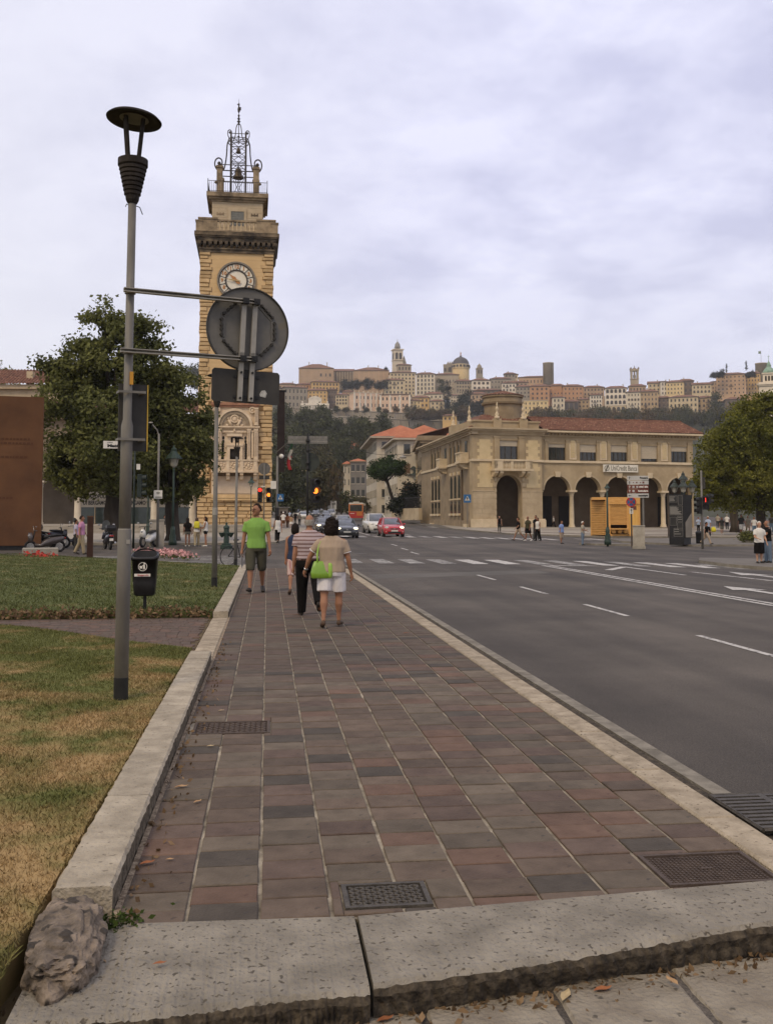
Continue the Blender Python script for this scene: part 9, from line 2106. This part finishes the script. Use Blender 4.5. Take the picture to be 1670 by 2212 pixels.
passer(163,1190,1122,'person in a lavender shirt half hidden behind the man in pink','stand',90,'tee','lav','trousers','darkgrey',m_shoe_d,'tan',('short','dark'),GL,lift=0)
passer(405,1181,1118,'girl in a black top and grey shorts seen from behind','stand',185,'tee','black','short_shorts','grey',m_shoe_w,'brown',('long','black'),GL,lift=0)
g2=passer(425,1181,1118,'girl with a yellow backpack and khaki trousers seen from behind','step',180,'tee','white','trousers','khaki',m_shoe_w,'tan',('long','brown'),GL,lift=0)
passer(444,1181,1116,'girl in a white top and black shorts turned to her friends','fold',-100,'vest','white','short_shorts','black',m_shoe_w,'tan',('long','dark'),GL,lift=0)
bp=thing('backpack','bright yellow backpack on the middle one of the three girls','backpack',g2.location+Vector((.0,-.13,1.22)),g2.rotation_euler[2]);b=MB();b.smooth=True;b.loft([rsq(.13,.05,-.2),rsq(.16,.08,-.16),rsq(.16,.085,.05),rsq(.14,.07,.16),rsq(.07,.03,.2)]);b.build('bag_body',mat('yellow_nylon',(.52,.47,.03),(.6,.55,.06),scale=4),bp);b=MB();b.bb(-.1,.1,.07,.1,-.15,0);b.build('pocket',mat('yellow_nylon',(.5,.5,.05)),bp)
passer(355,1147,1112,'person in dark clothes under the arcade beside the grey cabinet','walk',90,'tee','darkgrey','trousers','darkgrey',m_shoe_d,'tan',('short','dark'),GL,D=92)
passer(600,1174,1112,'girl in a long white top and black leggings walking along the tower','walk',195,'tunic','white','leggings','black',m_shoe_d,'tan',('long','black'),GS)
passer(612,1143,1105,'man in a white t-shirt with white cap among the walkers by the tower','step',180,'tee','white','shorts','brown',m_shoe_w,'brown',('short','white'),GS)
passer(621,1140,1108,'woman in a rust coloured top in the crowd by the tower','walk',180,'tee','rust','trousers','brown',m_shoe_b,'tan',('long','brown'),GS)
passer(629,1143,1112,'woman with bare shoulders and white skirt in the crowd by the tower','step',185,'vest','tan','mini','white',m_shoe_w,'tan',('bob','brown'),GS)
passer(638,1133,1105,'man in black with a dark bag in the crowd by the tower','walk2',180,'tee','black','trousers','darkgrey',m_shoe_d,'tan',('short','black'),GS)
passer(605,1131,1101,'person in a red shirt farther along the tower pavement','stand',180,'tee','red','trousers','jeans',m_shoe_d,'tan',('short','dark'),GS)
passer(647,1136,1107,'person in grey beside the parked scooter by the tower pavement','step',0,'tee','stone','trousers','darkgrey',m_shoe_d,'tan',('short','dark'),GS)
passer(626,1126,1103,'person in pale blue far along the tower pavement','walk',0,'tee','paleblue','trousers','beige',m_shoe_d,'tan',('short','dark'),GS)
passer(1079,1151,1114,'woman dressed in black standing before the bank entrance arch','stand',10,'vest','black','leggings','darkgrey',m_shoe_d,'light',('bob','black'),GR)
passer(1120,1168,1116,'man in a black t-shirt and beige shorts striding across the road','stride',-70,'tee','black','shorts','beige',m_shoe_d,'tan',('short','dark'),GR,lift=0)
passer(1141,1169,1114.5,'bald man in an olive shirt and black shorts walking with the woman in white','stoutwalk',-40,'tee','olive','shorts','black',m_shoe_w,'brown',('bald','grey'),GR,lift=0)
passer(1162,1169,1118,'woman in a white top and long black trousers beside the man in olive','step',-35,'vest','white','trousers','black',m_shoe_d,'brown',('bob','brown'),GR,lift=0)
passer(1158,1166,1112,'dark haired man in black partly hidden behind the woman in white','step',-35,'tee','black','trousers','darkgrey',m_shoe_d,'tan',('short','black'),GR,lift=0)
passer(1196,1139,1114,'woman in a white top walking inside the arcade','walk',100,'tee','white','trousers','black',m_shoe_d,'tan',('bob','grey'),GR,D=126)
passer(1213,1175,1124,'man in a blue shirt and beige shorts standing in the road','stout',60,'shirt','blue','long_shorts','beige',m_shoe_d,'tan',('crop','dark'),GR,lift=0)
passer(1259,1178,1126,'man in a white cap khaki shirt and jeans standing in the road','fold',70,'shirt','stone','trousers','denim',m_shoe_d,'tan',('short','white'),GR,lift=0)
passer(1509,1150,1117,'man in a pale shirt and black trousers left of the traffic light pole','phone',20,'shirt','paleblue','trousers','black',m_shoe_d,'tan',('short','dark'),GR)
pb=passer(1530,1159,1114,'white haired man in a light blue shirt carrying a yellow bag','walk',-10,'shirt','paleblue','trousers','black',m_shoe_d,'tan',('crop','white'),GR)
yb=thing('shopping_bag','yellow shopping bag carried by the man in light blue','bag',pb.location+Vector((.42,-.1,.62)),0);b=MB();b.smooth=True;b.loft([rsq(.14,.07,-.24),rsq(.2,.11,-.16),rsq(.18,.1,.05),rsq(.08,.04,.16)]);b.build('bag_body',mat('yellow_plastic',(.55,.48,.02),(.65,.58,.04),scale=4),yb);b=MB();b.tube([(-.06,0,.14),(0,0,.25),(.06,0,.14)],.01,5);b.build('handle',mat('yellow_plastic',(.5,.5,0)),yb)
passer(1527,1176,1126,'person in beige trousers walking behind the traffic light pole','stride',80,'tee','black','trousers','beige',m_shoe_d,'tan',('short','dark'),GR)
passer(1551,1141,1109,'person in a grey top seen from behind under the tree','step',180,'tee','stone','trousers','darkgrey',m_shoe_d,'tan',('short','brown'),GR)
passer(1560,1155,1117,'woman in a dark patterned top with a pale bag under the tree','step',10,'tee','darkgrey','shorts','grey',m_shoe_w,'tan',('bob','brown'),GR)
passer(1571,1144,1110,'man in a white shirt and black trousers seen from behind under the tree','step',180,'shirt','white','trousers','black',m_shoe_d,'tan',('short','grey'),GR)
passer(1582,1144,1109,'woman all in black with long dark hair beside the man in the white shirt','walk',175,'tee','black','leggings','black',m_shoe_d,'tan',('long','dark'),GR)
passer(1602,1155,1110,'man in a dark shirt and white shorts walking towards us under the tree','stoutwalk',20,'tee','darkgrey','long_shorts','white',m_shoe_d,'brown',('crop','dark'),GR)
passer(1616,1153,1113,'bald person in a pale top right of the man in white shorts','walk2',15,'tee','stone','shorts','beige',m_shoe_b,'tan',('bald','grey'),GR)
passer(1630,1156,1116,'woman in a white flowered blouse and blue trousers left of the couple','step',0,'tee','white','trousers','jeans',m_shoe_w,'tan',('bob','brown'),GR)
passer(1667,1150,1112,'person in dark clothes at the right edge behind the couple','stand',0,'tee','darkgrey','trousers','jeans',m_shoe_d,'tan',('short','dark'),GR)
passer(1641,1217,1126,'white haired woman in a white blouse and long black skirt on the corner island','old',25,'shirt','white','skirt','black',m_shoe_d,'light',('crop','white'),GR,lift=.12)
passer(1659,1216,1124,'balding man in a black t-shirt and jeans with his arm round the woman in white','hug',-65,'tee','black','trousers','denim',m_shoe_d,'tan',('bald','grey'),GR,lift=.12)
passer(884,1124,1105,'person dressed in white far off at the corner before the dark house','walk',0,'tee','white','trousers','white',m_shoe_w,'brown',('short','dark'),GR)
sc_=[o for o in COL.objects if o.get('label','').startswith('scooter with a lit headlamp')][0]
PR=Pose(((70,75),(70,75)),((55,12,20),(55,12,20)),lean=4)
PR.dz=0.0;rd=person('rider in a pale jacket and helmet sitting on the lit scooter',sc_.location+Vector((0,0,-.02)),sc_.rotation_euler[2]-R(90),1.7,'rider',PR,'shirt',C_('stone',cols['stone']),'trousers',C_('jeans',cols['jeans']),m_shoe_d,'tan',None,GR)
b=MB();b.smooth=True;b.ball(tuple(PR.hd+Vector((0,.01,.02))),(.12,.14,.135),10,8);b.build('helmet',mat('helmet',(.05,.05,.055),rough=.3),rd)
# ========================== HAZE
hz_=MB().bb(-1650,1650,-360,1850,-1.75,235).build('haze',None);hz_.data.materials.clear()
hm=bpy.data.materials.new('haze');hm.use_nodes=True;hm.node_tree.nodes.clear()
ho=hm.node_tree.nodes.new('ShaderNodeOutputMaterial');hv=hm.node_tree.nodes.new('ShaderNodeVolumePrincipled')
hv.inputs['Color'].default_value=(1.0,.985,.965,1);hv.inputs['Density'].default_value=.00014;hv.inputs['Anisotropy'].default_value=0.2
hm.node_tree.links.new(hv.outputs[0],ho.inputs['Volume']);hz_.data.materials.append(hm);kind(hz_,'stuff')
sc.cycles.volume_bounces=0
